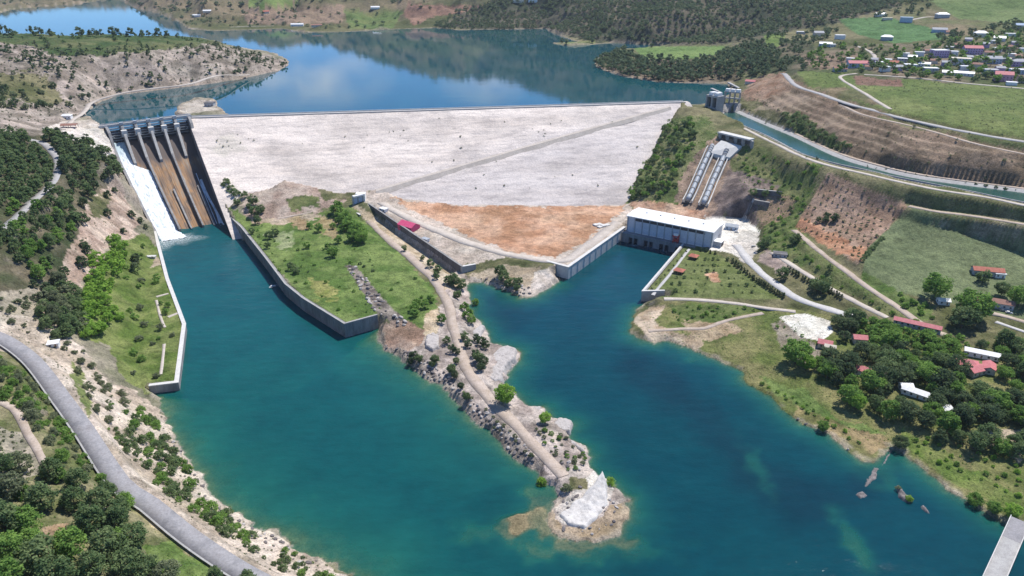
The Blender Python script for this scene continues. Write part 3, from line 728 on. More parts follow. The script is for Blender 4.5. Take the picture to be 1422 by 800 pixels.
class MB:
    """collects boxes, prisms and tubes, then links them as one mesh object"""
    def __init__(s): s.v = []; s.f = []; s.m = []; s.cur = 0
    def add(s, vs, fs):
        o = len(s.v); s.v += [tuple(q) for q in vs]; s.f += [tuple(i + o for i in f) for f in fs]; s.m += [s.cur] * len(fs); return s
    def box(s, x0, x1, y0, y1, z0, z1):
        return s.add([(x0, y0, z0), (x1, y0, z0), (x1, y1, z0), (x0, y1, z0), (x0, y0, z1), (x1, y0, z1), (x1, y1, z1), (x0, y1, z1)],
                     [(3, 2, 1, 0), (4, 5, 6, 7), (0, 1, 5, 4), (1, 2, 6, 5), (2, 3, 7, 6), (3, 0, 4, 7)])
    def hexa(s, b4, t4):
        return s.add(list(b4) + list(t4), [(3, 2, 1, 0), (4, 5, 6, 7), (0, 1, 5, 4), (1, 2, 6, 5), (2, 3, 7, 6), (3, 0, 4, 7)])
    def prism(s, poly, z0, z1):
        n = len(poly)
        ar = sum(poly[i][0] * poly[(i + 1) % n][1] - poly[(i + 1) % n][0] * poly[i][1] for i in range(n))
        if ar < 0: poly = poly[::-1]
        return s.add([(p[0], p[1], z0) for p in poly] + [(p[0], p[1], z1) for p in poly],
                     [tuple(range(n))[::-1], tuple(range(n, 2 * n))] + [(i, (i + 1) % n, n + (i + 1) % n, n + i) for i in range(n)])
    def beam(s, a, b, wd, ht):
        a, b = Vector(a), Vector(b); d = (b - a).normalized()
        sd = d.cross(Vector((0, 0, 1)));
        if sd.length < 1e-4: sd = Vector((1, 0, 0))
        sd.normalize(); up = sd.cross(d)
        q = [a + sd * x * wd / 2 + up * y * ht / 2 for x, y in ((-1, -1), (1, -1), (1, 1), (-1, 1))]
        r = [b + sd * x * wd / 2 + up * y * ht / 2 for x, y in ((-1, -1), (1, -1), (1, 1), (-1, 1))]
        return s.add(q + r, [(0, 1, 2, 3), (7, 6, 5, 4), (0, 4, 5, 1), (1, 5, 6, 2), (2, 6, 7, 3), (3, 7, 4, 0)])
    def tube(s, pts, rad, n=12):
        vs = []; fs = []
        P_ = [Vector(p) for p in pts]
        for i, p in enumerate(P_):
            d = (P_[min(i + 1, len(P_) - 1)] - P_[max(i - 1, 0)]).normalized()
            sd = d.cross(Vector((0, 0, 1)));
            if sd.length < 1e-4: sd = Vector((1, 0, 0))
            sd.normalize(); up = sd.cross(d); r = rad[i] if isinstance(rad, (list, tuple)) else rad
            for k_ in range(n):
                a = 2 * math.pi * k_ / n; vs.append(p + sd * math.cos(a) * r + up * math.sin(a) * r)
        for i in range(len(P_) - 1):
            for k_ in range(n):
                fs.append((i * n + k_, i * n + (k_ + 1) % n, (i + 1) * n + (k_ + 1) % n, (i + 1) * n + k_))
        fs.append(tuple(range(n))[::-1]); fs.append(tuple(range((len(P_) - 1) * n, len(P_) * n)))
        return s.add(vs, fs)
    def build(s, name, mats, parent=None, loc=None, smooth=False):
        me = bpy.data.meshes.new(name); me.from_pydata(s.v, [], s.f)
        for m in (mats if isinstance(mats, (list, tuple)) else [mats]): me.materials.append(MATS[m])
        if any(s.m): me.polygons.foreach_set('material_index', s.m)
        if smooth: me.polygons.foreach_set('use_smooth', [True] * len(s.f))
        me.update()
        o = bpy.data.objects.new(name, me); COL.objects.link(o)
        if parent is not None: o.parent = parent
        if loc is not None: o.location = loc
        return o
def empty(name, loc, rz=0.0):
    o = bpy.data.objects.new(name, None); COL.objects.link(o); o.location = loc; o.rotation_euler = (0, 0, rz); return o
def to_local(root, pts):
    c_, s_ = math.cos(-root.rotation_euler.z), math.sin(-root.rotation_euler.z)
    return [((p[0] - root.location.x) * c_ - (p[1] - root.location.y) * s_, (p[0] - root.location.x) * s_ + (p[1] - root.location.y) * c_, p[2] - root.location.z) for p in pts]

# ------------------------------------------------------------------ ground colours
ROCK = ((0.26, 0.21, 0.18), (0.46, 0.385, 0.34)); PALE = ((0.42, 0.37, 0.32), (0.58, 0.53, 0.48)); SOIL = ((0.36, 0.20, 0.12), (0.52, 0.34, 0.24))
ORANGE = ((0.34, 0.17, 0.10), (0.42, 0.24, 0.155)); TURF = ((0.080, 0.135, 0.034), (0.160, 0.215, 0.070)); MID = ((0.085, 0.115, 0.04), (0.15, 0.165, 0.07))
FIELD = ((0.125, 0.155, 0.080), (0.165, 0.20, 0.105)); FLOOR = ((0.045, 0.06, 0.028), (0.15, 0.13, 0.09)); BROWN = ((0.155, 0.115, 0.08), (0.25, 0.185, 0.135)); DUST = ((0.60, 0.56, 0.50), (0.72, 0.69, 0.64))
OLIVE = ((0.085, 0.095, 0.04), (0.19, 0.175, 0.10)); DROCK = ((0.10, 0.085, 0.085), (0.22, 0.18, 0.165)); TAN = ((0.30, 0.24, 0.17), (0.45, 0.375, 0.29)); CROP = ((0.075, 0.15, 0.055), (0.10, 0.185, 0.075))
SCRUB = ((0.15, 0.15, 0.10), (0.33, 0.29, 0.23)); MOUND = ((0.30, 0.22, 0.18), (0.44, 0.36, 0.31)); ORCH = ((0.27, 0.18, 0.13), (0.37, 0.26, 0.20))
PAINT = [
 ([(-900, 60), (400, 60), (400, 900), (-900, 900)], SCRUB, 30, 4),
 ([(560, 130), (2200, 60), (2200, 1000), (560, 1000)], OLIVE, 25, 4),
 ([(-900, -400), (2300, -400), (2300, 62), (-900, 62)], OLIVE, 160, 3),
 ([(-600, -300), (640, -300), (640, 36), (470, 38), (260, 34), (200, 14), (-600, 10)], ((0.09, 0.10, 0.045), (0.20, 0.16, 0.105)), 150, 2),
 ([(330, 9), (480, 6), (475, 32), (345, 34)], BROWN, 60, 1.5), ([(566, 6), (672, 8), (645, 17), (600, 24), (575, 36), (560, 20)], ((0.20, 0.12, 0.09), (0.27, 0.17, 0.125)), 60, 1.5),
 ([(478, 14), (560, 16), (545, 40), (485, 41)], ((0.10, 0.15, 0.05), (0.16, 0.18, 0.07)), 60, 1.5), ([(345, -5), (415, -5), (415, 8), (345, 10)], TURF, 60, 1.5),
 ([(540, -400), (1310, -400), (1250, 8), (1180, 28), (1095, 44), (1012, 62), (960, 63), (830, 60), (770, 44), (605, 40), (640, 18), (680, 6)], ((0.035, 0.050, 0.028), (0.13, 0.115, 0.085)), 70, 2),
 ([(880, 65), (1012, 64), (1002, 74), (965, 82), (892, 82)], ((0.12, 0.19, 0.06), (0.16, 0.23, 0.08)), 60, 1), ([(772, 60), (826, 56), (826, 64), (780, 66)], ((0.13, 0.17, 0.06), (0.2, 0.2, 0.09)), 40, 1),
 ([(822, 92), (880, 84), (985, 84), (1020, 88), (1030, 112), (950, 119), (850, 107)], ((0.06, 0.06, 0.035), (0.20, 0.155, 0.115)), 35, 2),
 ([(1012, 65), (1060, 50), (1130, 58), (1130, 100), (1080, 104), (1030, 100)], FLOOR, 40, 2), ([(1060, 48), (1092, 46), (1085, 62), (1066, 74)], TURF, 30, 1.5),
 # left shore and hills
 ([(-500, 40), (110, 52), (290, 60), (405, 85), (392, 101), (280, 121), (165, 134), (105, 168), (60, 188), (-500, 188)], ((0.17, 0.145, 0.12), (0.38, 0.325, 0.285)), 14, 2),
 ([(-500, 38), (230, 46), (300, 57), (250, 68), (140, 76), (80, 77), (20, 60), (-500, 56)], ((0.05, 0.085, 0.03), (0.13, 0.14, 0.065)), 40, 2),
 ([(-300, 95), (40, 100), (75, 112), (90, 140), (60, 149), (30, 138), (-300, 146)], OLIVE, 30, 3),
 ([(-300, 185), (60, 188), (175, 210), (170, 245), (122, 280), (106, 330), (75, 390), (45, 402), (-300, 440)], FLOOR, 18, 3),
 ([(85, 180), (148, 174), (168, 210), (162, 226), (145, 214), (118, 200), (82, 190)], ((0.50, 0.46, 0.42), (0.62, 0.57, 0.53)), 20, 1.5),
 ([(246, 160), (250, 146), (270, 139), (296, 139), (304, 152)], ((0.36, 0.32, 0.27), (0.46, 0.42, 0.37)), 12, 1),
 ([(60, 178), (92, 168), (146, 166), (150, 176), (92, 182)], PALE, 15, 1),
 ([(168, 240), (196, 330), (178, 335), (150, 345), (130, 385), (108, 395), (85, 445), (58, 442), (72, 390), (106, 330), (122, 280)], ((0.32, 0.235, 0.19), (0.53, 0.425, 0.355)), 9, 3),
 ([(126, 272), (150, 268), (150, 300), (128, 302)], OLIVE, 10, 3),
 ([(172, 338), (200, 325), (218, 345), (262, 460), (252, 530), (207, 545), (172, 530), (150, 480), (118, 470), (122, 400), (150, 350)], ((0.085, 0.13, 0.03), (0.17, 0.20, 0.07)), 12, 2),
 ([(216, 357), (228, 365), (208, 372)], TAN, 10, 1),
 ([(-300, 400), (60, 440), (110, 478), (150, 530), (205, 552), (238, 590), (310, 700), (480, 800), (600, 960), (330, 800), (180, 680), (120, 590), (60, 500), (-300, 460)], ((0.36, 0.30, 0.24), (0.54, 0.47, 0.40)), 14, 3),
 ([(95, 500), (112, 515), (128, 560), (122, 580), (108, 545)], ((0.11, 0.15, 0.05), (0.2, 0.22, 0.09)), 10, 2),
 ([(-300, 470), (20, 490), (60, 522), (100, 575), (150, 650), (215, 722), (300, 785), (420, 870), (420, 1200), (-600, 1200)], ((0.10, 0.12, 0.045), (0.24, 0.22, 0.13)), 10, 2),
 ([(-50, 575), (40, 612), (62, 655), (30, 668), (-50, 660)], ((0.20, 0.19, 0.14), (0.36, 0.32, 0.26)), 6, 3),
 ([(60, 735), (95, 725), (90, 770), (70, 800), (40, 790)], ((0.26, 0.18, 0.11), (0.34, 0.25, 0.17)), 6, 3),
 ([(200, 758), (240, 752), (290, 790), (330, 840), (250, 850), (205, 800)], TURF, 8, 3),
 ([(60, 508), (100, 566), (150, 640), (215, 712), (300, 778), (296, 790), (200, 722), (135, 652), (85, 580), (40, 512)], ((0.26, 0.24, 0.13), (0.42, 0.36, 0.25)), 7, 2),
 # yard in front of the dam
 ([(490, 262), (880, 282), (868, 336), (792, 388), (740, 414), (690, 402), (640, 398), (560, 330)], ((0.40, 0.335, 0.285), (0.52, 0.455, 0.40)), 14, 2),
 ([(545, 275), (640, 287), (872, 285), (866, 294), (842, 312), (806, 340), (768, 357), (700, 347), (640, 324), (585, 298)], SOIL, 22, 2.5),
 ([(640, 368), (700, 358), (770, 362), (770, 372), (740, 395), (650, 388)], OLIVE, 10, 3), ([(650, 384), (700, 368), (750, 375), (745, 400), (700, 398)], TAN, 8, 2),
 ([(742, 378), (768, 371), (781, 388), (745, 414), (736, 408)], PALE, 8, 1),
 ([(325, 265), (350, 252), (400, 247), (470, 266), (490, 272), (440, 292), (385, 308), (345, 304)], MOUND, 14, 3), ([(395, 275), (440, 272), (445, 285), (400, 296)], MID, 10, 3), ([(440, 262), (505, 262), (485, 275), (450, 278)], OLIVE, 8, 2),
 ([(318, 288), (345, 302), (390, 308), (440, 294), (486, 284), (530, 325), (600, 398), (610, 442), (590, 457), (525, 441), (480, 453), (422, 415), (330, 316)], TURF, 16, 2),
 ([(345, 300), (390, 305), (440, 296), (450, 300), (420, 312), (350, 310)], TAN, 10, 2), ([(440, 300), (470, 305), (468, 328), (448, 326)], ((0.24, 0.19, 0.10), (0.33, 0.27, 0.16)), 8, 4), ([(395, 306), (425, 306), (430, 320), (405, 318)], ((0.26, 0.19, 0.11), (0.33, 0.26, 0.16)), 8, 3),
 ([(372, 326), (405, 322), (410, 342), (385, 348)], ((0.17, 0.22, 0.10), (0.26, 0.29, 0.16)), 6, 3), ([(430, 390), (460, 392), (470, 420), (440, 415)], ((0.16, 0.19, 0.05), (0.24, 0.24, 0.09)), 6, 4),
 ([(486, 284), (505, 290), (636, 382), (652, 402), (612, 402), (585, 372), (530, 326)], ((0.36, 0.29, 0.20), (0.50, 0.43, 0.34)), 10, 1.5),
 ([(478, 368), (492, 368), (535, 418), (566, 448), (556, 458), (522, 432)], ((0.13, 0.11, 0.10), (0.30, 0.26, 0.23)), 5, 1.5),
 ([(522, 452), (560, 446), (602, 462), (604, 495), (560, 498), (520, 478)], ((0.26, 0.17, 0.125), (0.38, 0.29, 0.235)), 9, 2),
 ([(560, 494), (590, 470), (606, 440), (620, 402), (652, 396), (668, 450), (725, 490), (710, 545), (800, 590), (880, 690), (878, 766), (700, 766), (760, 690), (600, 535)], ((0.25, 0.21, 0.19), (0.47, 0.41, 0.375)), 8, 2),
 ([(518, 472), (545, 484), (575, 500), (605, 520), (640, 548), (672, 580), (700, 605), (730, 635), (765, 660), (745, 664), (715, 645), (680, 612), (640, 580), (600, 540), (560, 515), (530, 492)], ((0.13, 0.11, 0.10), (0.33, 0.285, 0.255)), 5, 2),
 ([(590, 440), (606, 430), (612, 460), (600, 476), (590, 462)], ((0.38, 0.30, 0.2), (0.5, 0.42, 0.31)), 8, 2),
 ([(772, 706), (800, 682), (838, 640), (852, 676), (846, 702), (812, 736), (780, 726)], ((0.46, 0.42, 0.39), (0.60, 0.565, 0.53)), 8, 1.5),
 ([(640, 700), (765, 705), (785, 732), (812, 738), (848, 706), (885, 690), (880, 772), (700, 772)], ((0.26, 0.20, 0.13), (0.38, 0.30, 0.22)), 8, 2),
 ([(790, 662), (820, 668), (815, 682), (795, 685)], OLIVE, 6, 2),
 # right bank
 ([(878, 440), (920, 418), (1100, 430), (1200, 445), (1430, 500), (1700, 600), (1700, 860), (1422, 735), (1340, 692), (1250, 626), (1198, 645), (1110, 590), (1034, 535), (1000, 505), (900, 480)], ((0.105, 0.135, 0.04), (0.21, 0.20, 0.09)), 16, 2),
 ([(1105, 555), (1200, 590), (1240, 615), (1195, 636), (1140, 600), (1100, 580)], ((0.15, 0.15, 0.06), (0.30, 0.23, 0.13)), 14, 3), ([(1050, 520), (1120, 540), (1160, 580), (1230, 600), (1290, 640), (1240, 605), (1200, 600), (1120, 570)], TURF, 10, 3),
 ([(1250, 590), (1330, 640), (1422, 690), (1422, 720), (1330, 670), (1256, 622)], ((0.10, 0.155, 0.035), (0.18, 0.21, 0.07)), 10, 3),
 ([(876, 442), (905, 425), (925, 424), (905, 450), (930, 462), (985, 468), (970, 485), (905, 478)], ((0.34, 0.26, 0.18), (0.48, 0.40, 0.31)), 8, 2), ([(940, 448), (1010, 444), (1030, 462), (990, 475), (960, 465)], ((0.30, 0.22, 0.14), (0.42, 0.33, 0.23)), 10, 3),
 ([(930, 423), (1060, 428), (1000, 446), (945, 444)], ((0.075, 0.115, 0.03), (0.13, 0.16, 0.06)), 10, 2), ([(1070, 450), (1090, 448), (1130, 480), (1150, 500), (1110, 505), (1080, 485)], ((0.2, 0.17, 0.13), (0.34, 0.29, 0.24)), 6, 3),
 ([(1360, 590), (1422, 600), (1422, 640), (1385, 620)], TAN, 10, 3),
 ([(888, 405), (950, 335), (992, 350), (1088, 416), (920, 413)], ((0.105, 0.135, 0.045), (0.15, 0.175, 0.07)), 10, 1),
 ([(978, 380), (998, 378), (1000, 390), (984, 390)], SOIL, 4, 2),
 ([(1050, 250), (1145, 228), (1106, 312), (1130, 340), (1200, 398), (1300, 470), (1230, 440), (1180, 412), (1100, 365), (1062, 345)], ((0.08, 0.12, 0.035), (0.17, 0.18, 0.08)), 14, 3),
 ([(870, 285), (885, 245), (930, 165), (985, 162), (1002, 195), (945, 290)], ((0.085, 0.12, 0.04), (0.2, 0.2, 0.1)), 14, 3), ([(880, 278), (960, 285), (1000, 300), (985, 306), (880, 292)], ((0.36, 0.21, 0.14), (0.5, 0.35, 0.26)), 10, 2),
 ([(945, 240), (990, 190), (1044, 200), (1040, 240), (1005, 300), (955, 290), (938, 280)], ((0.19, 0.14, 0.11), (0.34, 0.25, 0.19)), 9, 2), ([(1020, 200), (1060, 205), (1085, 240), (1050, 255), (1018, 240)], ((0.10, 0.13, 0.045), (0.19, 0.19, 0.09)), 12, 3),
 ([(1010, 236), (1050, 246), (1085, 258), (1072, 292), (1045, 318), (1010, 300), (990, 300), (1000, 262)], ((0.12, 0.095, 0.09), (0.26, 0.205, 0.18)), 8, 3),
 ([(1070, 260), (1105, 280), (1095, 300), (1055, 320), (1050, 300)], ((0.18, 0.14, 0.09), (0.28, 0.2, 0.14)), 10, 3), ([(1050, 360), (1068, 345), (1100, 372), (1090, 388)], ((0.2, 0.16, 0.14), (0.32, 0.26, 0.23)), 8, 2),
 ([(978, 300), (1005, 302), (1035, 305), (1054, 320), (1052, 345), (1035, 365), (1015, 352), (985, 346)], DUST, 10, 1.5), ([(1028, 322), (1054, 325), (1050, 352), (1035, 366), (1012, 350)], ((0.46, 0.43, 0.39), (0.56, 0.53, 0.49)), 10, 2),
 ([(1150, 240), (1262, 285), (1190, 367), (1106, 312)], ORCH, 14, 1.5), ([(1106, 314), (1112, 300), (1180, 334), (1204, 344), (1190, 368)], ORANGE, 10, 3),
 ([(1202, 346), (1268, 288), (1300, 296), (1422, 316), (1700, 350), (1700, 480), (1422, 442), (1330, 424), (1240, 404), (1200, 376)], FIELD, 30, 1.5), ([(1140, 226), (1422, 284), (1700, 330), (1700, 350), (1422, 313), (1266, 288)], ((0.10, 0.12, 0.05), (0.19, 0.175, 0.10)), 18, 2),
 ([(1300, 300), (1422, 314), (1422, 340), (1340, 325), (1290, 310)], ((0.11, 0.125, 0.06), (0.24, 0.215, 0.16)), 10, 3),
 ([(1200, 375), (1250, 405), (1300, 430), (1290, 450), (1250, 430), (1195, 390)], ((0.07, 0.12, 0.03), (0.13, 0.17, 0.06)), 10, 2),
 ([(1083, 440), (1118, 436), (1152, 446), (1156, 462), (1140, 474), (1110, 468)], DUST, 8, 1),
 ([(1030, 128), (1092, 106), (1170, 141), (1290, 172), (1422, 205), (1700, 245), (1700, 300), (1422, 266), (1215, 232), (1100, 187), (1030, 158)], BROWN, 14, 2), ([(1040, 110), (1092, 100), (1100, 125), (1060, 140), (1035, 132)], ((0.22, 0.135, 0.09), (0.32, 0.23, 0.17)), 14, 3),
 ([(1085, 158), (1112, 158), (1150, 185), (1180, 205), (1150, 208), (1100, 182)], ((0.06, 0.10, 0.03), (0.13, 0.14, 0.06)), 9, 3), ([(1020, 140), (1050, 136), (1090, 160), (1098, 182), (1050, 165)], OLIVE, 9, 3),
 ([(1105, 98), (1170, 102), (1422, 120), (1700, 140), (1700, 232), (1422, 193), (1245, 158), (1130, 124)], ((0.105, 0.145, 0.045), (0.16, 0.19, 0.07)), 40, 1.5), ([(1184, 103), (1250, 108), (1255, 120), (1190, 118)], ((0.17, 0.10, 0.075), (0.23, 0.15, 0.115)), 20, 1.5),
 ([(1120, 118), (1190, 124), (1236, 150), (1160, 136)], ((0.11, 0.12, 0.055), (0.2, 0.16, 0.10)), 30, 2), ([(1210, 158), (1300, 174), (1422, 200), (1422, 210), (1340, 192), (1220, 166)], ((0.11, 0.14, 0.055), (0.2, 0.19, 0.1)), 30, 2),
 ([(1120, 72), (1200, 62), (1422, 55), (1700, 60), (1700, 138), (1422, 121), (1180, 105), (1120, 96)], ((0.075, 0.095, 0.04), (0.19, 0.155, 0.11)), 40, 2), ([(1110, 78), (1190, 76), (1200, 90), (1130, 96)], ((0.16, 0.12, 0.085), (0.26, 0.19, 0.145)), 30, 2),
 ([(1162, 26), (1232, 24), (1300, 40), (1320, 54), (1240, 60), (1190, 48)], CROP, 50, 1), ([(1290, 0), (1422, -30), (1900, -40), (1900, 30), (1422, 34), (1330, 26)], ((0.105, 0.155, 0.055), (0.15, 0.195, 0.08)), 80, 1), ([(1230, 20), (1290, 12), (1330, 28), (1422, 34), (1422, 56), (1320, 56), (1290, 38)], ((0.12, 0.135, 0.06), (0.21, 0.17, 0.11)), 60, 1),
]
Cg = np.empty(GX.shape + (3,)); Cg[:] = (0.13, 0.135, 0.07)
en = [(fbm(GX, GY, 5 + 0 * GY, 3, 41) - 0.5), (fbm(GX, GY, 5 + 0 * GY, 3, 43) - 0.5), fbm(GX, GY, 22, 3, 47) - 0.5, fbm(GX, GY, 22, 3, 53) - 0.5]
scale_px = 1000.0 / np.maximum(GY, 150)
for poly, (c1, c2), ns, ed in PAINT:
    pl = np.asarray(poly, float)
    bb = (PXg > pl[:, 0].min() - 12) & (PXg < pl[:, 0].max() + 12) & (PYg > pl[:, 1].min() - 12) & (PYg < pl[:, 1].max() + 12)
    if not bb.any(): continue
    x = PXg[bb] + (en[0][bb] * 1.5 + en[2][bb] * 1.8) * ed * (3.0 if ed >= 2 else 1.6); y = PYg[bb] + (en[1][bb] * 1.5 + en[3][bb] * 1.8) * ed * (2.2 if ed >= 2 else 1.2)
    m = inside(pl, x, y)
    ix = np.nonzero(bb); ix = (ix[0][m], ix[1][m])
    f = sstep(0.28, 0.72, fbm(GX[ix], GY[ix], ns, 5, int(pl[0, 0]) % 97 + 3))[:, None]
    Cg[ix] = np.array(c1) * (1 - f) + np.array(c2) * f
# vineyard-like rows in the orchard plot, bare benches, pale wave-washed rims
q = inside(np.array([(1150, 240), (1262, 285), (1190, 367), (1106, 312)]), PXg, PYg)
rowv = 0.5 + 0.5 * np.sin((GX * 0.94 + GY * 0.34) * 2 * math.pi / 7.5)
Cg[q] *= (0.86 + 0.26 * rowv[q])[:, None]
gz_dx = np.abs(np.gradient(GZ, axis=0)) / np.maximum(np.gradient(GY, axis=0), 0.1)
steep = sstep(0.62, 1.1, gz_dx) * sstep(2100, 1200, GY) * sstep(230, 180, GX)
cl_ = np.array((0.30, 0.255, 0.225))
m = steep * (sdr < -0.5)
Cg = Cg * (1 - 0.6 * m[..., None]) + cl_ * 0.6 * m[..., None]
Cg = np.where((bm_ > 0.5)[..., None] & (gz_dx < 0.22)[..., None], Cg * 0.5 + np.array((0.34, 0.27, 0.21)) * 0.5, Cg)
rim = (sstep(-6.0, -1.0, sdr + en[0] * 9 - 1.5) * (sdr < 2) * (~wall_near) * sstep(0.36, 0.62, fbm(GX, GY, 26, 3, 67)))[..., None]
Cg = Cg * (1 - 0.75 * rim) + np.array((0.40, 0.35, 0.29)) * 0.75 * rim
rim = (sstep(-9, -2, sds + en[0] * 8) * (sds < 3) * (sds > -900))[..., None]
Cg = Cg * (1 - 0.6 * rim) + np.array((0.34, 0.28, 0.23)) * 0.6 * rim
ub = (sdr > 1)[..., None]
Cg = np.where(ub, np.array((0.16, 0.20, 0.10)) * (0.7 + 0.6 * fbm(GX, GY, 8, 3, 61))[..., None], Cg)
tipm = inside(np.array([(640, 690), (770, 690), (890, 690), (890, 775), (680, 775)]), PXg, PYg)[..., None] & ub
Cg = np.where(tipm, np.array((0.24, 0.20, 0.12)) * (0.7 + 0.6 * fbm(GX, GY, 8, 3, 61))[..., None], Cg)
lm = (sdc > -7) & (sdc < 2)                 # concrete lining of the canal
Cg[lm] = np.array((0.36, 0.34, 0.33)) * (0.85 + 0.3 * fbm(GX[lm], GY[lm], 9, 3, 5))[:, None]

ii = np.arange(NR * NC).reshape(NR, NC)
F = np.stack((ii[:-1, :-1], ii[:-1, 1:], ii[1:, 1:], ii[1:, :-1]), -1).reshape(-1, 4)
ground = mesh_np('ground', np.stack((GX, GY, GZ), -1).reshape(-1, 3), F, 'ground_cover', smooth=True)
vattr(ground, 'Col', np.concatenate((np.clip(Cg, 0.01, 0.85), np.ones(GX.shape + (1,))), -1), 'FLOAT_COLOR')
tag(ground, kind='structure')

# ------------------------------------------------------------------ water sheets
def fan_sheet(name, mask, z, mat, sub=2):
    r_, c_ = np.arange(0, NR, sub), np.arange(0, NC, sub)
    mm = mask[np.ix_(r_, c_)]
    fm = mm[:-1, :-1] & mm[:-1, 1:] & mm[1:, 1:] & mm[1:, :-1]
    i2 = np.arange(len(r_) * len(c_)).reshape(len(r_), len(c_))
    fs = np.stack((i2[:-1, :-1], i2[:-1, 1:], i2[1:, 1:], i2[1:, :-1]), -1)[fm]
    used, inv = np.unique(fs, return_inverse=True)
    x, y = GX[np.ix_(r_, c_)].ravel()[used], GY[np.ix_(r_, c_)].ravel()[used]
    o = mesh_np(name, np.stack((x, y, np.full(x.shape, z)), 1), inv.reshape(-1, 4), mat, smooth=True)
    tag(o, kind='structure')
    return o, used, np.ix_(r_, c_), x, y
mask = (sdr > -7) & ~((cs < 150) & cin)
o, used, ix, x, y = fan_sheet('river', mask, 0.0, 'river_water')
bz = GZ[ix].ravel()[used]; sdu = sdr[ix].ravel()[used]
dep = np.maximum(-bz, 0.02)
px_, py_ = proj(x, y, 0 * x)
# turquoise on the left arm, navy in the tailrace, green over the shallows
tl = sstep(760, 500, px_ - (py_ - 500) * 0.15)
nearY = sstep(330, 620, py_)
cd = np.array((0.001, 0.028, 0.055))[None] * (1 - tl[:, None]) + np.array((0.002, 0.060, 0.076))[None] * tl[:, None]
cd2 = np.array((0.001, 0.031, 0.048))[None] * (1 - tl[:, None]) + np.array((0.003, 0.060, 0.062))[None] * tl[:, None]
cd = cd * (1 - nearY[:, None]) + cd2 * nearY[:, None]
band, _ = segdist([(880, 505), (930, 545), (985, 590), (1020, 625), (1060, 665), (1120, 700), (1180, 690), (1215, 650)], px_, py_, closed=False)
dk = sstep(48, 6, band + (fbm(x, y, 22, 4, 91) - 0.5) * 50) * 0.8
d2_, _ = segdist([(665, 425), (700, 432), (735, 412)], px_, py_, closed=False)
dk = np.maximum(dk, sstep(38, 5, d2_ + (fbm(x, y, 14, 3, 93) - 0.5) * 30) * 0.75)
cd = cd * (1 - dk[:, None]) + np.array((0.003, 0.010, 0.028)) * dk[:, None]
sh = np.exp(-dep / 2.6)[:, None]
cd = cd * (1 - sh) + np.array((0.024, 0.175, 0.110)) * sh
vattr(o, 'wcol', np.c_[cd, np.ones(len(cd))], 'FLOAT_COLOR')
vattr(o, 'walpha', np.clip(1 - np.exp(-dep / 1.1) * 0.9, 0.12, 1))
mask = (sds > -12) & (b_ < -8) | (sds > -3)
fan_sheet('reservoir', mask, RES_Z, 'reservoir_surface')
fan_sheet('canal', (sdc > -2.2), CAN_Z, 'canal_surface', sub=1)

# concrete lining of the canal, a sloped slab along either bank
for side, lst in ((1, CAN_HI), (-1, CAN_LO)):
    pth = smooth_path([P(a, b, CAN_Z) for a, b in lst], 8.0)
    t = np.gradient(pth, axis=0); t /= np.linalg.norm(t, axis=1)[:, None]; nr = np.c_[-t[:, 1], t[:, 0]] * side
    if ((pth + nr * 3)[len(pth) // 2] @ np.array((0, 1)) < pth[len(pth) // 2] @ np.array((0, 1))) == (side > 0): nr = -nr
    n = len(pth); rows = [np.c_[pth - nr * 1.6, np.full(n, CAN_Z - 0.8)], np.c_[pth + nr * 4.2, np.full(n, CAN_Z + 1.75)], np.c_[pth + nr * 5.6, np.full(n, CAN_Z + 1.8)], np.c_[pth + nr * 5.7, np.full(n, CAN_Z - 0.6)]]
    V = np.concatenate(rows); i = np.arange(n - 1)
    fs = np.concatenate([np.stack((i + q * n, i + q * n + 1, i + (q + 1) * n + 1, i + (q + 1) * n), 1) for q in range(3)])
    tag(mesh_np('canal_lining', V, fs, 'concrete'), kind='structure')
# ------------------------------------------------------------------ roads and paths
def clean(nm):
    return {'asphalt_road': 'road', 'service_road': 'road', 'yard_road': 'road', 'upper_road': 'road', 'village_road': 'road', 'canal_road': 'road', 'hillside_road': 'road', 'house_drive': 'road', 'stepped_road': 'road',
            'hill_street': 'road', 'crest_street': 'road', 'reservoir_road': 'road', 'far_shore_road': 'road', 'far_lane': 'road'}.get(nm, 'path')
for nm, (pth, wd, mk) in road_w.items():
    n = len(pth)
    t = np.gradient(pth[:, :2], axis=0); t /= np.linalg.norm(t, axis=1)[:, None] + 1e-9
    nr = np.c_[-t[:, 1], t[:, 0]]
    soft = 0.0 if 'asphalt' in mk and nm == 'asphalt_road' else 0.22
    wl_ = wd / 2 * (1 + soft * (vnoise(np.arange(n) * 0.7, np.zeros(n), 5) - 0.5) * 2)
    wr_ = wd / 2 * (1 + soft * (vnoise(np.arange(n) * 0.7, np.ones(n) * 9, 8) - 0.5) * 2)
    up = 0.12 + 0.00016 * pth[:, 1]
    A1 = np.c_[pth[:, :2] + nr * wl_[:, None], pth[:, 2] + up]; B1 = np.c_[pth[:, :2] - nr * wr_[:, None], pth[:, 2] + up]
    M1 = np.c_[pth[:, :2], pth[:, 2] + up + 0.06]
    A0 = A1 - (0, 0, 0.9); B0 = B1 - (0, 0, 0.9)
    V = np.concatenate((A0, A1, M1, B1, B0))
    i = np.arange(n - 1)
    fs = np.concatenate([np.stack((i + k_ * n, i + k_ * n + 1, i + (k_ + 1) * n + 1, i + (k_ + 1) * n), 1)[:, ::-1] for k_ in range(4)])
    fs = fs[:, ::-1]
    o = mesh_np(clean(nm), V, fs, mk)
    tag(o, kind='structure')

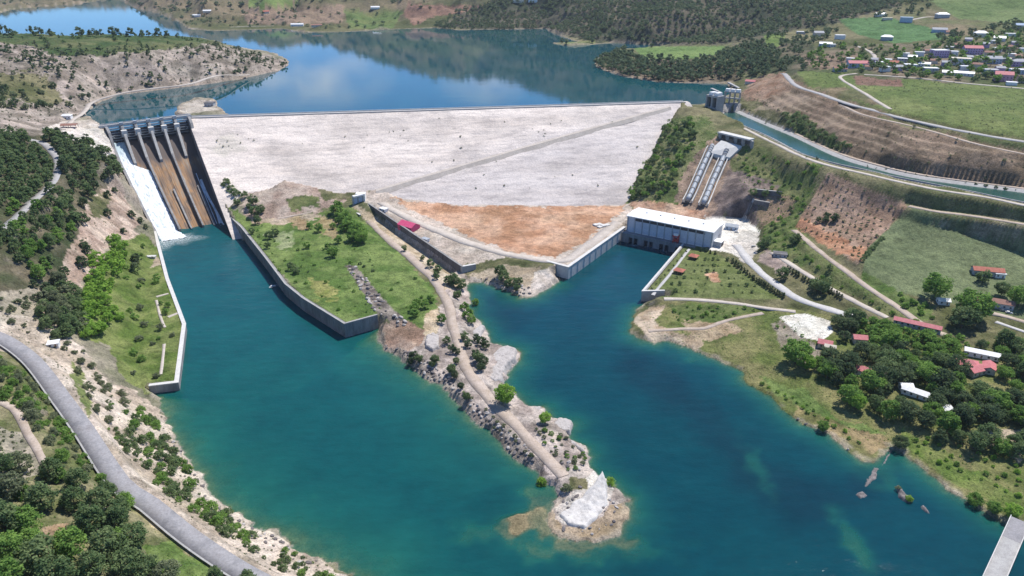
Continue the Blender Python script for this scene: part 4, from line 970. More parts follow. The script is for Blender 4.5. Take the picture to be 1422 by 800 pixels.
# ------------------------------------------------------------------ embankment dam
root = empty('embankment_dam', (DB[0], DB[1], 0), math.atan2(DE[1], DE[0]))
tag(root, 'long pale rockfill dam holding back the blue reservoir', 'dam')
na, nb = 420, 150
bb_ = np.concatenate(([-40, -5.2, -5, 5, 5.2], np.linspace(7, 226, nb)))
V = []; 
lo = np.where(bb_ < 0, 0.0, np.maximum(0.364 * bb_ + 0.2, 0)); hi = 640.0
for bq, l0 in zip(bb_, lo):
    a = np.linspace(l0, hi, na)
    z = np.where(bq < -5, CREST_Z + (bq + 5) / 2.2, CREST_Z - max(bq - 5, 0) / SLOPE) * np.ones(na)
    if bq > 6: z = z + (fbm(a, np.full(na, bq), 9, 4, 71) - 0.5) * 1.1 + (fbm(a, np.full(na, bq * 3), 60, 3, 73) - 0.5) * 1.4 * min(1, (bq - 6) / 20)
    V.append(np.stack((a, np.full(na, -bq), z), 1))
V = np.concatenate(V); i2 = np.arange(len(bb_) * na).reshape(len(bb_), na)
fs = np.stack((i2[:-1, :-1], i2[1:, :-1], i2[1:, 1:], i2[:-1, 1:]), -1).reshape(-1, 4)
face = mesh_np('rockfill_face', V, fs, 'riprap', root, smooth=True)
wx = DB[0] + V[:, 0] * DE[0] - V[:, 1] * DN[0]; wy = DB[1] + V[:, 0] * DE[1] - V[:, 1] * DN[1]
qx, qy = proj(wx, wy, V[:, 2])
tone = sstep(-30, 30, qy - (150 + (925 - qx) * 0.275) + (fbm(wx, wy, 40, 3, 15) - 0.5) * 40)
colr = np.array((0.97, 0.93, 0.88))[None] * (1 - tone[:, None]) + np.array((0.74, 0.74, 0.76))[None] * tone[:, None]
pt_ = sstep(0.52, 0.68, fbm(wx, wy, 55, 4, 81))[:, None] * 0.22; colr = colr * (1 - pt_)
gp = sstep(34, 8, np.hypot(qx - 315, (qy - 200) * 1.6) + (fbm(wx, wy, 10, 3, 83) - 0.5) * 36)[:, None] * 0.5
colr = colr * (1 - gp) + np.array((0.42, 0.46, 0.32)) * gp
vattr(face, 'Col', np.c_[colr, np.ones(len(colr))], 'FLOAT_COLOR')
mb = MB(); mb.box(-2, 634, -4.2, 4.2, CREST_Z - 0.3, CREST_Z + 0.35); mb.build('crest_road', 'pale_asphalt', root)
mb = MB(); mb.box(-2, 634, 4.4, 5.3, CREST_Z - 1.2, CREST_Z + 1.3); mb.build('parapet', 'pale_concrete', root)
mb = MB(); mb.box(-2, 634, -5.6, -4.4, CREST_Z - 0.8, CREST_Z + 0.9); mb.build('kerb_wall', 'concrete', root)
# berm road climbing the face
mb = MB(); prev = None; mbw = MB()
q0, _ = dam_hit(522, 266); q1, _ = dam_hit(930, 149)
a0, b0 = dam_ab(*q0); a1, b1 = dam_ab(*q1)
for t in np.linspace(0, 1, 70):
    a, b = a0 + (a1 - a0) * t, b0 + (b1 - b0) * t - 1.5 * math.sin(t * 3.14)
    wv = 3.3 + 0.5 * math.sin(t * 40)
    zc = CREST_Z - max(b - 5, 0) / SLOPE + 1.3
    cur = [(a, -(b - wv), zc + 0.05), (a, -(b + wv), zc), (a, -(b + wv + 4.6), zc - 4.4), (a, -(b - wv), zc - 3)]
    if prev: mb.add(prev + cur, [(0, 1, 5, 4), (1, 2, 6, 5)])
    prev = cur
mb.build('berm_road', ['pale_track'], root)

# ------------------------------------------------------------------ structures
def lbuild(mb, name, mats, root, smooth=False):
    """vertices given in world metres -> part of root"""
    mb.v = to_local(root, mb.v)
    return mb.build(name, mats, root, smooth=smooth)
def q3(u, s, z):
    c_ = chute(u, s); return (c_[0], c_[1], z)

sp_c = chute(0.5, 60)
spw = empty('spillway', (sp_c[0], sp_c[1], 0), 0)
tag(spw, 'concrete spillway with six gates and rust-stained chute beside the dam', 'spillway')
# chute floor
us = np.linspace(0, 1, 46); ss = np.concatenate((np.linspace(-8, 60, 50), np.linspace(62, 196, 70)))
V = []; UV = []; SHADE_STAIN = []
for s_ in ss:
    for u_ in us:
        c_ = chute(u_, s_); V.append((c_[0] - sp_c[0], c_[1] - sp_c[1], float(floor_z(s_)))); UV.append((u_, s_ / 180.0))
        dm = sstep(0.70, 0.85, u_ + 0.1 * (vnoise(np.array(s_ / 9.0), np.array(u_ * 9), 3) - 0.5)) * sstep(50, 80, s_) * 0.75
        dm = max(dm, sstep(60, 44, s_ + 14 * (vnoise(np.array(u_ * 24), np.array(0.5), 4) - 0.5)) * 0.85); SHADE_STAIN.append(float(dm))  # head of the chute darkened in colour as shade of the gates
ns, nu = len(ss), len(us); i2 = np.arange(ns * nu).reshape(ns, nu)
fs = np.stack((i2[:-1, :-1], i2[1:, :-1], i2[1:, 1:], i2[:-1, 1:]), -1).reshape(-1, 4)
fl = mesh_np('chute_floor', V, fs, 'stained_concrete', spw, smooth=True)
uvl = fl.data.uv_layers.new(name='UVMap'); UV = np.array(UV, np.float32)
uvl.data.foreach_set('uv', UV[fs.ravel()].ravel()); vattr(fl, 'shade_stain', SHADE_STAIN)
def strip_wall(prof, u0, u1, mats, name, root, floor_off=-1.5):
    """a wall along the flow between u0 and u1, prof = [(s, ztop)]"""
    mb = MB(); prev = None
    for i, (s_, zt) in enumerate(prof):
        fz = min(float(floor_z(s_)) + floor_off, zt - 0.5)
        cur = [q3(u0, s_, fz), q3(u0, s_, zt), q3(u1, s_, zt), q3(u1, s_, fz)]
        if prev: mb.add(prev + cur, [(0, 4, 5, 1), (1, 5, 6, 2), (2, 6, 7, 3)])
        if i == 0: mb.add(cur, [(0, 1, 2, 3)])
        if i == len(prof) - 1: mb.add(cur, [(3, 2, 1, 0)])
        prev = cur
    return lbuild(mb, name, mats, root)
def dense(prof, n=24):
    s_ = np.linspace(prof[0][0], prof[-1][0], n); return [(a, float(np.interp(a, [p[0] for p in prof], [p[1] for p in prof]))) for a in s_]
strip_wall([(-14, 80.2), (14, 80.2), (24, 76)] + [(s_, float(floor_z(s_)) + 9) for s_ in range(34, 176, 8)] + [(188, 6.2)], -0.034, -0.002, 'weathered_concrete', 'side_wall', spw)
strip_wall([(-14, 80.2), (14, 80.2), (24, 76)] + [(s_, max(11.8, float(floor_z(s_)) + 10.5)) for s_ in range(34, 190, 6)], 1.002, 1.038, 'weathered_concrete', 'side_wall', spw)
for k_ in range(1, 6):
    u_ = k_ / 6; hw = 0.0165
    strip_wall([(-7, 79.2), (12, 79.2), (15, 73.5), (22, 71.5)] + [(s_, float(floor_z(s_)) + 11 - (s_ - 22) * 0.24) for s_ in range(26, 49, 3)] + [(51, float(floor_z(51)) + 3.2)], u_ - hw, u_ + hw, 'concrete', 'pier', spw)
    mb = MB()
    a, b, c_, d_ = q3(u_ - 0.034, 13.5, 69), q3(u_ + 0.034, 13.5, 69), q3(u_ + 0.034, 20, 69), q3(u_ - 0.034, 20, 69)
    mb.hexa([d_, c_, b, a], [(p[0], p[1], 75.8) for p in (d_, c_, b, a)])
    hh = lbuild(mb, 'trunnion_block', 'pale_concrete', spw)
    mb = MB()
    a, b, c_, d_ = q3(u_ - 0.022, 5.0, 80.4), q3(u_ + 0.022, 5.0, 80.4), q3(u_ + 0.022, 9.5, 80.4), q3(u_ - 0.022, 9.5, 80.4)
    mb.hexa([d_, c_, b, a], [(p[0], p[1], 83.4) for p in (d_, c_, b, a)])
    lbuild(mb, 'hoist_house', 'grey_metal', spw)
for ua, ub, w0 in ((0.333, 0.333, 45), (0.667, 0.667, 45), (0.5, 0.5, 104), (0.835, 0.835, 104)):
    hgt = 5.2 if w0 == 45 else 2.2
    strip_wall([(s_, float(floor_z(s_)) + hgt) for s_ in range(w0, 180, 7)] + [(180, 2.8 if w0 == 45 else 1.2)], ua - 0.012, ua + 0.012, 'weathered_concrete', 'divider_wall', spw)
for k_ in range(6):
    mb = MB(); prev = None
    for t in np.linspace(0, 1, 9):
        s_ = 10.5 - 3.2 * t + 2.0 * math.sin(t * math.pi); z = 61.6 + 13.6 * t
        cur = [q3(k_ / 6 + 0.017, s_, z), q3((k_ + 1) / 6 - 0.017, s_, z)]
        if prev: mb.add(prev + cur, [(1, 0, 2, 3)])
        prev = cur
    g = lbuild(mb, 'sluice_gate', 'dark_metal', spw)
    for j in range(1, 5):
        mb = MB()
        t = j / 5; s_ = 11.0 - 3.2 * t + 2.0 * math.sin(t * math.pi); z = 61.6 + 13.6 * t
        mb.beam(q3(k_ / 6 + 0.018, s_, z), q3((k_ + 1) / 6 - 0.018, s_, z), 0.7, 0.5); lbuild(mb, 'gate_rib', 'grey_metal', spw).parent = g
    for f_ in (0.3, 0.7):
        uu = (k_ + f_) / 6; mb = MB(); mb.beam(q3(uu, 11.5, 67), q3(k_ / 6 + (0.02 if f_ < .5 else 0.147), 16.5, 70.5), 0.6, 0.6); lbuild(mb, 'gate_arm', 'grey_metal', spw).parent = g
mb = MB(); a, b = q3(-0.10, 0, 0), q3(1.06, 0, 0)
def across(mb, s0, s1, z0, z1, u0=-0.10, u1=1.06):
    p = [q3(u0, s1, z0), q3(u1, s1, z0), q3(u1, s0, z0), q3(u0, s0, z0)]
    mb.hexa(p, [(x, y, z1) for x, y, z in p]); return mb
lbuild(across(MB(), -5, 4.2, 78.6, 80.3), 'bridge_deck', 'concrete', spw)
lbuild(across(MB(), 4.3, 4.7, 78.9, 81.5), 'railing', 'pale_concrete', spw)
lbuild(across(MB(), -5.5, -5.1, 78.9, 81.4), 'railing', 'pale_concrete', spw)
lbuild(across(MB(), 7.6, 9.4, 76.6, 78.0, 0, 1), 'service_walkway', 'grey_metal', spw)

# falling water in the left bay and a trickle in the right one
def flow(name, uf, s0, s1, n, lift, amp, mat='foam', fade=False):
    ss = np.linspace(s0, s1, n); us = np.linspace(0, 1, 22); V = []; UV = []; TH = []
    for s_ in ss:
        ua, ub = uf(s_)
        for k_ in us:
            u_ = ua + (ub - ua) * k_; c_ = chute(u_, s_)
            z = max(float(floor_z(min(s_, 181))), -0.4) + lift + amp * (float(vnoise(np.array(u_ * 60), np.array(s_ / 3.0), 4)) - 0.5) - (0.9 if k_ in (0.0, 1.0) else 0)
            V.append((c_[0], c_[1], z)); UV.append((u_, s_ / 60)); TH.append(float(sstep(44, 26, s_)))
    i2 = np.arange(len(ss) * 22).reshape(len(ss), 22)
    fs = np.stack((i2[:-1, :-1], i2[1:, :-1], i2[1:, 1:], i2[:-1, 1:]), -1).reshape(-1, 4)
    o = mesh_np(name, V, fs, mat, smooth=True); uvl = o.data.uv_layers.new(name='UVMap')
    uvl.data.foreach_set('uv', np.array(UV, np.float32)[fs.ravel()].ravel()); vattr(o, 'thin', TH)
    return tag(o, kind='structure')
flow('white_water', lambda s_: (0.002, 0.148 if s_ < 50 else 0.148 + (0.318 - 0.148) * float(sstep(48, 66, s_)) + (0.05 * float(sstep(176, 200, s_)))), 12, 203, 130, 0.9, 1.3)
flow('white_water', lambda s_: (0.90 - 0.02 * math.sin(s_ / 14), 0.925 + 0.05 * float(sstep(110, 180, s_))), 92, 182, 60, 0.35, 0.3)
flow('white_water', lambda s_: (0.872, 0.883), 80, 180, 60, 0.3, 0.2)
# spreading foam on the pool
V = []; AL = []; fcen = chute(0.16, 196); 
for r_ in np.linspace(0, 1, 12):
    for t in range(28):
        a = 2 * math.pi * t / 28; rr = r_ * (24 + 6 * math.sin(a * 3 + 1) + 4 * math.sin(a * 7))
        V.append((fcen[0] + math.cos(a) * rr * 1.0 + 6 * r_, fcen[1] + math.sin(a) * rr * 1.1 - 6 * r_, 0.12)); AL.append(min(1, 1.5 * (1 - r_)))
fs = [(i * 28 + t, (i + 1) * 28 + t, (i + 1) * 28 + (t + 1) % 28, i * 28 + (t + 1) % 28) for i in range(11) for t in range(28)]
V = [v for v in V]
o = mesh_np('foam_patch', V, fs, 'thin_foam'); vattr(o, 'walpha', AL); tag(o, kind='structure')
# boils in front of the powerhouse
for px, py, rr in ((903, 343, 8), (880, 341, 5), (922, 348, 5)):
    q = P(px, py, 0); V = []; AL = []
    for r_ in np.linspace(0, 1, 6):
        for t in range(18):
            a = 2 * math.pi * t / 18; V.append((q[0] + math.cos(a) * rr * r_, q[1] + math.sin(a) * rr * r_, 0.1)); AL.append(0.55 * (1 - r_))
    fs = [(i * 18 + t, (i + 1) * 18 + t, (i + 1) * 18 + (t + 1) % 18, i * 18 + (t + 1) % 18) for i in range(5) for t in range(18)]
    o = mesh_np('foam_patch', V, fs, 'thin_foam'); vattr(o, 'walpha', AL); tag(o, kind='structure')

# retaining walls: path on the water line, body set back from the water
def offset_path(p, d):
    p = np.asarray(p, float); out = []
    for i in range(len(p)):
        ns_ = []
        for j in (i - 1, i):
            if 0 <= j < len(p) - 1:
                t = p[j + 1] - p[j]; t = t / np.linalg.norm(t); ns_.append(np.array((-t[1], t[0])))
        n = sum(ns_); n = n / np.linalg.norm(n); k_ = 1 / max(0.4, n @ ns_[0])
        out.append(p[i] + n * d * k_)
    return np.array(out)
def wall(name, label, path, tops, zb, thick, side, mat, cop, cop_h=0.7, cop_w=None, ribs=0, parapet=0):
    """side +1: body to the left of the path"""
    path = np.array(path, float)
    tops = np.broadcast_to(np.array(tops, float), (len(path),)); zbs = np.broadcast_to(np.array(zb, float), (len(path),))
    c_ = path.mean(0); root = empty(name, (c_[0], c_[1], float(zbs.min())))
    tag(root, label, 'wall')
    inn = offset_path(path, side * thick)
    mb = MB()
    for i in range(len(path) - 1):
        b4 = [(*path[i], zbs[i]), (*path[i + 1], zbs[i + 1]), (*inn[i + 1], zbs[i + 1]), (*inn[i], zbs[i])]
        t4 = [(*path[i], tops[i]), (*path[i + 1], tops[i + 1]), (*inn[i + 1], tops[i + 1]), (*inn[i], tops[i])]
        if side < 0: b4, t4 = b4[::-1], t4[::-1]
        mb.hexa(b4, t4)
    lbuild(mb, 'wall_body', mat, root)
    o1 = offset_path(path, -side * 0.25); o2 = offset_path(path, side * (cop_w or thick + 0.2)); mb = MB()
    for i in range(len(path) - 1):
        b4 = [(*o1[i], tops[i] + 0.002), (*o1[i + 1], tops[i + 1] + 0.002), (*o2[i + 1], tops[i + 1] + 0.002), (*o2[i], tops[i] + 0.002)]
        t4 = [(x, y, z + cop_h) for x, y, z in b4]
        if side < 0: b4, t4 = b4[::-1], t4[::-1]
        mb.hexa(b4, t4)
    lbuild(mb, 'coping', cop, root)
    if ribs:
        mb = MB(); of = offset_path(path, -side * 0.12)
        for i in range(len(path) - 1):
            Lg = np.linalg.norm(path[i + 1] - path[i]); n = max(1, int(Lg / ribs))
            for j in range(n):
                t = (j + 0.5) / n; a = of[i] + (of[i + 1] - of[i]) * t; zt = tops[i] + (tops[i + 1] - tops[i]) * t; zb_ = zbs[i] + (zbs[i + 1] - zbs[i]) * t
                mb.beam((a[0], a[1], zb_), (a[0], a[1], zt - 0.2), 0.5, 0.35)
        lbuild(mb, 'rib', mat, root)
    return root
W0 = lambda pts: [P(a, b, 0) for a, b in pts]
p1 = [chute(1.02, 168)] + W0([(314, 308), (337, 331), (371, 375), (398, 412), (422, 432), (480, 469), (526, 456)])
wall('retaining_wall', 'long grey wall holding the green spit along the spillway pool', p1, [11.8, 11.6, 11.4, 11.2, 11.2, 11.2, 11.2, 11.2], -7, 2.6, +1, 'weathered_concrete', 'concrete', 0.7, 1.0, ribs=9)
p2 = W0([(218, 327), (236, 395), (260, 459), (250, 542), (209, 547)])
wall('retaining_wall', 'white-topped bank wall on the left side of the spillway pool', p2, [6.0, 5.6, 5.6, 5.6, 5.6], -7, 2.4, -1, 'weathered_concrete', 'pale_concrete', 0.6, 2.6)
p3 = W0([(758, 379), (789, 388), (868, 330)])
wall('retaining_wall', 'pale straight wall along the brown yard left of the powerhouse', p3, [11.0, 11.2, 11.2], -7, 2.6, +1, 'pale_concrete', 'pale_concrete', 0.5, ribs=12)
p4 = W0([(950, 347), (890, 419), (922, 418)])
wall('retaining_wall', 'pale wall round the picnic terrace right of the tailrace', p4, [9.2, 9.2, 9.0], -7, 2.4, +1, 'concrete', 'pale_concrete', 0.6, 1.6, ribs=10)
# the old lock wall in the middle of the spit
la, lb = P(503, 277, 18), P(641, 371, 11.5)
n_l = 8; pl_ = [la + (lb - la) * t for t in np.linspace(0, 1, n_l)]
wall('lock_wall', 'tall dark wall of the drained lock crossing the dirt spit', pl_, list(np.linspace(17.6, 11.8, n_l)), list(np.linspace(4, -1, n_l)), 2.2, +1, 'dark_concrete', 'weathered_concrete', 0.5, 1.5, ribs=7)
e0, e1 = lb + (lb - la) / np.linalg.norm(lb - la) * 0.1, P(650, 366, 11.5)
wall('lock_wall', 'short pale end wall closing the drained lock above the cove', [e0, e0 + np.array((12.0, 8.5))], [11.6, 10.4], -1, 2.0, +1, 'concrete', 'pale_concrete', 0.4)
l2a, l2b = P(474, 280, 15), P(501, 297, 13)
wall('lock_wall', 'low pale side wall at the head of the drained lock', [l2a, l2b], [13.5, 12.0], 4, 1.6, -1, 'concrete', 'pale_concrete', 0.4)
q = hit(491, 284)[:2]; q2 = hit(504, 279)[:2]; gz = max(hz(*q), hz(*q2))
root = empty('lock_gate', (q[0], q[1], gz - 3)); tag(root, 'blue-white gate frame at the head of the drained lock', 'gate')
for f_ in (0.0, 0.5, 1.0):
    mb = MB(); a = q + (q2 - q) * f_; mb.beam((a[0], a[1], gz - 4), (a[0], a[1], gz + 6.2), 1.6, 1.6); lbuild(mb, 'post', 'grey_metal', root)
mb = MB(); mb.beam((q[0], q[1], gz + 7), (q2[0], q2[1], gz + 7), 4.2, 1.5); lbuild(mb, 'lintel', 'white_paint', root)
mb = MB(); mb.beam((q[0], q[1], gz + 1), (q2[0], q2[1], gz + 1), 0.5, 8); lbuild(mb, 'leaf', 'blue_wall', root)
mb = MB(); a = q + (q2 - q) * 0.5 + np.array((2.0, 6.5)); mb.box(a[0] - 5, a[0] + 5, a[1] - 3.5, a[1] + 3.5, gz - 2, gz + 8); lbuild(mb, 'winch_house', 'white_paint', root)

# guard wall on the outer edge of the asphalt road
pth = road_w['asphalt_road'][0]
t = np.gradient(pth[:, :2], axis=0); t /= np.linalg.norm(t, axis=1)[:, None]
lf = np.c_[t[:, 1], -t[:, 0]]; e_ = pth[:, :2] + lf * 5.0
root = empty('guard_wall', tuple(pth[len(pth) // 2])); tag(root, 'low stone guard wall along the outer edge of the curving asphalt road', 'wall')
mb = MB(); mc = MB()
for i in range(len(e_) - 1):
    mb.beam((e_[i][0], e_[i][1], pth[i][2] + 0.2), (e_[i + 1][0], e_[i + 1][1], pth[i + 1][2] + 0.2), 0.55, 1.8)
    mc.beam((e_[i][0], e_[i][1], pth[i][2] + 1.15), (e_[i + 1][0], e_[i + 1][1], pth[i + 1][2] + 1.15), 0.8, 0.12)
lbuild(mb, 'wall_body', 'dark_rock', root); lbuild(mc, 'coping', 'concrete', root)

# ------------------------------------------------------------------ powerhouse
fa, fb = P(866, 336, 0), P(940, 352, 0)
ud = (fb - fa) / np.linalg.norm(fb - fa); ph_rz = math.atan2(ud[1], ud[0]); vd = np.array((-ud[1], ud[0]))
o_ = fa + vd * 6.0
PH = empty('powerhouse', (o_[0], o_[1], 0), ph_rz)
tag(PH, 'long white powerhouse with bluish panel front standing in the tailrace', 'powerhouse')
LN, DP = 86.0, 27.0
mb = MB(); mb.box(-2, LN + 1, -0.8, DP, -7, 9.0); mb.box(-3, LN - 14, -6, -0.8, 6.0, 9.2); mb.box(-3, LN - 14, -6.4, -0.8, 9.2, 9.6)
OPN = [(5, 9), (10.4, 14.4), (21, 25), (26.4, 30.4), (37, 41), (42.4, 46.4), (53, 57), (58.4, 62.4)]
xs = [-3.0]
for a, b in OPN: xs += [a, b]
xs.append(LN - 14)
for i in range(0, len(xs), 2): mb.box(xs[i], xs[i + 1], -6, -0.8, -7, 6.0)
mb.build('substructure', 'weathered_concrete', PH)
for a, b in OPN:
    mb = MB(); mb.box(a, b, -2.6, -1.0, -6, 5.9); mb.build('draft_tube_gate', 'dark_metal', PH)
mb = MB(); mb.box(0, LN, 0, DP, 9.0, 25.2); mb.build('hall_wall', 'white_paint', PH)
pw = (LN - 1.2) / 11
for i in range(11):
    x0 = 0.9 + i * pw
    fr = MB(); fr.box(x0, x0 + pw - 1.0, -0.25, 0.1, 10.6 if 0 < i < 10 else 9.8, 21.6 if 0 < i < 10 else 24.6); fr.build('facade_panel', 'panel_glass', PH)
for i in range(12):
    mb = MB(); mb.box(0.35 + i * pw - 0.45, 0.35 + i * pw + 0.45, -0.7, 0.0, 9.02, 24.9); mb.build('pilaster', 'grey_metal', PH)
mb = MB(); mb.box(pw, LN - pw, -0.5, 0.05, 22.0, 25.0); mb.build('eaves_louvre', 'dark_metal', PH)
mb = MB(); mb.add([(-1, -1.6, 25.3), (LN + 1, -1.6, 25.3), (LN + 1, DP + 1, 25.3), (-1, DP + 1, 25.3), (-1, DP / 2, 27.2), (LN + 1, DP / 2, 27.2), (-1, -1.6, 26.1), (LN + 1, -1.6, 26.1), (LN + 1, DP + 1, 26.1), (-1, DP + 1, 26.1)],
    [(3, 2, 1, 0), (0, 1, 7, 6), (6, 7, 5, 4), (4, 5, 8, 9), (2, 3, 9, 8), (0, 6, 4, 9, 3), (1, 2, 8, 5, 7)])
rf = mb.build('roof', 'roof_sheet', PH)
mb = MB()
for i in range(1, 6):
    mb = MB(); mb.box(i * LN / 6 - 0.8, i * LN / 6 + 0.8, DP / 2 - 0.8, DP / 2 + 0.8, 26.9, 28.1); mb.build('vent', 'white_paint', rf)
mb = MB(); mb.box(LN + 0.1, LN + 7, 4, 13, 9.0, 15.5); an = mb.build('annex', 'grey_wall', PH)
mb = MB(); mb.box(LN - 0.2, LN + 7.6, 3.4, 13.6, 15.52, 16.0); mb.build('annex_roof', 'roof_sheet', an)
mb = MB(); mb.box(LN + 7.02, LN + 7.2, 6, 10.5, 9.2, 13.6); mb.build('door', 'dark_metal', an)
mb = MB(); mb.box(LN + 0.02, LN + 0.2, 16, 23, 9.2, 17.5); mb.build('door', 'grey_metal', PH)
mb = MB(); mb.box(-7, -0.1, 2, 9, 8.0, 9.3); mb.build('side_balcony', 'dark_concrete', PH)
# gantry crane on the deck
q = o_ + ud * 52 - vd * 3.4
GC = empty('gantry_crane', (q[0], q[1], 9.6), ph_rz); tag(GC, 'small red and white gantry crane on the powerhouse deck', 'crane')
mb = MB()
for x in (-2.2, 2.2):
    for y in (-1.6, 1.6):
        mb = MB(); mb.box(x - 0.3, x + 0.3, y - 0.3, y + 0.3, 0, 6.2); mb.build('leg', 'red_paint', GC)
mb = MB(); mb.box(-3, 3, -2, 2, 6.2, 7.2); mb.build('beam', 'red_paint', GC)
mb = MB(); mb.box(-2, 2, -1.8, 1.8, 7.2, 9.4); mb.build('cab', 'white_paint', GC)
mb = MB(); mb.box(-1.8, 1.8, -1.2, 1.2, 1.2, 4.2); mb.build('hoist', 'red_paint', GC)

# ------------------------------------------------------------------ penstocks
def gpath(pxs, n, up=0):
    w3 = [hit(*q) for q in pxs]
    out = []
    for i in range(len(w3) - 1):
        for t in np.linspace(0, 1, n, endpoint=False): out.append(w3[i] + (w3[i + 1] - w3[i]) * t)
    out.append(w3[-1])
    return np.array([(p[0], p[1], p[2] + up) for p in out])
for pxs, lab in (([(989, 205), (984, 215), (969, 250), (954, 284)], 'left steel penstock in its white-edged trough above the powerhouse'), ([(1010, 210), (1005, 220), (990, 254), (976, 288)], 'right steel penstock in its white-edged trough above the powerhouse')):
    pt = gpath(pxs, 8, 0); zz = np.convolve(np.pad(pt[:, 2], 4, mode='edge'), np.ones(9) / 9, 'valid'); pt[:, 2] = np.maximum(zz, pt[:, 2] - 0.6) + 1.0
    root = empty('penstock', tuple(pt[-1])); tag(root, lab, 'penstock', 'penstocks above the powerhouse')
    dr = (pt[-1] - pt[0])[:2]; dr /= np.linalg.norm(dr); sd = np.array((-dr[1], dr[0]))
    mb = MB(); mb.tube([(p[0], p[1], p[2] + 2.0) for p in pt], 2.6, 14); lbuild(mb, 'pipe', 'grey_metal', root, True)
    mb = MB()
    for i in range(2, len(pt) - 1, 2):
        d = pt[min(i + 1, len(pt) - 1)] - pt[i]; d = d / np.linalg.norm(d)
        a = pt[i] + (0, 0, 2.0); mb = MB(); mb.tube([a - d * 0.6, a + d * 0.6], 3.0, 14)
        lbuild(mb, 'joint_ring', 'weathered_concrete', root)
    for k_ in (-1, 1):
        mb = MB()
        for i in range(len(pt) - 1):
            a, b = pt[i].copy(), pt[i + 1].copy(); a[:2] += sd * 4.9 * k_; b[:2] += sd * 4.9 * k_
            mb.beam(a + (0, 0, 0.2), b + (0, 0, 0.2), 1.0, 3.2)
        lbuild(mb, 'trough_wall', 'pale_concrete', root)
    mb = MB()
    for i in range(len(pt) - 1):
        mb.beam(pt[i] - (0, 0, 1.6), pt[i + 1] - (0, 0, 1.6), 9.6, 1.0)
    lbuild(mb, 'trough_bed', 'dark_concrete', root)
hA, hB = hit(999, 190), hit(1043, 203)
root = empty('penstock_headworks', tuple((hA + hB) / 2)); tag(root, 'pale concrete headworks block where both penstocks begin', 'headworks')
zt = max(hA[2], hB[2]) + 5.5
mb = MB(); mb.beam((hA[0], hA[1], zt), (hB[0], hB[1], zt), 9, 1.6); lbuild(mb, 'deck', 'pale_concrete', root)
mb = MB()
for t in (0.0, 0.24, 0.5, 0.74, 1.0):
    a = hA + (hB - hA) * t; mb = MB(); mb.beam((a[0], a[1] - 1, zt - 12), (a[0], a[1] - 1, zt - 0.8), 2.4, 7)
    lbuild(mb, 'pier', 'concrete', root)
mb = MB(); a, b = hA + (0, 3.2, 0), hB + (0, 3.2, 0); mb.beam((a[0], a[1], zt - 6), (b[0], b[1], zt - 6), 1.5, 10); lbuild(mb, 'back_wall', 'dark_concrete', root)
mb = MB()
s1, s2, s3, s4 = hit(1001, 198), hit(1030, 206), hit(1013, 222), hit(982, 214)
mb.hexa([(p[0], p[1], p[2] - 3) for p in (s4, s3, s2, s1)], [(p[0], p[1], p[2] + 2.6) for p in (s4, s3, s2, s1)]); lbuild(mb, 'apron', 'pale_concrete', root)

# ------------------------------------------------------------------ canal intake at the right end of the crest
ia = P(978, 156, 66); ib = P(997, 160, 66)
iu = (ib - ia) / np.linalg.norm(ib - ia)
IN = empty('intake_tower', (ia[0], ia[1], 60), math.atan2(iu[1], iu[0])); tag(IN, 'grey concrete intake tower with two white caps at the crest end', 'intake tower')
mb = MB(); mb.box(0, 20, 0, 13, 0, 14); mb.box(0, 20, 9, 13, 14, 27)
for x in (0, 8.9, 17.8): mb.box(x, x + 2.2, 0, 9, 14, 27)
mb.box(0, 20, 0, 13, 27, 29.2); mb.box(0, 20, -1.2, 0, 13, 14.2); mb.build('tower_frame', 'concrete', IN)
for x in (2.3, 11.2):
    mb = MB(); mb.box(x, x + 6.5, 6, 8.9, 14, 26.9); mb.build('gate_panel', 'dark_metal', IN)
for x in (3, 11.5):
    mb = MB(); mb.box(x, x + 6.2, 2, 11, 29.2, 33); mb.build('cap', 'white_paint', IN)
ja = P(1003, 150, 67); jb = P(1024, 152, 67); ju = (jb - ja) / np.linalg.norm(jb - ja)
IN2 = empty('canal_gatehouse', (ja[0], ja[1], 58), math.atan2(ju[1], ju[0])); tag(IN2, 'open concrete gatehouse with three white caps over the canal mouth', 'gatehouse')
mb = MB(); mb.box(-1, 22, -1, 9, 12, 14.2); mb.build('deck', 'pale_concrete', IN2)
mb = MB()
for x in (-0.8, 6.4, 13.6, 20.8):
    mb = MB(); mb.box(x, x + 1.6, 0, 8, 0, 12); mb.build('pier', 'concrete', IN2)
mb = MB(); mb.box(0, 21, 6, 7.5, 0, 11.9); mb.build('gate_panel', 'dark_metal', IN2)
mb = MB()
for x in (0.2, 6.8, 13.4, 20.0):
    for y in (1.0, 7.0): mb.box(x, x + 1.1, y, y + 1.1, 14.2, 31)
mb.box(0, 21.2, 0.8, 8.3, 22, 23); mb.box(0, 21.2, 0.8, 8.3, 30, 31.2); mb.build('frame', 'concrete', IN2)
for x in (1, 8, 15):
    mb = MB(); mb.box(x, x + 5.6, 1.5, 7.5, 31.2, 34.5); mb.build('cap', 'white_paint', IN2)
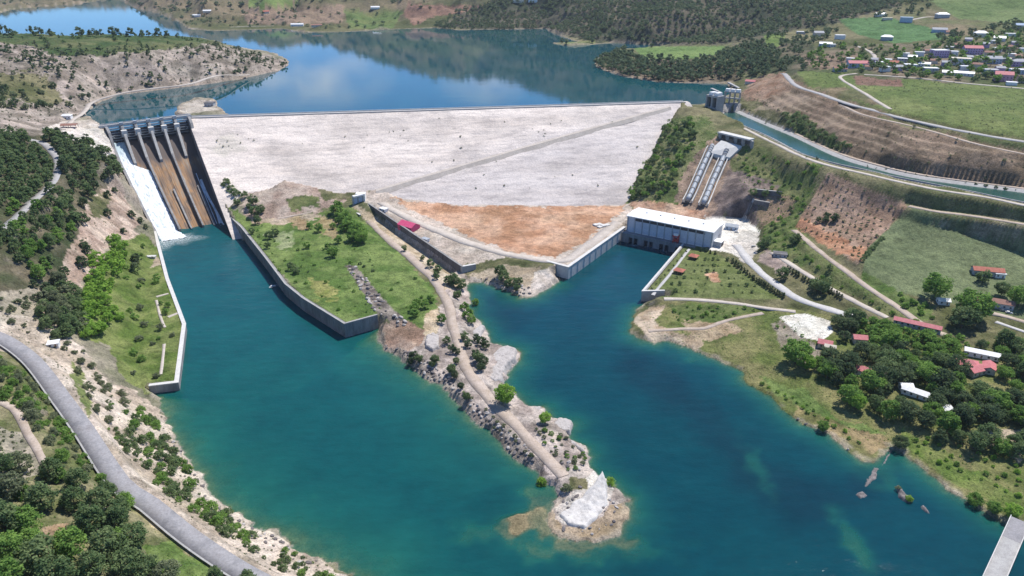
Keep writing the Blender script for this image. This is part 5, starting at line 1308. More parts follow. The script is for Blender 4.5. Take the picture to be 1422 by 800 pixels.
# walkway and trash-rack beam reaching out over the reservoir
for pa, pb, lab in (((988, 123), (1001, 129), 'short pale walkway reaching over the reservoir from the intake'), ((1012, 115), (1046, 133), 'sloping grey wall beam running up the bank behind the intake')):
    a, b = P(pa[0], pa[1], 77), P(pb[0], pb[1], 77)
    root = empty('walkway', (a[0], a[1], 70)); tag(root, lab, 'walkway')
    mb = MB(); mb.beam((a[0], a[1], 77), (b[0], b[1], 77), 4, 1.6); lbuild(mb, 'deck', 'concrete', root)
    mb = MB()
    for t in (0.1, 0.5, 0.9):
        c_ = a + (b - a) * t; mb = MB(); mb.beam((c_[0], c_[1], 60), (c_[0], c_[1], 76.2), 1.8, 1.8)
        lbuild(mb, 'pier', 'concrete', root)

# ------------------------------------------------------------------ houses and sheds
def house(loc, wd, dp, ht, rz, wallm, roofm, label, kind='gable', name='house', cat='house', rh=None, wins=True, ov=0.5, open_=False, group=None):
    root = empty(name, tuple(loc), rz); tag(root, label, cat, group)
    rh = rh or dp * 0.26; x, y = wd / 2, dp / 2
    mb = MB()
    if open_:
        for sx in (-1, 0, 1):
            for sy in (-1, 1):
                mb = MB(); mb.box(sx * (x - 0.3) - 0.2, sx * (x - 0.3) + 0.2, sy * (y - 0.3) - 0.2, sy * (y - 0.3) + 0.2, -0.4, ht); mb.build('post', wallm, root)
    else:
        mb.box(-x, x, -y, y, -1.5, ht)
        if kind == 'gable': mb.add([(-x, -y, ht), (-x, y, ht), (-x, 0, ht + rh * 0.98), (x, -y, ht), (x, y, ht), (x, 0, ht + rh * 0.98)], [(0, 2, 1), (3, 4, 5)])
        wl_ = mb.build('wall', wallm, root)
    mb = MB(); X, Y = x + ov, y + ov
    if kind == 'gable':
        z0 = ht + 0.02
        mb.add([(-X, -Y, z0 - 0.1), (X, -Y, z0 - 0.1), (X, 0, z0 + rh), (-X, 0, z0 + rh), (X, Y, z0 - 0.1), (-X, Y, z0 - 0.1)] + [(-X, -Y, z0 + 0.2), (X, -Y, z0 + 0.2), (X, 0, z0 + rh + 0.3), (-X, 0, z0 + rh + 0.3), (X, Y, z0 + 0.2), (-X, Y, z0 + 0.2)],
               [(6, 7, 8, 9), (9, 8, 10, 11), (3, 2, 1, 0), (5, 4, 2, 3), (0, 1, 7, 6), (4, 5, 11, 10), (0, 6, 9, 3), (3, 9, 11, 5), (1, 2, 8, 7), (2, 4, 10, 8)])
    elif kind == 'hip':
        z0 = ht + 0.02; r_ = max(0.5, x - y * 0.8)
        mb.add([(-X, -Y, z0), (X, -Y, z0), (X, Y, z0), (-X, Y, z0), (-r_, 0, z0 + rh), (r_, 0, z0 + rh)], [(3, 2, 1, 0), (0, 1, 5, 4), (1, 2, 5), (2, 3, 4, 5), (3, 0, 4)])
    else:
        mb.box(-X, X, -Y, Y, ht + 0.02, ht + 0.45)
    mb.build('roof', roofm, root)
    if wins and not open_:
        nst = max(1, int(ht / 3))
        for fl_ in range(nst):
            nw = max(2, int(wd / 3.6))
            for i in range(nw):
                xx = -x + (i + 0.5) * wd / nw; z = fl_ * 3.0 + 1.0
                if fl_ == 0 and i == nw // 2:
                    m_ = MB(); m_.box(xx - 0.5, xx + 0.5, -y - 0.06, -y + 0.1, 0, 2.1); m_.build('door', 'timber', root); continue
                m_ = MB(); m_.box(xx - 0.6, xx + 0.6, -y - 0.05, -y + 0.1, z, z + 1.3); m_.build('window', 'window_glass', root)
            m_ = MB(); m_.box(-x - 0.05, -x + 0.1, -0.7, 0.7, fl_ * 3 + 1, fl_ * 3 + 2.3); m_.build('window', 'window_glass', root)
    return root
# (px, py, width, depth, height, turn, wall, roof, shape, label)
VILLAGE = [
 (1190, 94, 27, 12, 6.5, 8, 'blue_wall', 'pink_roof', 'gable', 'long blue house with pink roof at the near left of the village'),
 (1166, 99, 17, 10, 3.6, 5, 'grey_wall', 'brown_roof', 'gable', 'low brown-roofed farmhouse left of the long blue house'),
 (1222, 91, 13, 10, 5, -6, 'white_paint', 'roof_sheet', 'flat', 'white flat-roofed house right of the long blue house'),
 (1240, 93, 12, 9, 6.2, 6, 'cream_wall', 'red_roof', 'gable', 'cream house with red gable roof near the lower village road'),
 (1252, 87, 12, 9, 6, -4, 'grey_wall', 'white_paint', 'flat', 'grey house with white flat roof behind the cream house'),
 (1263, 96, 15, 11, 6.4, 4, 'white_paint', 'roof_sheet', 'flat', 'white two-storey house with flat roof above the road bend'),
 (1266, 84, 12, 8, 5.5, -9, 'cream_wall', 'roof_sheet', 'gable', 'cream house with pale gable roof behind the road bend'),
 (1283, 92, 15, 8, 3.4, -12, 'white_paint', 'roof_sheet', 'gable', 'low white shed beside the road bend in the village'),
 (1291, 101, 17, 11, 6.3, 6, 'grey_wall', 'white_paint', 'flat', 'grey house with white roof terrace right at the road bend'),
 (1303, 79, 22, 15, 10, 18, 'lilac_wall', 'roof_sheet', 'flat', 'big pale lilac apartment house in the middle of the village'),
 (1333, 90, 24, 14, 9, -6, 'white_paint', 'cream_wall', 'flat', 'big white house with flat roof right of the lilac apartment house'),
 (1324, 79, 9, 9, 8, 0, 'white_paint', 'roof_sheet', 'flat', 'narrow white house at the back of the big white house'),
 (1349, 75, 26, 13, 9, 8, 'lilac_wall', 'pink_roof', 'gable', 'purple apartment house with pinkish roof near the top of the village'),
 (1318, 104, 18, 9, 3.4, -4, 'cream_wall', 'roof_sheet', 'gable', 'low cream barn with pale roof above the lower village road'),
 (1340, 105, 20, 8, 3.2, -14, 'white_paint', 'roof_sheet', 'gable', 'long low white barn right above the lower village road'),
 (1374, 104, 16, 12, 7, 4, 'blue_wall', 'grey_wall', 'flat', 'pale blue house left of the bright pink house'),
 (1392, 112, 20, 13, 8, -6, 'pink_wall', 'pink_roof', 'gable', 'bright pink house with pink gable roof by the lower road'),
 (1412, 104, 18, 12, 7, 10, 'blue_wall', 'roof_sheet', 'flat', 'light blue flat-roofed house at the right edge of the village'),
 (1378, 88, 20, 12, 7, 6, 'blue_wall', 'grey_wall', 'gable', 'grey-blue gabled house uphill from the pale blue house'),
 (1396, 86, 12, 9, 5, -5, 'grey_wall', 'white_paint', 'flat', 'small grey house with white roof on the upper village street'),
 (1414, 92, 18, 12, 7, 3, 'lilac_wall', 'grey_wall', 'hip', 'lilac house with grey hipped roof at the right edge of the frame'),
 (1361, 51, 20, 13, 6.5, 5, 'white_paint', 'roof_sheet', 'hip', 'white house with pale hipped roof on the upper edge of the village'),
 (1387, 57, 17, 11, 5, -8, 'white_paint', 'roof_sheet', 'gable', 'long white gabled house uphill from the purple apartment house'),
 (1403, 50, 17, 10, 4, 5, 'white_paint', 'roof_sheet', 'flat', 'low white flat-roofed house high in the village beside the street'),
 (1418, 39, 20, 12, 5, 0, 'grey_wall', 'blue_wall', 'gable', 'grey house with bluish roof at the upper right edge'),
 (1308, 24, 24, 13, 6, 12, 'grey_wall', 'roof_sheet', 'hip', 'lone grey house at the end of the far pale lane'),
 (1258, 30, 22, 13, 8, -8, 'blue_wall', 'blue_wall', 'flat', 'blue-grey house at the edge of the far green field'),
 (1222, 22, 20, 10, 3.5, 6, 'white_paint', 'roof_sheet', 'gable', 'white farm shed along the top of the far green field'),
 (1232, 27, 18, 8, 3, 6, 'cream_wall', 'cream_wall', 'flat', 'cream greenhouse below the white farm shed'),
 (1304, 45, 24, 12, 5, -4, 'blue_wall', 'grey_wall', 'gable', 'long blue-grey barn between the two far fields'),
 (1322, 47, 20, 8, 3, -4, 'cream_wall', 'brown_roof', 'gable', 'low brown-roofed barn right of the long blue-grey barn'),
 (1231, 56, 19, 12, 6, -10, 'grey_wall', 'white_paint', 'hip', 'grey hipped house beside the hill street fork'),
 (1166, 54, 16, 11, 6.5, 5, 'white_paint', 'roof_sheet', 'flat', 'white box house on the hilltop left of the green field'),
 (1146, 64, 20, 10, 4, -4, 'blue_wall', 'roof_sheet', 'gable', 'bluish farmhouse below the white box house on the hilltop'),
 (1156, 65, 9, 7, 4, 6, 'white_paint', 'white_paint', 'flat', 'tiny white hut beside the bluish hilltop farmhouse'),
 (1136, 50, 18, 11, 6, 10, 'cream_wall', 'grey_wall', 'gable', 'cream gabled house on the hilltop among trees'),
 (1112, 47, 16, 9, 4, 0, 'grey_wall', 'roof_sheet', 'flat', 'leftmost hilltop house, grey with a pale flat roof'),
 (1042, 116, 14, 8, 3.2, -20, 'cream_wall', 'pink_roof', 'gable', 'small pink-roofed hut above the canal mouth'),
 (273, 23, 24, 10, 4, 5, 'white_paint', 'roof_sheet', 'gable', 'white lakeside house on the far left shore'),
 (288, 17, 24, 12, 4, 0, 'cream_wall', 'roof_sheet', 'gable', 'cream house behind the white house on the far left shore'),
 (370, 19, 18, 12, 6, 0, 'cream_wall', 'red_roof', 'gable', 'cream farmhouse with red roof in the far brown field'),
 (413, 36, 34, 11, 4, -3, 'white_paint', 'roof_sheet', 'gable', 'long white waterfront shed on the far shore'),
 (440, 37, 28, 10, 4, 4, 'cream_wall', 'brown_roof', 'gable', 'brown-roofed waterfront shed right of the long white one'),
 (521, 12, 26, 12, 4, 8, 'white_paint', 'roof_sheet', 'gable', 'pale farmhouse on the far green slope above the reservoir'),
 (720, 3, 30, 14, 6, 4, 'cream_wall', 'roof_sheet', 'flat', 'cream building at the foot of the far mountain'),
 (740, 3, 26, 14, 7, 0, 'white_paint', 'roof_sheet', 'flat', 'white building right of the cream one at the mountain foot'),
]
for px, py, wd, dp, ht, tr, wm_, rm_, kd, lab in VILLAGE:
    h_ = hit(px, py)
    if h_ is None: print('no hit', px, py); continue
    house(h_, wd, dp, ht, R(tr) - math.atan2(h_[0], h_[1]) * 0.6, wm_, rm_, lab, kd, wins=(py > 60 and px > 1100))
# smaller houses filling the village between the larger ones
small = []
for px, py, k_ in ((1180, 86, 0), (1206, 96, 1), (1214, 86, 2), (1232, 86, 0), (1246, 98, 2), (1276, 78, 0), (1287, 74, 1), (1312, 92, 2), (1318, 68, 0), (1330, 66, 1), (1338, 98, 0), (1344, 84, 2), (1356, 96, 1), (1362, 86, 0), (1368, 66, 2), (1372, 78, 1), (1384, 72, 0), (1388, 98, 2), (1398, 70, 1), (1404, 78, 0), (1408, 62, 2), (1412, 82, 1), (1420, 72, 0), (1376, 60, 0), (1344, 60, 2), (1296, 88, 1), (1404, 118, 0), (1418, 114, 1), (1256, 79, 0), (1228, 99, 0)):
    h_ = hit(px, py)
    wm_, rm_, lab, grp = (('white_paint', 'roof_sheet', 'small white-roofed house tucked between the larger village houses', 'small white-roofed village houses'), ('cream_wall', 'brown_roof', 'small brown-roofed house tucked between the larger village houses', 'small brown-roofed village houses'),
        ('lilac_wall', 'grey_wall', 'small grey-roofed lilac house tucked between the larger village houses', 'small grey-roofed village houses'))[k_]
    house(h_, random.uniform(9, 13), random.uniform(7, 9), random.uniform(3.4, 6.5), R(random.uniform(-20, 20)) - math.atan2(h_[0], h_[1]) * 0.6, wm_, rm_, lab, 'gable' if k_ else 'flat', wins=False, group=grp)
NEARH = [
 (568, 318, 19, 12, 4.5, -38, 'magenta_roof', 'magenta_roof', 'gable', 'shed with bright pink roof and walls beside the dark lock wall', False, 'shed'),
 (1145, 481, 9, 7, 3.2, -25, 'cream_wall', 'pink_roof', 'gable', 'pink-roofed cabin beside the white dusty clearing', False, 'cabin'),
 (1152, 486, 7, 5, 2.8, -25, 'timber', 'cream_wall', 'gable', 'tan hut touching the shaded side of the clearing cabin', False, 'hut'),
 (1193, 474, 9, 7, 3.2, -10, 'cream_wall', 'pink_roof', 'gable', 'pink-roofed cabin deep in the grove right of the clearing', False, 'cabin'),
 (1199, 519, 11, 7, 3.2, -40, 'white_paint', 'pink_roof', 'gable', 'pink-roofed cabin at the lower left edge of the grove', False, 'cabin'),
 (1340, 510, 14, 10, 3.6, -25, 'white_paint', 'pink_roof', 'hip', 'large pink-roofed house in the right part of the grove', False, 'house'),
 (1352, 518, 11, 8, 3.3, 20, 'cream_wall', 'pink_roof', 'gable', 'pink-roofed wing in front of the large grove house', False, 'house'),
 (1372, 515, 10, 7, 3.3, 60, 'cream_wall', 'pink_roof', 'gable', 'narrow pink-roofed house right of the large grove house', False, 'house'),
 (1362, 495, 20, 6, 3.2, -28, 'white_paint', 'roof_sheet', 'gable', 'long pale-roofed shed behind the large grove house', False, 'shed'),
 (1271, 549, 15, 6, 3.0, -42, 'white_paint', 'roof_sheet', 'gable', 'bright white roof of the lower hall inside the grove', False, 'hall'),
 (1257, 541, 7, 6, 3.0, -5, 'white_paint', 'roof_sheet', 'gable', 'short white-roofed wing at the upper end of the grove hall', False, 'hall'),
 (1273, 454, 30, 6, 2.8, -32, 'grey_wall', 'pink_roof', 'gable', 'long pink-roofed shed along the dirt road end', False, 'shed'),
 (1370, 381, 22, 8, 4.0, -14, 'grey_wall', 'red_roof', 'gable', 'red-roofed farmhouse alone on the green pasture', False, 'farmhouse'),
 (1387, 384, 7, 6, 3.2, -14, 'white_paint', 'roof_sheet', 'flat', 'small white shed at the end of the pasture farmhouse', False, 'shed'),
 (1380, 424, 24, 8, 3.6, -26, 'grey_wall', 'brown_roof', 'gable', 'long brown-roofed barn by the farm track at right', False, 'barn'),
 (1309, 421, 8, 6, 2.6, -10, 'white_paint', 'roof_sheet', 'gable', 'little white shed under the large dark tree on the pasture edge', False, 'shed'),
 (1312, 572, 6, 5, 2.6, 20, 'white_paint', 'roof_sheet', 'gable', 'small white hut at the lower edge of the grove', False, 'hut'),
 (963, 359, 7, 7, 2.8, -35, 'timber', 'red_roof', 'hip', 'red-roofed picnic gazebo nearest the powerhouse', True, 'gazebo'),
 (943, 379, 8, 7, 2.8, -35, 'timber', 'red_roof', 'hip', 'red-roofed picnic gazebo nearest the terrace corner', True, 'gazebo'),
 (1016, 318, 12, 7, 3.4, -25, 'blue_wall', 'grey_metal', 'gable', 'blue-grey shed on the white powerhouse yard', False, 'shed'),
 (533, 293, 8, 5, 2.8, -38, 'white_paint', 'roof_sheet', 'flat', 'small white hut on the rim above the lock wall', False, 'hut'),
 (591, 335, 7, 4, 2.6, -38, 'white_paint', 'grey_metal', 'flat', 'small grey-roofed hut on the rim below the pink shed', False, 'hut'),
 (93, 165, 11, 7, 4, 10, 'white_paint', 'roof_sheet', 'hip', 'white control hut at the left end of the spillway bridge', False, 'hut'),
 (97, 177, 16, 6, 2.6, 8, 'timber', 'brown_roof', 'gable', 'rusty brown open shelter in front of the white control hut', True, 'shelter'),
 (292, 147, 12, 9, 4.5, 0, 'grey_wall', 'dark_concrete', 'flat', 'dark grey pump house on the little mole behind the dam', False, 'pump house'),
 (962, 140, 4, 4, 10, 0, 'cream_wall', 'white_paint', 'flat', 'slender cream tower hut on the crest left of the intake', False, 'tower'),
 (75, 480, 6, 5, 2.2, 20, 'white_paint', 'roof_sheet', 'flat', 'small white hut beside the asphalt road bend', False, 'hut'),
 (209, 358, 9, 3, 1.4, 5, 'pale_concrete', 'pale_concrete', 'flat', 'low pale concrete tank on the left bank near the spillway', False, 'tank'),
 (1083, 356, 11, 7, 3.0, -15, 'grey_wall', 'dark_concrete', 'flat', 'dark grey pump hut at the top of the stepped road', False, 'hut'),
]
for px, py, wd, dp, ht, tr, wm_, rm_, kd, lab, op_, cat in NEARH:
    h_ = hit(px, py)
    house(h_, wd, dp, ht, R(tr), wm_, rm_, lab, kd, name=cat.replace(' ', '_'), cat=cat, open_=op_)
# dark stepped rock walls right of the powerhouse yard
for (pa, pb, hh, lab) in (((1038, 300), (1046, 282), 9, 'short grey wing wall at the yard edge under the rock cut'), ((1046, 282), (1068, 286), 7, 'dark revetment wall above the powerhouse yard'), ((1048, 268), (1085, 272), 8, 'upper dark revetment wall below the green slope')):
    a, b = hit(*pa), hit(*pb)
    root = empty('revetment', tuple(a)); tag(root, lab, 'wall')
    mb = MB(); mb.beam((a[0], a[1], a[2]), (b[0], b[1], b[2]), 1.6, hh); lbuild(mb, 'wall_body', 'dark_concrete', root)
    mb = MB(); mb.beam((a[0], a[1], a[2] + hh / 2 + 0.2), (b[0], b[1], b[2] + hh / 2 + 0.2), 2.0, 0.5); lbuild(mb, 'coping', 'concrete', root)

# stacked slabs on the yard
q = hit(838, 316); root = empty('slab_stack', tuple(q), R(35)); tag(root, 'stack of pale concrete slabs on the yard corner', 'slabs')
for i in range(5):
    mb = MB(); x = (i % 3) * 5 - 5; y = (i // 3) * 6; mb.box(x, x + 4.4, y, y + 5, 0, 1.1 + 0.4 * (i % 2)); mb.build('slab', 'pale_concrete', root)

# ------------------------------------------------------------------ vehicles
def car(loc, rz, mat, label, lng=4.4):
    root = empty('parked_car', tuple(loc), rz); tag(root, label, 'car')
    mb = MB(); w_ = 0.9; l_ = lng / 2
    mb.add([(-l_, -w_, .35), (l_, -w_, .35), (l_, w_, .35), (-l_, w_, .35), (-l_, -w_, .85), (l_, -w_, .75), (l_, w_, .75), (-l_, w_, .85)], [(3, 2, 1, 0), (4, 5, 6, 7), (0, 1, 5, 4), (1, 2, 6, 5), (2, 3, 7, 6), (3, 0, 4, 7)])
    mb.build('body', mat, root)
    mb = MB(); mb.add([(-l_ * .85, -w_ * .95, .85), (l_ * .4, -w_ * .95, .82), (l_ * .4, w_ * .95, .82), (-l_ * .85, w_ * .95, .85), (-l_ * .7, -w_ * .8, 1.38), (l_ * .1, -w_ * .8, 1.4), (l_ * .1, w_ * .8, 1.4), (-l_ * .7, w_ * .8, 1.38)], [(0, 1, 5, 4), (1, 2, 6, 5), (2, 3, 7, 6), (3, 0, 4, 7)])
    mb.build('window', 'window_glass', root)
    mb = MB(); mb.box(-l_ * .7, l_ * .1, -w_ * .8, w_ * .8, 1.4, 1.46); mb.build('roof', mat, root)
    for x in (-l_ * .6, l_ * .6):
        for y in (-w_, w_):
            mb = MB(); mb.tube([(x, y - 0.1, .33), (x, y + 0.1, .33)], 0.33, 10); mb.build('wheel', 'dark_metal', root)
for px, py, tr, m_, lab in ((1023, 323, -30, 'white_paint', 'white car parked beside the blue-grey shed on the yard'), (1393, 432, -24, 'grey_metal', 'silver car parked in front of the long brown-roofed barn'), (1401, 435, -24, 'white_paint', 'white car at the right end of the long brown-roofed barn'),
        (1046, 343, 30, 'grey_metal', 'grey car alone on the grey half of the powerhouse yard'), (1262, 447, -32, 'dark_metal', 'dark car beside the long pink-roofed shed')):
    h_ = hit(px, py); car(h_ + np.array((0, 0, 0.1)), R(tr), m_, lab)
# motor boat with its wake
q = P(378, 399, 0); root = empty('motor_boat', (q[0], q[1], 0.0), R(-125)); tag(root, 'small white motor boat running along the grey pool wall', 'boat')
mb = MB(); mb.add([(-3, -1, 0.9), (1.2, -1.05, 0.95), (3.4, 0, 1.15), (1.2, 1.05, 0.95), (-3, 1, 0.9), (-2.8, -.6, -.2), (1, -.6, -.2), (2.8, 0, 0), (1, .6, -.2), (-2.8, .6, -.2)],
    [(0, 1, 2, 3, 4), (5, 9, 8, 7, 6), (0, 5, 6, 1), (1, 6, 7, 2), (2, 7, 8, 3), (3, 8, 9, 4), (4, 9, 5, 0)]); mb.build('hull', 'white_paint', root)
mb = MB(); mb.box(-0.8, 1.0, -0.7, 0.7, 0.96, 1.9); mb.build('cabin', 'white_paint', root)
V = []; AL = []
for i in range(9):
    for j in range(5):
        wv = 1.0 + i * 0.35
        c_, s_ = math.cos(R(-125)), math.sin(R(-125)); x, y = -2.5 - i * 1.3 + 5, (j / 2 - 1) * wv
        V.append((q[0] + (x - 4) * c_ - y * s_, q[1] + (x - 4) * s_ + y * c_, 0.10)); AL.append((1 - i / 8) * (1.2 if j in (0, 4, 2) else 0.9))
fs = [(i * 5 + j, (i + 1) * 5 + j, (i + 1) * 5 + j + 1, i * 5 + j + 1) for i in range(8) for j in range(4)]
o = mesh_np('boat_wake', V, fs, 'thin_foam'); vattr(o, 'walpha', AL); tag(o, kind='structure')

# ------------------------------------------------------------------ road bridge in the near right corner
ba, bb2 = P(1414, 728, 6.5), P(1382, 800, 6.5)
bd = (bb2 - ba) / np.linalg.norm(bb2 - ba); bn_ = np.array((-bd[1], bd[0]))
BR = empty('road_bridge', (ba[0], ba[1], 0), math.atan2(bd[1], bd[0])); tag(BR, 'pale concrete bridge leaving the frame at the lower right corner', 'bridge')
mb = MB(); mb.box(-4, 140, -4.2, 4.2, 5.2, 6.5); mb.build('deck', 'concrete', BR)
mb = MB(); mb.box(-4, 14, -3.8, 3.8, 6.51, 6.56); mb.build('asphalt_strip', 'asphalt', BR)
for y in (-4.1, 3.8):
    mb = MB(); mb.box(-4, 140, y, y + 0.3, 6.5, 7.4); mb.build('parapet', 'pale_concrete', BR)
for x in (2, 30, 60, 90, 120):
    mb = MB(); mb.box(x, x + 2, -3.5, 3.5, -8, 5.2); mb.build('pier', 'concrete', BR)

# ------------------------------------------------------------------ foliage
def leaf_mat(name, c1, c2, trans=0.5):
    k = NT(name); at = k.attr('tint'); oi = k.n('ShaderNodeObjectInfo')
    f = k.math('ADD', k.math('MULTIPLY', at.outputs['Fac'], 0.65), k.math('MULTIPLY', oi.outputs['Random'], 0.35))
    c = k.ramp(f, [(0.1, c1), (0.9, c2)])
    t = k.n('ShaderNodeBsdfTranslucent'); d = k.n('ShaderNodeBsdfDiffuse'); m = k.n('ShaderNodeMixShader'); m.inputs[0].default_value = trans
    k.l(c, t.inputs['Color']); k.l(c, d.inputs['Color']); k.l(d.outputs[0], m.inputs[1]); k.l(t.outputs[0], m.inputs[2]); k.l(m.outputs[0], k.o.inputs['Surface'])
    k.t.nodes.remove(k.b)
leaf_mat('pine_needles', (0.098, 0.163, 0.068), (0.255, 0.323, 0.143))
leaf_mat('dark_needles', (0.065, 0.108, 0.055), (0.173, 0.227, 0.111))
leaf_mat('green_leaves', (0.111, 0.219, 0.051), (0.289, 0.440, 0.111), 0.5)
leaf_mat('bright_leaves', (0.173, 0.311, 0.051), (0.358, 0.542, 0.105), 0.5)
leaf_mat('scrub_leaves', (0.127, 0.157, 0.088), (0.289, 0.319, 0.180))
leaf_mat('far_leaves', (0.088, 0.143, 0.079), (0.219, 0.265, 0.143), 0.45)

def crown(kind, seed, nclump, nleaf, lsize):
    """leaf-sized quads in clumps through a crown of height 1; returns verts, faces, tint"""
    r = np.random.RandomState(seed); V = []; T = []
    for _ in range(nclump):
        u = r.normal(size=3); u /= np.linalg.norm(u); rad = r.uniform(0.45, 1.0) ** 0.6
        if kind == 'pine':
            h = r.beta(1.5, 1.4); w_ = 0.42 * (1.1 - h) ** 0.55 * (0.55 + 0.45 * min(1, h * 5)); a = r.uniform(0, 6.28); q = r.uniform(0.35, 1) ** 0.5
            c = np.array((math.cos(a) * w_ * q, math.sin(a) * w_ * q, 0.12 + 0.80 * h)); cr_ = r.uniform(0.09, 0.16)
        elif kind == 'broad':
            c = np.array((u[0] * 0.42 * rad, u[1] * 0.42 * rad, 0.52 + u[2] * 0.37 * rad)); cr_ = r.uniform(0.10, 0.18)
            if c[2] < 0.18: c[2] = 0.18 + r.uniform(0, 0.1)
        elif kind == 'shrub':
            c = np.array((u[0] * 0.52 * rad, u[1] * 0.52 * rad, abs(u[2]) * 0.72 * rad + 0.08)); cr_ = r.uniform(0.14, 0.24)
        else:                                # narrow cypress
            h = r.uniform(0, 1); w_ = 0.13 * (1 - h) ** 0.6 + 0.015; a = r.uniform(0, 6.28)
            c = np.array((math.cos(a) * w_ * rad, math.sin(a) * w_ * rad, 0.06 + 0.9 * h)); cr_ = r.uniform(0.04, 0.07)
        tint = r.uniform(0, 1); sq = (1, 1, 0.72)
        for _ in range(nleaf):
            n = r.normal(size=3); n /= np.linalg.norm(n); p = c + n * cr_ * r.uniform(0.55, 1.05) * sq
            nn = n * 0.75 + r.normal(size=3) * 0.5; nn[2] += 0.35; nn /= np.linalg.norm(nn)
            t = np.cross(nn, r.normal(size=3)); t /= np.linalg.norm(t) + 1e-9; b = np.cross(nn, t); s1, s2 = lsize * r.uniform(0.6, 1.3), lsize * r.uniform(0.35, 0.8)
            V += [p - t * s1 - b * s2 * 0.4, p + b * s2 - t * s1 * 0.1, p + t * s1 + b * s2 * 0.2, p - b * s2 + t * s1 * 0.2]; T += [min(1, max(0, tint + r.uniform(-0.2, 0.2)))] * 4
    V = np.array(V); V[:, 2] = np.maximum(V[:, 2], 0.0)
    return V, np.arange(len(V)).reshape(-1, 4), np.array(T)
def trunk_arr(kind, seed):
    r = np.random.RandomState(seed + 99); mb = MB(); top = {'pine': 0.9, 'broad': 0.62, 'shrub': 0.4, 'cypress': 0.8}[kind]; rad = {'pine': 0.022, 'broad': 0.03, 'shrub': 0.03, 'cypress': 0.014}[kind]
    lean = r.uniform(-0.03, 0.03, 2)
    mb.tube([(0, 0, -0.06), (lean[0] * .5, lean[1] * .5, top * 0.5), (lean[0], lean[1], top)], [rad, rad * 0.75, rad * 0.25], 6)
    nb = 5 if kind in ('broad', 'pine') else 3
    for i in range(nb):
        a = r.uniform(0, 6.28); z = top * r.uniform(0.4, 0.85); ln = {'pine': 0.24, 'broad': 0.3, 'shrub': 0.3, 'cypress': 0.05}[kind]
        mb.tube([(lean[0] * z / top, lean[1] * z / top, z), (math.cos(a) * ln * .6, math.sin(a) * ln * .6, z + 0.08), (math.cos(a) * ln, math.sin(a) * ln, z + 0.16)], [rad * .5, rad * .35, rad * .12], 5)
    return mb
def mesh_data(V, F4, T, mat, name):
    o = mesh_np(name, V, F4, mat); vattr(o, 'tint', T); me = o.data; bpy.data.objects.remove(o); return me
LOD = {}
def crown_me(kind, mat, lod, var):
    key = (kind, mat, lod, var)
    if key not in LOD:
        nc, nl, ls = {'near': (64, 36, 0.040), 'mid': (30, 18, 0.075), 'far': (13, 9, 0.135)}[lod]
        if kind == 'cypress': ls *= 0.62
        if kind == 'shrub': nc, ls = int(nc * 0.5), ls * 1.5
        arr = crown(kind, hash((kind, lod, var)) % 1000 if False else (len(kind) * 31 + var * 7 + {'near': 1, 'mid': 2, 'far': 3}[lod]), nc, nl, ls)
        LOD[key] = (arr, mesh_data(*arr, mat, 'crown'))
    return LOD[key]
TRK = {}
def trunk_me(kind, var):
    if (kind, var) not in TRK:
        o = trunk_arr(kind, var).build('trunk', 'bark'); TRK[(kind, var)] = o.data; bpy.data.objects.remove(o)
    return TRK[(kind, var)]
def whole_me(kind, mat, lod, var, name):
    """crown and trunk in one mesh for trees a few pixels tall"""
    key = ('whole', kind, mat, lod, var)
    if key not in LOD:
        (V, F4, T), _ = crown_me(kind, mat, lod, var); tr = trunk_arr(kind, var)
        me = bpy.data.meshes.new(name); n = len(V)
        me.from_pydata([tuple(v) for v in V] + [tuple(v) for v in tr.v], [], [tuple(f) for f in F4] + [tuple(i + n for i in f) for f in tr.f])
        me.materials.append(MATS[mat]); me.materials.append(MATS['bark'])
        me.polygons.foreach_set('material_index', [0] * len(F4) + [1] * len(tr.f))
        a = me.attributes.new('tint', 'FLOAT', 'POINT'); a.data.foreach_set('value', np.concatenate((T, np.zeros(len(tr.v)))).astype(np.float32)); me.update()
        LOD[key] = me
    return LOD[key]
COUNT = {}
GROW = {'pine': 1.3, 'broad': 1.4, 'shrub': 1.2, 'cypress': 1.0}
def plant(kind, mat, pos, h, name, label, cat, group=None, wf=1.0, parts=None):
    h *= GROW.get(kind, 1.4)
    y = pos[1]; lod = 'near' if y < 430 else ('mid' if y < 1000 else 'far')
    if h / y * 1000 < 5: lod = 'far' if lod == 'mid' else lod
    if h / y * 1000 > 22: lod = 'near'
    if h / y * 1000 < 9 and lod == 'near': lod = 'mid'
    var = random.randrange(4); parts = (h / y * 1000 > 14) if parts is None else parts
    rz = random.uniform(0, 6.28); sc = (h * wf * random.uniform(0.9, 1.12), h * wf * random.uniform(0.9, 1.12), h)
    if parts:
        o = empty(name, tuple(pos), rz); o.scale = sc
        c_ = bpy.data.objects.new('crown', crown_me(kind, mat, lod, var)[1]); COL.objects.link(c_); c_.parent = o
        if kind != 'shrub':
            t = bpy.data.objects.new('trunk', trunk_me(kind, var)); COL.objects.link(t); t.parent = o
    else:
        o = bpy.data.objects.new(name, whole_me(kind, mat, lod, var, name) if kind != 'shrub' else crown_me(kind, mat, lod, var)[1]); COL.objects.link(o)
        o.location = tuple(pos); o.rotation_euler = (0, 0, rz); o.scale = sc
    tag(o, label, cat, group); COUNT[name] = COUNT.get(name, 0) + 1
    return o
cellA = np.gradient(GY, axis=0) * np.gradient(GX, axis=1)
TAKEN = []
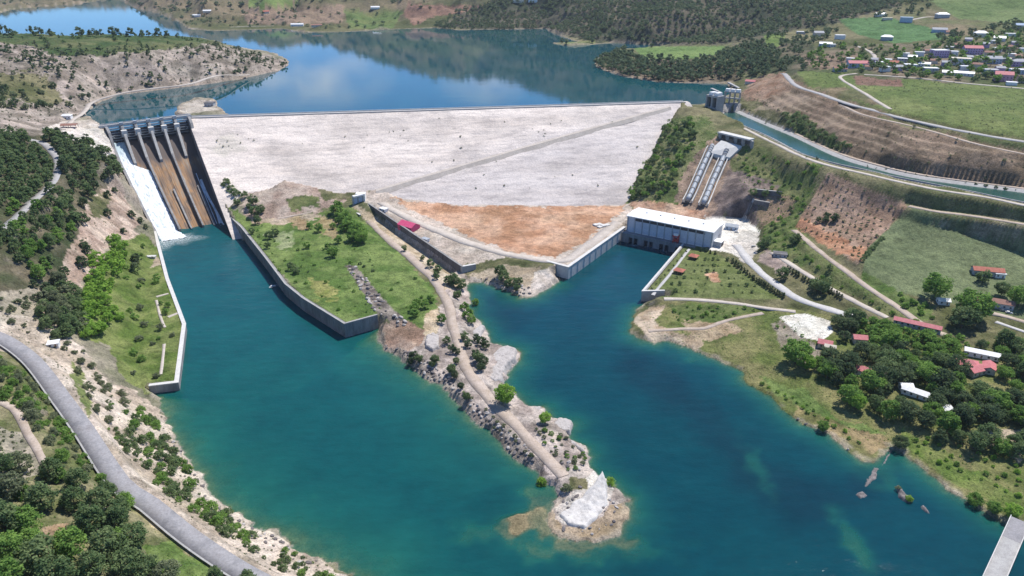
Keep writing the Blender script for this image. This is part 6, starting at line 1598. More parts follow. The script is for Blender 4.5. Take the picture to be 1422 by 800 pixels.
def scatter(polys, spacing, nmax, holes=(), seed=1, jitter=True, dens=None):
    """random points of the ground inside picture outlines, none closer than spacing metres"""
    r = np.random.RandomState(seed); m = np.zeros(GX.shape, bool)
    for pl in polys: m |= inside(np.array(pl, float), PXg, PYg)
    for pl in holes: m &= ~inside(np.array(pl, float), PXg, PYg)
    m &= (sdr < -0.8) & (sds < -1.5) & (sdc < -3) & ~cin & ~ROADM
    w_ = np.where(m, cellA, 0)
    if dens is not None: w_ = w_ * dens
    idx = np.nonzero(w_.ravel() > 0)[0]; w_ = w_.ravel()[idx]
    if len(idx) == 0: return []
    pick = r.choice(idx, size=min(nmax * 6, 60000), p=w_ / w_.sum())
    grid = {}; out = []
    for i in pick:
        x, y = GX.ravel()[i] + r.uniform(-.5, .5), GY.ravel()[i] + r.uniform(-.5, .5); g = (int(x // spacing), int(y // spacing)); ok = True
        for a in (-1, 0, 1):
            for b in (-1, 0, 1):
                for (xx, yy) in grid.get((g[0] + a, g[1] + b), ()):
                    if (xx - x) ** 2 + (yy - y) ** 2 < spacing ** 2: ok = False; break
        if ok:
            grid.setdefault(g, []).append((x, y)); out.append((x, y, hz(x, y)))
            if len(out) >= nmax: break
    return out
ROADM = np.zeros(GX.shape, bool)
for nm, (pth, wd, mk) in road_w.items():
    m = (GX > pth[:, 0].min() - 9) & (GX < pth[:, 0].max() + 9) & (GY > pth[:, 1].min() - 9) & (GY < pth[:, 1].max() + 9)
    d, _ = segdist(pth[:, :2], GX[m], GY[m], closed=False); ROADM[m] |= d < wd / 2 + 1.2
def stuff_trees(name, kind, mat, pts, hs, wf=1.0, lod='far'):
    VV = []; TT = []; n = 0
    vr = [crown_me(kind, mat, lod, v)[0] for v in range(4)]
    for i, (p, h) in enumerate(zip(pts, hs)):
        V, F4, T = vr[i % 4]; a = rng.uniform(0, 6.28); c_, s_ = math.cos(a), math.sin(a); s1 = h * wf * rng.uniform(0.85, 1.2)
        VV.append(np.stack(((V[:, 0] * c_ - V[:, 1] * s_) * s1 + p[0], (V[:, 0] * s_ + V[:, 1] * c_) * s1 + p[1], V[:, 2] * h + p[2] - 0.3), 1))
        TT.append(np.clip(T * 0.6 + 0.4 * rng.uniform(0, 1), 0, 1))
    V = np.concatenate(VV); o = mesh_np(name, V, np.arange(len(V)).reshape(-1, 4), mat); vattr(o, 'tint', np.concatenate(TT)); return tag(o, kind='stuff')
def nz_d(scale, lo, hi, seed): return sstep(lo, hi, fbm(GX, GY, scale, 3, seed))

# --- near left slope: big pines below the road
BIGPINE = [(30, 655, 9), (75, 665, 9.5), (110, 678, 9), (20, 690, 10), (60, 705, 10.5), (105, 705, 9), (140, 708, 10), (8, 735, 11), (40, 735, 9), (128, 735, 10.5), (165, 728, 8.5), (100, 770, 11), (55, 790, 11), (150, 770, 11), (185, 760, 9), (20, 775, 10),
           (130, 800, 10), (180, 795, 9), (80, 812, 11), (205, 800, 8), (10, 812, 10), (235, 806, 8), (300, 806, 6), (345, 812, 6), (0, 660, 9), (150, 690, 7), (175, 705, 7), (88, 640, 6)]
for px, py, h in BIGPINE:
    p = hit(px, py)
    if p is not None: plant('pine' if random.random() < .7 else 'broad', random.choice(('pine_needles', 'pine_needles', 'green_leaves', 'scrub_leaves')), p, h * 0.95, 'pine_tree', 'big grey-green pine on the slope below the asphalt road, lower left corner', 'pine tree', 'big pines below the asphalt road', 1.15)
pts = scatter([[(-40, 610), (70, 640), (120, 660), (190, 735), (230, 780), (250, 830), (-40, 830)]], 7, 14, holes=[[(62, 730), (98, 722), (92, 775), (66, 790)], [(205, 762), (250, 760), (300, 795), (260, 820)]], seed=3)
for p in pts: plant('pine', random.choice(('pine_needles', 'green_leaves', 'scrub_leaves')), p, random.uniform(4, 8), 'pine_tree', 'big grey-green pine on the slope below the asphalt road, lower left corner', 'pine tree', 'big pines below the asphalt road', 1.15)
pts = scatter([[(-20, 490), (30, 520), (66, 560), (108, 615), (128, 652), (95, 640), (60, 610), (40, 580), (-20, 550)], [(60, 590), (100, 610), (170, 700), (150, 690)]], 3.4, 85, seed=4)
for p in pts: plant('shrub', 'green_leaves' if random.random() < .5 else 'scrub_leaves', p, random.uniform(1.6, 5.0), 'bush', 'green bush in the strip between guard wall and foot path', 'bush', 'bushes inside the guard wall')
pts = scatter([[(-20, 575), (40, 612), (60, 650), (30, 665), (-20, 660)]], 3.0, 50, seed=5)
for p in pts: plant('shrub', 'scrub_leaves', p, random.uniform(0.8, 1.8), 'tuft', 'small grey tuft on the stony patch left of the foot path', 'tuft', 'grey tufts by the foot path')
# --- bushes between road and water
pts = scatter([[(150, 560), (205, 572), (236, 612), (262, 655), (300, 705), (350, 740), (400, 765), (470, 800), (440, 815), (370, 782), (300, 735), (235, 690), (180, 640), (150, 595)]], 3.6, 120, seed=6, dens=nz_d(16, 0.35, 0.6, 11))
for p in pts: plant('shrub', 'green_leaves' if random.random() < .4 else 'pine_needles', p, random.uniform(1.0, 5.6), 'bush', 'round green bush on the pale bank between road and water', 'bush', 'bushes on the pale bank', 0.95)
pts = scatter([[(60, 470), (110, 480), (150, 530), (180, 560), (150, 590), (118, 560), (100, 500)], [(0, 400), (50, 405), (60, 440), (40, 465), (0, 450)]], 5, 46, seed=8)
for p in pts: plant('shrub', 'scrub_leaves', p, random.uniform(1.5, 5), 'bush', 'grey-green bush on the bare ground above the road bend', 'bush', 'bushes above the road bend')
# --- left hill pine woods
HILL1 = [[(-30, 180), (35, 192), (66, 222), (72, 262), (40, 292), (-30, 318)], [(-30, 325), (30, 312), (80, 262), (100, 272), (108, 300), (100, 335), (75, 352), (70, 388), (40, 386), (22, 352), (-30, 345)]]
HILL2 = [[(66, 190), (100, 196), (130, 202), (150, 206), (168, 222), (166, 245), (140, 252), (126, 275), (105, 270), (90, 246), (84, 218)]]
pts = scatter(HILL1, 6.4, 380, seed=9); pts.sort(key=lambda p: p[1])
for p in pts[:70]: plant('pine', random.choice(('pine_needles', 'pine_needles', 'green_leaves')), p, random.uniform(4.5, 9.5), 'pine_tree', 'pine in the dense wood covering the hill at the left edge', 'pine tree', 'pines of the left hill wood', 1.0, parts=False)
if len(pts) > 70: tag(stuff_trees('hill_wood', 'pine', 'pine_needles', pts[70:], rng.uniform(6.5, 12.5, len(pts) - 70), 1.0, 'mid'))
pts = scatter(HILL2, 6.0, 75, seed=10)
for p in pts: plant('pine', 'dark_needles' if random.random() < .5 else 'pine_needles', p, random.uniform(6, 11), 'pine_tree', 'tall dark pine in the wood below the left end of the spillway bridge', 'pine tree', 'pines beside the spillway', 1.05, parts=False)
pts = scatter([[(60, 420), (85, 385), (98, 400), (118, 425), (122, 468), (66, 470), (55, 445)]], 5.0, 42, seed=12)
for p in pts: plant('pine', random.choice(('pine_needles', 'scrub_leaves')), p, random.uniform(5, 9), 'pine_tree', 'dark pine in the clump above the road beside bright leafy trees', 'pine tree', 'dark pines above the road', 1.2)
pts = scatter([[(112, 400), (140, 350), (165, 330), (178, 342), (158, 400), (168, 450), (142, 475), (120, 470)]], 4.6, 46, seed=13)
for p in pts: plant('broad', 'bright_leaves', p, random.uniform(5, 8), 'leafy_tree', 'bright green leafy tree at the foot of the slope left of the pool', 'leafy tree', 'bright trees left of the pool', 1.1)
pts = scatter([[(165, 350), (205, 340), (245, 440), (235, 530), (180, 520), (160, 450)]], 7, 26, seed=14)
for p in pts: plant('broad' if random.random() < .5 else 'shrub', 'scrub_leaves' if random.random() < .5 else 'green_leaves', p, random.uniform(2.2, 5), 'leafy_tree', 'small tree on the grassy bank behind the white-topped wall', 'leafy tree', 'small trees on the grassy bank')
for px, py, h in ((117, 310, 8), (117, 345, 6), (122, 352, 6.5), (116, 372, 8), (117, 288, 8), (150, 275, 6), (150, 300, 6), (190, 365, 7), (188, 378, 7), (172, 325, 5), (90, 385, 7), (82, 395, 5), (48, 400, 5), (65, 405, 6), (160, 268, 5), (183, 302, 6), (196, 310, 5), (203, 318, 4)):
    plant('pine', 'dark_needles', hit(px, py), h, 'pine_tree', 'single dark pine standing on the bare pinkish slope left of the chute', 'pine tree', 'lone pines on the pinkish slope', 1.15, parts=True)
# --- promontory behind the spillway
pts = scatter([[(-20, 62), (100, 68), (250, 68), (300, 62), (400, 86), (388, 100), (280, 117), (165, 130), (110, 150), (60, 150), (-20, 160)]], 7.5, 290, seed=15, dens=0.45 + nz_d(50, 0.4, 0.6, 17))
for p in pts: plant('shrub' if random.random() < .6 else 'pine', 'dark_needles' if random.random() < .6 else 'scrub_leaves', p, random.uniform(3, 8.5), 'juniper_bush', 'dark rounded bush dotted over the bare promontory behind the spillway', 'bush', 'bushes on the bare promontory', 0.9)
pts = scatter([[(-20, 40), (230, 48), (300, 58), (250, 68), (140, 75), (90, 76), (20, 60), (-20, 56)]], 8, 160, seed=16)
for p in pts: plant('pine' if random.random() < .5 else 'shrub', 'pine_needles', p, random.uniform(3, 6.5), 'ridge_tree', 'small green tree along the top of the left promontory ridge', 'tree', 'trees on the promontory ridge', 1.1)
for px, py, h in ((5, 50, 17), (14, 52, 11), (43, 50, 12), (55, 50, 12), (70, 50, 9), (112, 51, 13), (129, 51, 11), (140, 51, 10), (157, 51, 13), (165, 51, 11), (182, 51, 12), (198, 51, 9), (207, 51, 9), (220, 51, 12), (233, 52, 10), (247, 53, 10)):
    p = hit(px, py)
    if p is not None: plant('pine', 'dark_needles', p, h, 'pine_tree', 'tall pine silhouetted against the far upper lake', 'pine tree', 'pines against the far lake', 1.1, parts=False)
# --- the green spit
CL = [(468, 297, 11), (474, 304, 9), (470, 312, 6), (480, 311, 11), (486, 318, 10), (492, 322, 9), (498, 333, 13), (503, 338, 10), (478, 322, 8), (490, 336, 8), (462, 318, 5), (443, 322, 7), (470, 338, 6), (462, 357, 8), (427, 345, 5), (430, 318, 5), (455, 345, 4)]
for px, py, h in CL: plant('broad', 'green_leaves', hit(px, py), h, 'leafy_tree', 'dark green tree in the clump on the meadow beside the lock', 'leafy tree', 'trees of the meadow clump', 1.0)
for px, py, h in ((315, 262, 9), (322, 270, 8), (328, 276, 9), (340, 275, 6), (352, 285, 9), (355, 300, 9), (363, 296, 7), (347, 292, 6), (330, 285, 6), (358, 311, 7), (374, 332, 7), (383, 328, 6), (350, 325, 5), (405, 375, 6), (412, 380, 5), (372, 345, 5)):
    plant('broad', 'pine_needles', hit(px, py), h, 'leafy_tree', 'dusky tree near the upper end of the grey pool wall', 'leafy tree', 'trees by the upper pool wall', 1.0)
pts = scatter([[(330, 310), (380, 312), (470, 330), (530, 350), (595, 400), (605, 440), (580, 450), (540, 430), (500, 440), (470, 440), (400, 390)]], 7, 70, seed=17)
for p in pts: plant('shrub', 'green_leaves' if random.random() < .7 else 'pine_needles', p, random.uniform(1.0, 3.0), 'low_bush', 'small dark bush scattered on the bright green meadow', 'bush', 'bushes on the green meadow')
for px, py, h in ((575, 432, 6), (579, 424, 5), (590, 428, 6), (598, 420, 5), (576, 440, 5), (562, 349, 5), (587, 362, 4), (598, 371, 6), (608, 382, 7), (606, 388, 5), (630, 398, 9), (640, 402, 8), (622, 395, 6), (635, 415, 6), (613, 449, 6), (645, 432, 6), (650, 443, 7), (655, 450, 6), (660, 425, 5), (695, 385, 9), (700, 392, 8), (712, 398, 7), (718, 405, 6), (705, 400, 6), (722, 395, 5)):
    plant('broad', 'pine_needles' if py < 420 else 'green_leaves', hit(px, py), h, 'leafy_tree', 'rounded small tree along the dirt track and cove of the spit', 'leafy tree', 'trees along the spit track', 0.95)
for px, py, h in ((620, 478, 6.5), (628, 490, 7), (604, 505, 7), (635, 492, 5), (645, 472, 7), (650, 482, 7), (662, 475, 7), (668, 480, 8), (675, 485, 7), (660, 495, 6), (664, 503, 8), (672, 508, 8), (668, 515, 6), (627, 518, 7), (634, 505, 5), (600, 510, 5), (632, 525, 6), (640, 540, 5), (648, 556, 6), (575, 500, 7), (582, 503, 6), (570, 506, 5)):
    plant('broad', random.choice(('pine_needles', 'dark_needles')), hit(px, py), h * 0.75, 'leafy_tree', 'dark little tree on the rocky neck of the spit', 'leafy tree', 'trees on the rocky neck', 0.95)
plant('broad', 'bright_leaves', hit(700, 560), 10.5, 'leafy_tree', 'single bright green round tree beside the spit track', 'leafy tree', None, 1.05)
plant('broad', 'bright_leaves', hit(757, 588), 6, 'leafy_tree', 'bright tree between the two pale slabs on the spit shore', 'leafy tree', None, 1.0)
plant('shrub', 'bright_leaves', hit(752, 672), 4.5, 'shrub', 'pale green bush on the left shore near the spit tip', 'shrub')
plant('shrub', 'bright_leaves', hit(848, 672), 4.0, 'shrub', 'bright bush at the right foot of the white rock point', 'shrub')
plant('shrub', 'scrub_leaves', hit(786, 682), 4.5, 'shrub', 'olive bush where the spit track ends before the white rock', 'shrub')
pts = scatter([[(640, 540), (690, 600), (760, 655), (790, 670), (800, 655), (820, 640), (790, 610), (740, 590), (770, 640), (700, 590)]], 3.0, 40, seed=18)
for p in pts: plant('shrub', 'scrub_leaves' if random.random() < .6 else 'green_leaves', p, random.uniform(1.2, 2.8), 'low_bush', 'scrubby bush among the rocks of the outer spit', 'bush', 'bushes of the outer spit')
# --- dam face and right abutment
pts = scatter([[(330, 190), (420, 188), (430, 215), (340, 212)], [(280, 170), (900, 160), (860, 180), (700, 185), (560, 240), (330, 240)]], 12, 40, seed=19)
spots = [(302, 196), (305, 200), (310, 204), (318, 203), (316, 197), (322, 206), (345, 193), (352, 195), (335, 199), (330, 187), (510, 188), (540, 184), (546, 183), (556, 189), (567, 196), (740, 180), (748, 184), (755, 181), (757, 186), (765, 172), (780, 168), (755, 190), (700, 170), (480, 190), (420, 200), (640, 190), (610, 165), (690, 225), (672, 243), (640, 206), (770, 246), (600, 225), (830, 258), (560, 182), (506, 205), (630, 223), (795, 244), (735, 262), (660, 262), (700, 258), (885, 205), (850, 170)]
for px, py in spots:
    q, z = dam_hit(px, py); plant('shrub', 'scrub_leaves', (q[0], q[1], z), random.uniform(0.8, 2.0), 'tuft', 'small dark tuft growing between the stones of the dam face', 'tuft', 'tufts on the dam face', 1.2)
pts = scatter([[(872, 276), (884, 245), (905, 215), (928, 172), (962, 168), (966, 195), (948, 225), (936, 262), (900, 280)]], 6.5, 110, seed=20, dens=0.25 + nz_d(25, 0.4, 0.6, 23))
for p in pts: plant('shrub' if random.random() < .5 else 'broad', 'pine_needles' if random.random() < .6 else 'green_leaves', p, random.uniform(3, 7.5), 'leafy_tree', 'bush or small tree on the green abutment between dam and penstocks', 'tree', 'trees on the right abutment')
pts = scatter([[(1010, 205), (1060, 215), (1140, 232), (1105, 310), (1120, 340), (1060, 335), (1070, 290)], [(1060, 320), (1100, 345), (1200, 410), (1290, 468), (1250, 450), (1150, 395), (1075, 345)]], 7, 110, seed=21, dens=0.25 + nz_d(25, 0.4, 0.6, 29))
for p in pts: plant('shrub', 'green_leaves' if random.random() < .6 else 'pine_needles', p, random.uniform(1.4, 4), 'shrub', 'bush on the green slope between penstocks and orchard track', 'shrub', 'bushes on the slope above the service road')
for px, py, h in ((1062, 345, 8), (1056, 348, 7), (1066, 338, 6), (1045, 272, 6), (1062, 274, 6), (1082, 272, 6), (1106, 335, 6), (1100, 340, 7), (1085, 388, 8.5), (1133, 404, 8), (1140, 408, 8.5), (1130, 398, 6), (1147, 400, 7), (1152, 375, 4)):
    plant('broad', 'pine_needles', hit(px, py), h, 'leafy_tree', 'dusky round tree beside the service road and its rock cut', 'leafy tree', 'trees beside the service road', 1.0)
# clipped cypresses in two rows
def row(a, b, n, h, label, group):
    for i in range(n):
        t = i / (n - 1); plant('cypress', 'dark_needles', hit(a[0] + (b[0] - a[0]) * t + random.uniform(-.5, .5), a[1] + (b[1] - a[1]) * t), h * random.uniform(0.85, 1.15), 'cypress', label, 'cypress', group, 1.9, parts=True)
row((1017, 365), (1045, 388), 8, 4.8, 'dark cypress in the row along the terrace side of the service road', 'cypresses along the service road'); row((1047, 389), (1088, 414), 14, 4.2, 'dark cypress in the row along the terrace side of the service road', 'cypresses along the service road')
row((1093, 375), (1108, 384), 5, 4.4, 'dark cypress in the row edging the stepped road', 'cypresses edging the stepped road'); row((1114, 388), (1126, 394), 4, 4.0, 'dark cypress in the row edging the stepped road', 'cypresses edging the stepped road'); row((1150, 405), (1168, 415), 6, 4.2, 'dark cypress in the row edging the stepped road', 'cypresses edging the stepped road')
for px, py in ((980, 350), (986, 352), (993, 353), (973, 349)): plant('cypress', 'dark_needles', hit(px, py), 3.4, 'cypress', 'small dark cypress between powerhouse and picnic terrace', 'cypress', 'cypresses at the powerhouse corner', 2.2, parts=False)
pts = []
_o, _e, _f = P(915, 408, 9.2), P(960, 356, 9.2), P(1065, 412, 9.6)
for i in range(6):
    for j in range(11):
        a, b = (i + 0.4) / 6, (j + 0.6) / 11; q = _o + (_e - _o) * a + (_f - _o) * b * (1 - a * 0.55) + rng.uniform(-.7, .7, 2)
        if rng.rand() < 0.72: pts.append((q[0], q[1], hz(*q)))
for p in pts: plant('shrub' if random.random() < .6 else 'broad', 'pine_needles', p, random.uniform(1.2, 3.0), 'shrub', 'small dark shrub planted on the picnic terrace lawn', 'shrub', 'shrubs on the terrace lawn')
for i in range(9):
    t = i / 8; plant('shrub', 'dark_needles', hit(905 + 47 * t, 402 - 52 * t), 1.8, 'shrub', 'clipped shrub along the white terrace walk', 'shrub', 'shrubs along the terrace walk')
pts = scatter([[(930, 425), (1060, 428), (1010, 442), (940, 446)], [(1075, 452), (1092, 450), (1140, 485), (1100, 500)]], 5, 34, seed=23)
for p in pts: plant('shrub', 'green_leaves', p, random.uniform(1.2, 3.2), 'low_bush', 'bush on the rough ground between lawn and right shore', 'bush', 'bushes behind the right shore')
# orchard rows
orch = [P(1150, 240, 54), P(1262, 285, 45), P(1190, 367, 25), P(1106, 312, 27)]
d1 = np.array((0.94, 0.34)); d2 = np.array((-0.34, 0.94)); n_o = 0; cc = np.mean(orch, 0)
for i in range(-14, 15):
    for j in range(-26, 27):
        x, y = cc + d1 * i * 7.5 + d2 * j * 6.5 + rng.uniform(-.3, .3, 2); q = proj(x, y, hz(x, y))
        if inside(np.array([(1150, 242), (1260, 286), (1190, 362), (1110, 312)]), np.array([q[0]]), np.array([q[1]]))[0] and rng.rand() < 0.85 and n_o < 260:
            n_o += 1; plant('shrub', 'scrub_leaves', (x, y, hz(x, y)), random.uniform(1.5, 2.6), 'orchard_tree', 'young tree in the rows of the brown orchard plot', 'orchard tree', 'young trees of the orchard plot')
for px, py, h in ((1146, 309, 5), (1148, 303, 5), (1157, 308, 5), (1160, 306, 5), (1136, 308, 4)): plant('broad', 'dark_needles', hit(px, py), h, 'orchard_tree', 'grown dark tree in the middle of the brown orchard plot', 'orchard tree', 'grown trees in the orchard plot')
for i in range(14):
    t = i / 13; plant('shrub', 'pine_needles', hit(1197 + 28 * t, 362 - 30 * t), random.uniform(2, 4), 'shrub', 'bush in the hedge between orchard plot and green pasture', 'shrub', 'hedge of the orchard plot', parts=False)
# --- right grove
for px, py, h, m_, lab in ((1297, 413, 15, 'green_leaves', 'large round dark tree on the near edge of the green pasture'), (1348, 442, 17, 'green_leaves', 'largest broad tree right of the dirt track end'), (1335, 455, 13, 'pine_needles', 'dark tree touching the left side of the largest broad tree'),
        (1364, 392, 8, 'pine_needles', 'dark round tree in front of the pasture farmhouse'), (1390, 410, 8.5, 'pine_needles', 'dusky tree just behind the brown-roofed barn'), (1414, 424, 12, 'green_leaves', 'bright tree at the right edge beside the brown-roofed barn'),
        (1104, 505, 14, 'green_leaves', 'large bright round tree by the right shore below the clearing'), (1118, 514, 9, 'bright_leaves', 'small bright tree against the large round shore tree'), (1148, 525, 9, 'green_leaves', 'round tree between the shore tree and the two lawn trees'),
        (1177, 560, 10, 'green_leaves', 'left one of two trees alone on the shore lawn'), (1187, 568, 8.5, 'bright_leaves', 'right paler one of two trees alone on the shore lawn'), (1249, 622, 6, 'dark_needles', 'dark bush tree at the head of the broken rock weir'), (1142, 598, 5, 'green_leaves', 'small tree at the shore edge below the lawn trees'),
        (1352, 702, 5.5, 'green_leaves', 'thin small tree on the lower right shore with pale top'), (1378, 712, 5, 'green_leaves', 'left bush of two at the bridge end'), (1404, 718, 6, 'bright_leaves', 'right bush of two at the bridge end')):
    plant('broad', m_, hit(px, py), h, 'leafy_tree', lab, 'leafy tree', None, 1.12, parts=True)
GROVE_BRIGHT = [[(1180, 452), (1210, 446), (1250, 462), (1300, 478), (1330, 492), (1325, 510), (1280, 500), (1240, 478), (1190, 470)]]
GROVE = [[(1155, 455), (1185, 450), (1195, 480), (1250, 482), (1290, 505), (1330, 512), (1330, 490), (1400, 480), (1440, 500), (1440, 630), (1400, 640), (1350, 625), (1310, 618), (1280, 600), (1240, 590), (1205, 560), (1195, 545), (1160, 535), (1135, 510), (1150, 500), (1180, 498), (1175, 480)]]
HOLE = [[(1238, 530), (1278, 534), (1298, 556), (1280, 578), (1245, 562)], [(1322, 490), (1388, 488), (1390, 545), (1330, 545)], [(1360, 588), (1422, 595), (1422, 622), (1370, 612)], [(1180, 506), (1216, 506), (1220, 540), (1185, 538)], [(1126, 466), (1168, 468), (1172, 500), (1126, 498)], [(1178, 462), (1208, 462), (1208, 492), (1178, 492)], [(1255, 585), (1285, 588), (1275, 603), (1255, 600)], [(1300, 560), (1325, 560), (1325, 580), (1300, 580)]]
pts = scatter(GROVE, 8.0, 92, holes=HOLE, seed=24)
for p in pts: plant('broad' if random.random() < .55 else 'pine', random.choice(('dark_needles', 'dark_needles', 'pine_needles', 'pine_needles', 'green_leaves')), p, random.uniform(5.5, 11), 'grove_tree', 'dark tree in the dense grove around the pink-roofed cabins', 'tree', 'dark trees of the right grove', 1.15, parts=True)
pts = scatter(GROVE_BRIGHT, 5.5, 42, seed=25)
for p in pts: plant('broad', 'green_leaves', p, random.uniform(4, 7.5), 'grove_tree', 'brighter green tree at the upper side of the grove by the shed', 'tree', 'bright trees of the right grove', 1.1, parts=True)
pts = scatter([[(1255, 440), (1330, 470), (1350, 480), (1422, 470), (1422, 500), (1330, 500), (1290, 470)], [(1240, 405), (1290, 425), (1300, 445), (1250, 425)]], 6, 34, seed=26)
for p in pts: plant('shrub', 'green_leaves', p, random.uniform(2.2, 5), 'shrub', 'bush along the dirt track at the pasture edge', 'shrub', 'bushes at the pasture edge')
pts = scatter([[(1255, 620), (1290, 640), (1422, 700), (1422, 650), (1330, 620), (1270, 605)], [(1050, 530), (1130, 580), (1200, 625), (1180, 600), (1100, 550)]], 4.2, 52, seed=27)
for p in pts: plant('shrub', 'bright_leaves' if random.random() < .5 else 'green_leaves', p, random.uniform(0.9, 2.6), 'low_bush', 'low bush on the grassy lower right shore', 'bush', 'bushes on the lower right shore')
# --- slope above the canal, village
pts = scatter([[(1085, 160), (1112, 160), (1150, 186), (1182, 206), (1150, 206), (1100, 182)]], 5.5, 80, seed=28)
stuff_trees('thicket', 'shrub', 'pine_needles', pts, rng.uniform(3.5, 7, len(pts)), 1.0, 'mid')
pts = scatter([[(1020, 140), (1050, 136), (1095, 160), (1098, 182), (1050, 168)], [(1180, 200), (1422, 225), (1422, 258), (1215, 224)], [(1175, 205), (1260, 175), (1400, 210), (1260, 180)]], 14, 55, seed=29)
for p in pts: plant('shrub', 'scrub_leaves', p, random.uniform(1.2, 3), 'tuft', 'lonely tuft on the brown benches above the canal', 'tuft', 'tufts on the benches')
pts = scatter([[(1120, 76), (1160, 62), (1210, 60), (1240, 72), (1290, 62), (1422, 44), (1440, 60), (1440, 118), (1300, 112), (1180, 104), (1130, 98)]], 12, 230, seed=30)
for p in pts: plant('broad', 'pine_needles' if random.random() < .5 else 'green_leaves', p, random.uniform(4.5, 9), 'village_tree', 'green tree between the houses of the village', 'tree', 'trees between the village houses', 1.1)
for i in range(22):
    t = i / 21; p = hit(1120 + 290 * t, 219 + 47 * t); plant('shrub', 'dark_needles', p, random.uniform(1.4, 3), 'shrub', 'dark dot-like bush in the line below the canal road', 'shrub', 'bush line below the canal road')
pts = scatter([[(1040, 45), (1100, 48), (1165, 40), (1165, 52), (1130, 60), (1120, 98), (1080, 100), (1060, 76), (1086, 62)], [(1200, 18), (1290, 5), (1290, 20), (1220, 26)], [(1300, 52), (1422, 30), (1422, 44), (1300, 60)]], 11, 200, seed=31)
for p in pts[:130]: plant('broad', 'far_leaves', p, random.uniform(5, 9), 'hilltop_tree', 'dark tree on the wooded rise between village and reservoir', 'tree', 'trees on the wooded rise', 1.1)
# --- reservoir peninsula and the far forest
PEN = [[(824, 92), (845, 78), (866, 70), (885, 82), (985, 84), (1010, 74), (1040, 58), (1072, 66), (1082, 84), (1060, 106), (1000, 112), (940, 114), (880, 108), (850, 102)]]
pts = scatter(PEN, 10, 300, seed=32)
for p in pts: plant('broad', 'far_leaves', p, random.uniform(6.5, 11), 'peninsula_tree', 'dark tree on the wooded peninsula reaching into the reservoir', 'tree', 'trees of the wooded peninsula', 1.1)
MT = [[(600, 40), (620, 24), (650, 10), (690, 0), (760, -60), (1330, -60), (1300, 0), (1240, 8), (1180, 27), (1090, 43), (1012, 60), (960, 61), (860, 60), (820, 55), (765, 42), (700, 41)]]
pts = scatter(MT, 11, 5200, seed=33, dens=0.12 + nz_d(130, 0.36, 0.56, 35)); stuff_trees('forest', 'broad', 'far_leaves', pts, rng.uniform(7, 13, len(pts)), 1.15)
ex = [(x, y) for x, y in zip(rng.uniform(-2600, 2800, 9000), rng.uniform(2400, 5200, 9000))]
ex = [(x, y, hz(x, y)) for x, y in ex if abs(x / y) < 1.1]; ex = [p for p in ex if p[2] > RES_Z + 6 and fbm(np.array(p[0]), np.array(p[1]), 160, 3, 36) > 0.46][:3600]
stuff_trees('distant_forest', 'broad', 'far_leaves', ex, rng.uniform(9, 16, len(ex)), 1.3)
pts = scatter([[(-40, -20), (230, -20), (600, -20), (600, 36), (480, 40), (262, 38), (190, 10), (-40, 10)]], 24, 420, seed=34, dens=0.15 + nz_d(200, 0.42, 0.58, 39))
for p in pts[:0]: pass
stuff_trees('far_woodland', 'broad', 'far_leaves', pts, rng.uniform(6, 11, len(pts)), 1.2)
for px, py, h in ((780, 60, 9), (786, 61, 8), (818, 59, 11), (822, 60, 9), (905, 66, 7), (888, 82, 7)): 
    p = hit(px, py)
    if p is not None: plant('broad', 'far_leaves', p, h, 'peninsula_tree', 'lone tree on a small meadow at the far reservoir shore', 'tree', 'lone trees at the far shore')

# low growth nobody could count
pts = scatter([[(-20, 62), (100, 68), (250, 60), (300, 62), (400, 86), (388, 100), (280, 117), (165, 130), (100, 165), (-20, 185)]], 2.5, 1300, seed=61, dens=0.3 + nz_d(40, 0.4, 0.6, 62)); stuff_trees('low_scrub', 'shrub', 'scrub_leaves', pts, rng.uniform(0.8, 2.6, len(pts)))
pts = scatter([[(168, 240), (196, 330), (130, 385), (85, 445), (58, 442), (72, 390), (106, 330), (122, 280)], [(0, 400), (60, 440), (150, 530), (205, 552), (238, 590), (310, 700), (480, 800), (330, 790), (180, 680), (120, 590), (60, 500), (0, 460)]], 1.6, 700, seed=63, dens=0.2 + nz_d(14, 0.42, 0.6, 64)); stuff_trees('low_scrub', 'shrub', 'scrub_leaves', pts, rng.uniform(0.4, 1.3, len(pts)))
pts = scatter([[(-20, 490), (60, 525), (130, 640), (215, 722), (300, 790), (300, 830), (-20, 830)]], 1.3, 800, seed=65); stuff_trees('ground_cover', 'shrub', 'green_leaves', pts, rng.uniform(0.35, 1.0, len(pts)))
pts = scatter([[(325, 305), (480, 290), (605, 400), (605, 440), (526, 440), (480, 450), (371, 350)]], 2.0, 1200, seed=66, dens=0.3 + nz_d(18, 0.42, 0.6, 67)); stuff_trees('meadow_grass', 'shrub', 'green_leaves', pts, rng.uniform(0.3, 0.95, len(pts)))
pts = scatter([[(885, 435), (1100, 430), (1150, 520), (1260, 600), (1422, 680), (1422, 720), (1240, 625), (1110, 585), (1034, 530), (920, 480)]], 1.8, 1300, seed=68, dens=0.3 + nz_d(18, 0.42, 0.6, 69)); stuff_trees('shore_grass', 'shrub', 'green_leaves', pts, rng.uniform(0.3, 1.0, len(pts)))
pts = scatter([[(1010, 205), (1140, 228), (1422, 290), (1422, 315), (1265, 290), (1150, 240), (1106, 312), (1200, 395), (1300, 468), (1060, 340)], [(870, 285), (885, 245), (930, 165), (985, 162), (1000, 195), (945, 285)]], 2.6, 1100, seed=70, dens=0.25 + nz_d(22, 0.42, 0.6, 71)); stuff_trees('slope_grass', 'shrub', 'green_leaves', pts, rng.uniform(0.5, 1.6, len(pts)))
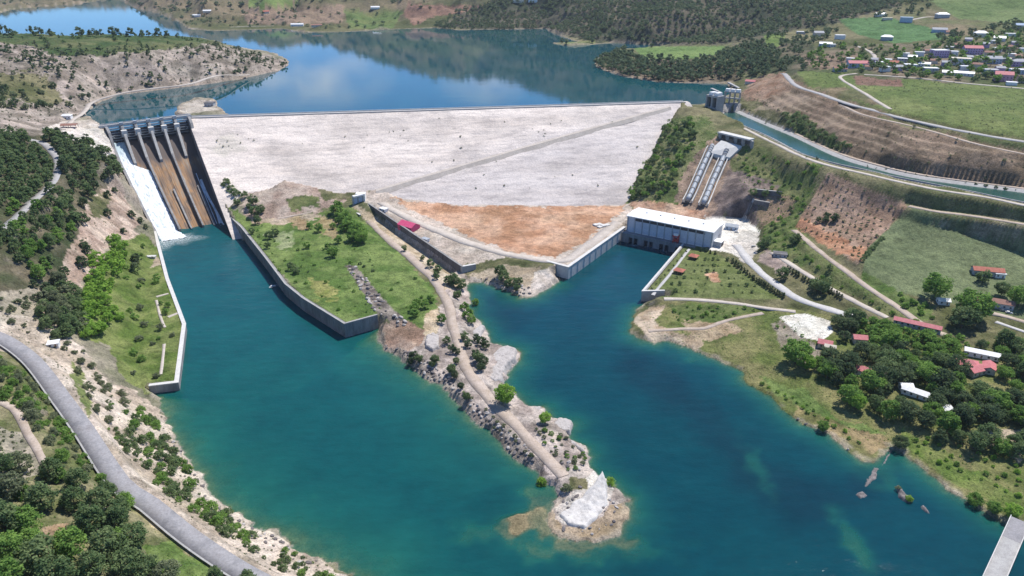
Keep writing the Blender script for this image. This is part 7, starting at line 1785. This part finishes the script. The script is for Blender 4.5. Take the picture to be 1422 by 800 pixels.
pts = scatter([[(1030, 130), (1092, 108), (1422, 205), (1422, 266), (1215, 232), (1100, 187)], [(1105, 98), (1422, 120), (1422, 193), (1245, 158)]], 4, 700, seed=72, dens=0.2 + nz_d(30, 0.42, 0.6, 73)); stuff_trees('slope_grass', 'shrub', 'scrub_leaves', pts, rng.uniform(0.6, 1.8, len(pts)))

# ------------------------------------------------------------------ rocks
def rock_poly(name, label, cat, pxs, zref, top, mat, group=None, edge=2.5, res=0.7, amp=0.8, tilt=None, zb=-2.5):
    w_ = np.array([P(a, b, zref) for a, b in pxs]); c_ = w_.mean(0)
    x0, y0 = w_.min(0) - 1; x1, y1 = w_.max(0) + 1
    nx, ny = int((x1 - x0) / res) + 2, int((y1 - y0) / res) + 2
    X, Y = np.meshgrid(np.linspace(x0, x1, nx), np.linspace(y0, y1, ny))
    sd2, _ = sdist(w_, X + (fbm(X, Y, 3, 3, 5) - .5) * 1.6, Y + (fbm(X, Y, 3, 3, 8) - .5) * 1.6, 5)
    tp = top if tilt is None else top + tilt(X - c_[0], Y - c_[1])
    z = zb + (tp - zb) * sstep(-0.6, edge, sd2) + (fbm(X, Y, 3.5, 4, 12) - 0.5) * amp * 2 * sstep(-0.5, 1, sd2)
    keep = sd2 > -1.0
    fm = keep[:-1, :-1] & keep[:-1, 1:] & keep[1:, 1:] & keep[1:, :-1]; i2 = np.arange(nx * ny).reshape(ny, nx)
    fs = np.stack((i2[:-1, :-1], i2[:-1, 1:], i2[1:, 1:], i2[1:, :-1]), -1)[fm]; used, inv = np.unique(fs, return_inverse=True)
    V = np.stack((X.ravel() - c_[0], Y.ravel() - c_[1], z.ravel()), 1)[used]
    o = mesh_np(name, V, inv.reshape(-1, 4), mat, smooth=False); o.location = (c_[0], c_[1], 0); return tag(o, label, cat, group)
_b, _t = P(806, 728, 2.0), P(836, 664, 2.0); _ax = (_t - _b); _al = np.linalg.norm(_ax); _ax = _ax / _al; _pc = np.array([P(*q, 2.0) for q in [(772, 712), (790, 696), (808, 686), (824, 674), (833, 664), (840, 664), (846, 676), (848, 702), (832, 722), (812, 737), (784, 730)]]).mean(0)
def _fin(x, y):
    t = np.clip(((x + _pc[0] - _b[0]) * _ax[0] + (y + _pc[1] - _b[1]) * _ax[1]) / _al, 0, 1); s_ = np.abs((x + _pc[0] - _b[0]) * -_ax[1] + (y + _pc[1] - _b[1]) * _ax[0])
    return 7.5 * t ** 1.7 - s_ * (0.05 + 0.5 * t) + 0.3
rock_poly('limestone_point', 'white rock ending the spit, rising to a sharp leaning point', 'rock', [(772, 712), (790, 696), (808, 686), (824, 674), (833, 664), (840, 664), (846, 676), (848, 702), (832, 722), (812, 737), (784, 730)], 2.0, 2.6, 'limestone_white', edge=2.6, amp=0.85, res=0.45, tilt=_fin)
rock_poly('limestone_slab', 'large pale rock slab jutting into the water beside the spit neck', 'rock', [(672, 530), (670, 505), (690, 486), (706, 481), (721, 488), (720, 502), (706, 514), (700, 532), (686, 540)], 1.5, 5.0, 'limestone', edge=3.5, amp=0.6)
rock_poly('limestone_slab', 'square pale slab sticking out of the outer spit shore', 'rock', [(766, 592), (776, 582), (788, 584), (797, 588), (792, 602), (778, 604)], 1.0, 3.4, 'limestone', edge=1.2, amp=0.3)
rock_poly('limestone_slab', 'narrow pale slab below the single bright tree', 'rock', [(728, 574), (740, 566), (753, 564), (753, 572), (738, 582)], 1.0, 2.2, 'limestone', edge=1.4, amp=0.4)
rock_poly('limestone_slab', 'small pale slab on the cove side of the spit neck', 'rock', [(655, 462), (668, 452), (675, 456), (668, 472), (655, 472)], 1.0, 3.4, 'limestone', edge=1.5, amp=0.4)
rock_poly('limestone_slab', 'long pale ledge along the right side of the outer spit', 'rock', [(788, 610), (800, 616), (815, 628), (812, 634), (798, 624), (784, 616)], 1.0, 2.8, 'limestone', edge=1.3, amp=0.5)
rock_poly('rock_outcrop', 'big boulder with dark shaded face above the left spit shore', 'rock', [(588, 486), (590, 472), (602, 466), (612, 472), (612, 488), (600, 494)], 4.0, 8.5, 'limestone', edge=2.0, amp=0.6, zb=1)
rock_poly('rock_islet', 'small rocky islet with a bright bush off the lower right shore', 'islet', [(1241, 676), (1248, 672), (1256, 684), (1268, 691), (1271, 699), (1258, 700), (1246, 692)], 0.0, 1.2, 'dark_rock', edge=2.2, amp=1.2, res=0.45)
plant('shrub', 'bright_leaves', (*P(1262, 694, 0.6), 0.6), 3.0, 'shrub', 'bright bush growing on the larger rock islet', 'shrub'); plant('shrub', 'scrub_leaves', (*P(1247, 680, 0.6), 0.8), 2.2, 'shrub', 'olive bush at the upper end of the larger rock islet', 'shrub')
rock_poly('rock_islet', 'narrow bare rock islet right of the bushy one', 'islet', [(1274, 703), (1282, 699), (1290, 709), (1297, 717), (1284, 713)], 0.0, 0.7, 'dark_rock', edge=1.6, amp=1.0, res=0.45)
for pl, lab in (([(1222, 642), (1232, 625), (1243, 622), (1234, 645), (1221, 655)], 'upper length of the broken rock weir at the bank'), ([(1200, 665), (1210, 648), (1224, 649), (1219, 668), (1198, 682)], 'middle length of the broken rock weir'), ([(1184, 687), (1196, 679), (1211, 690), (1196, 697)], 'outermost block of the broken rock weir')):
    rock_poly('rock_weir', lab, 'weir', pl, 0.0, 0.7, 'dark_rock', 'lengths of the broken weir', edge=2.2, amp=1.3, res=0.45)
BO = []
for s_ in range(5):
    r_ = np.random.RandomState(s_ + 40); import bmesh
    bm = bmesh.new(); bmesh.ops.create_icosphere(bm, subdivisions=2, radius=1.0)
    for v in bm.verts:
        k_ = 0.75 + 0.5 * float(vnoise(np.array(v.co.x * 1.5 + s_ * 9), np.array(v.co.y * 1.5 + v.co.z * 2.1), s_)); v.co = Vector((v.co.x * k_, v.co.y * k_ * 0.8, max(v.co.z, -0.5) * k_ * 0.75))
    me = bpy.data.meshes.new('boulder'); bm.to_mesh(me); bm.free(); me.materials.append(MATS['limestone' if s_ < 2 else 'dark_rock']); BO.append(me)
def boulder(p, r, label, group):
    o = bpy.data.objects.new('boulder', random.choice(BO)); COL.objects.link(o); o.location = (p[0], p[1], p[2] + r * 0.2); o.rotation_euler = (random.uniform(-.3, .3), random.uniform(-.3, .3), random.uniform(0, 6.28)); o.scale = (r * random.uniform(.8, 1.4), r, r * random.uniform(.7, 1.1)); tag(o, label, 'boulder', group)
pts = scatter([[(520, 475), (545, 490), (572, 512), (600, 532), (620, 545), (645, 572), (670, 588), (692, 610), (725, 642), (750, 655), (735, 625), (700, 595), (660, 560), (620, 520), (590, 500), (560, 485)]], 2.2, 110, seed=51)
for p in pts: boulder(p, random.uniform(0.5, 1.6), 'broken boulder along the left shore of the spit', 'boulders on the left spit shore')
pts = scatter([[(478, 368), (492, 368), (535, 418), (566, 448), (556, 460), (522, 434)]], 2.6, 46, seed=52)
for p in pts: boulder(p, random.uniform(1.0, 2.2), 'dark boulder in the stony ditch crossing the green meadow', 'boulders in the meadow ditch')
pts = scatter([[(655, 388), (672, 392), (700, 405), (725, 414), (745, 405), (720, 392), (680, 384)], [(770, 640), (800, 640), (822, 655), (790, 655)]], 2.4, 34, seed=53)
for p in pts: boulder(p, random.uniform(0.7, 1.7), 'pale boulder at the edge of the cove or the spit tip', 'boulders at the cove')
pts = scatter([[(770, 700), (800, 675), (850, 672), (862, 720), (815, 748), (770, 735)]], 1.6, 46, seed=57)
for p in pts: boulder(p, random.uniform(0.4, 1.2), 'loose block round the foot of the white rock point', 'blocks round the white rock')
pts = scatter([[(236, 600), (300, 700), (440, 780), (420, 785), (280, 705), (215, 600)], [(1040, 535), (1110, 588), (1195, 640), (1190, 630), (1100, 575)]], 3.0, 60, seed=54)
for p in pts: boulder(p, random.uniform(0.5, 1.3), 'small shore boulder on a pale waterside strip', 'shore boulders')


# ------------------------------------------------------------------ the air
k = NT('haze_air'); k.t.nodes.remove(k.b)
pv = k.n('ShaderNodeVolumePrincipled'); pv.inputs['Color'].default_value = (0.80, 0.88, 1.0, 1); pv.inputs['Density'].default_value = 0.00003; pv.inputs['Anisotropy'].default_value = 0.2
k.l(pv.outputs['Volume'], k.o.inputs['Volume'])
mb = MB(); mb.box(-9500, 9500, -300, 7600, -18, 760); tag(mb.build('haze', 'haze_air'), kind='stuff')
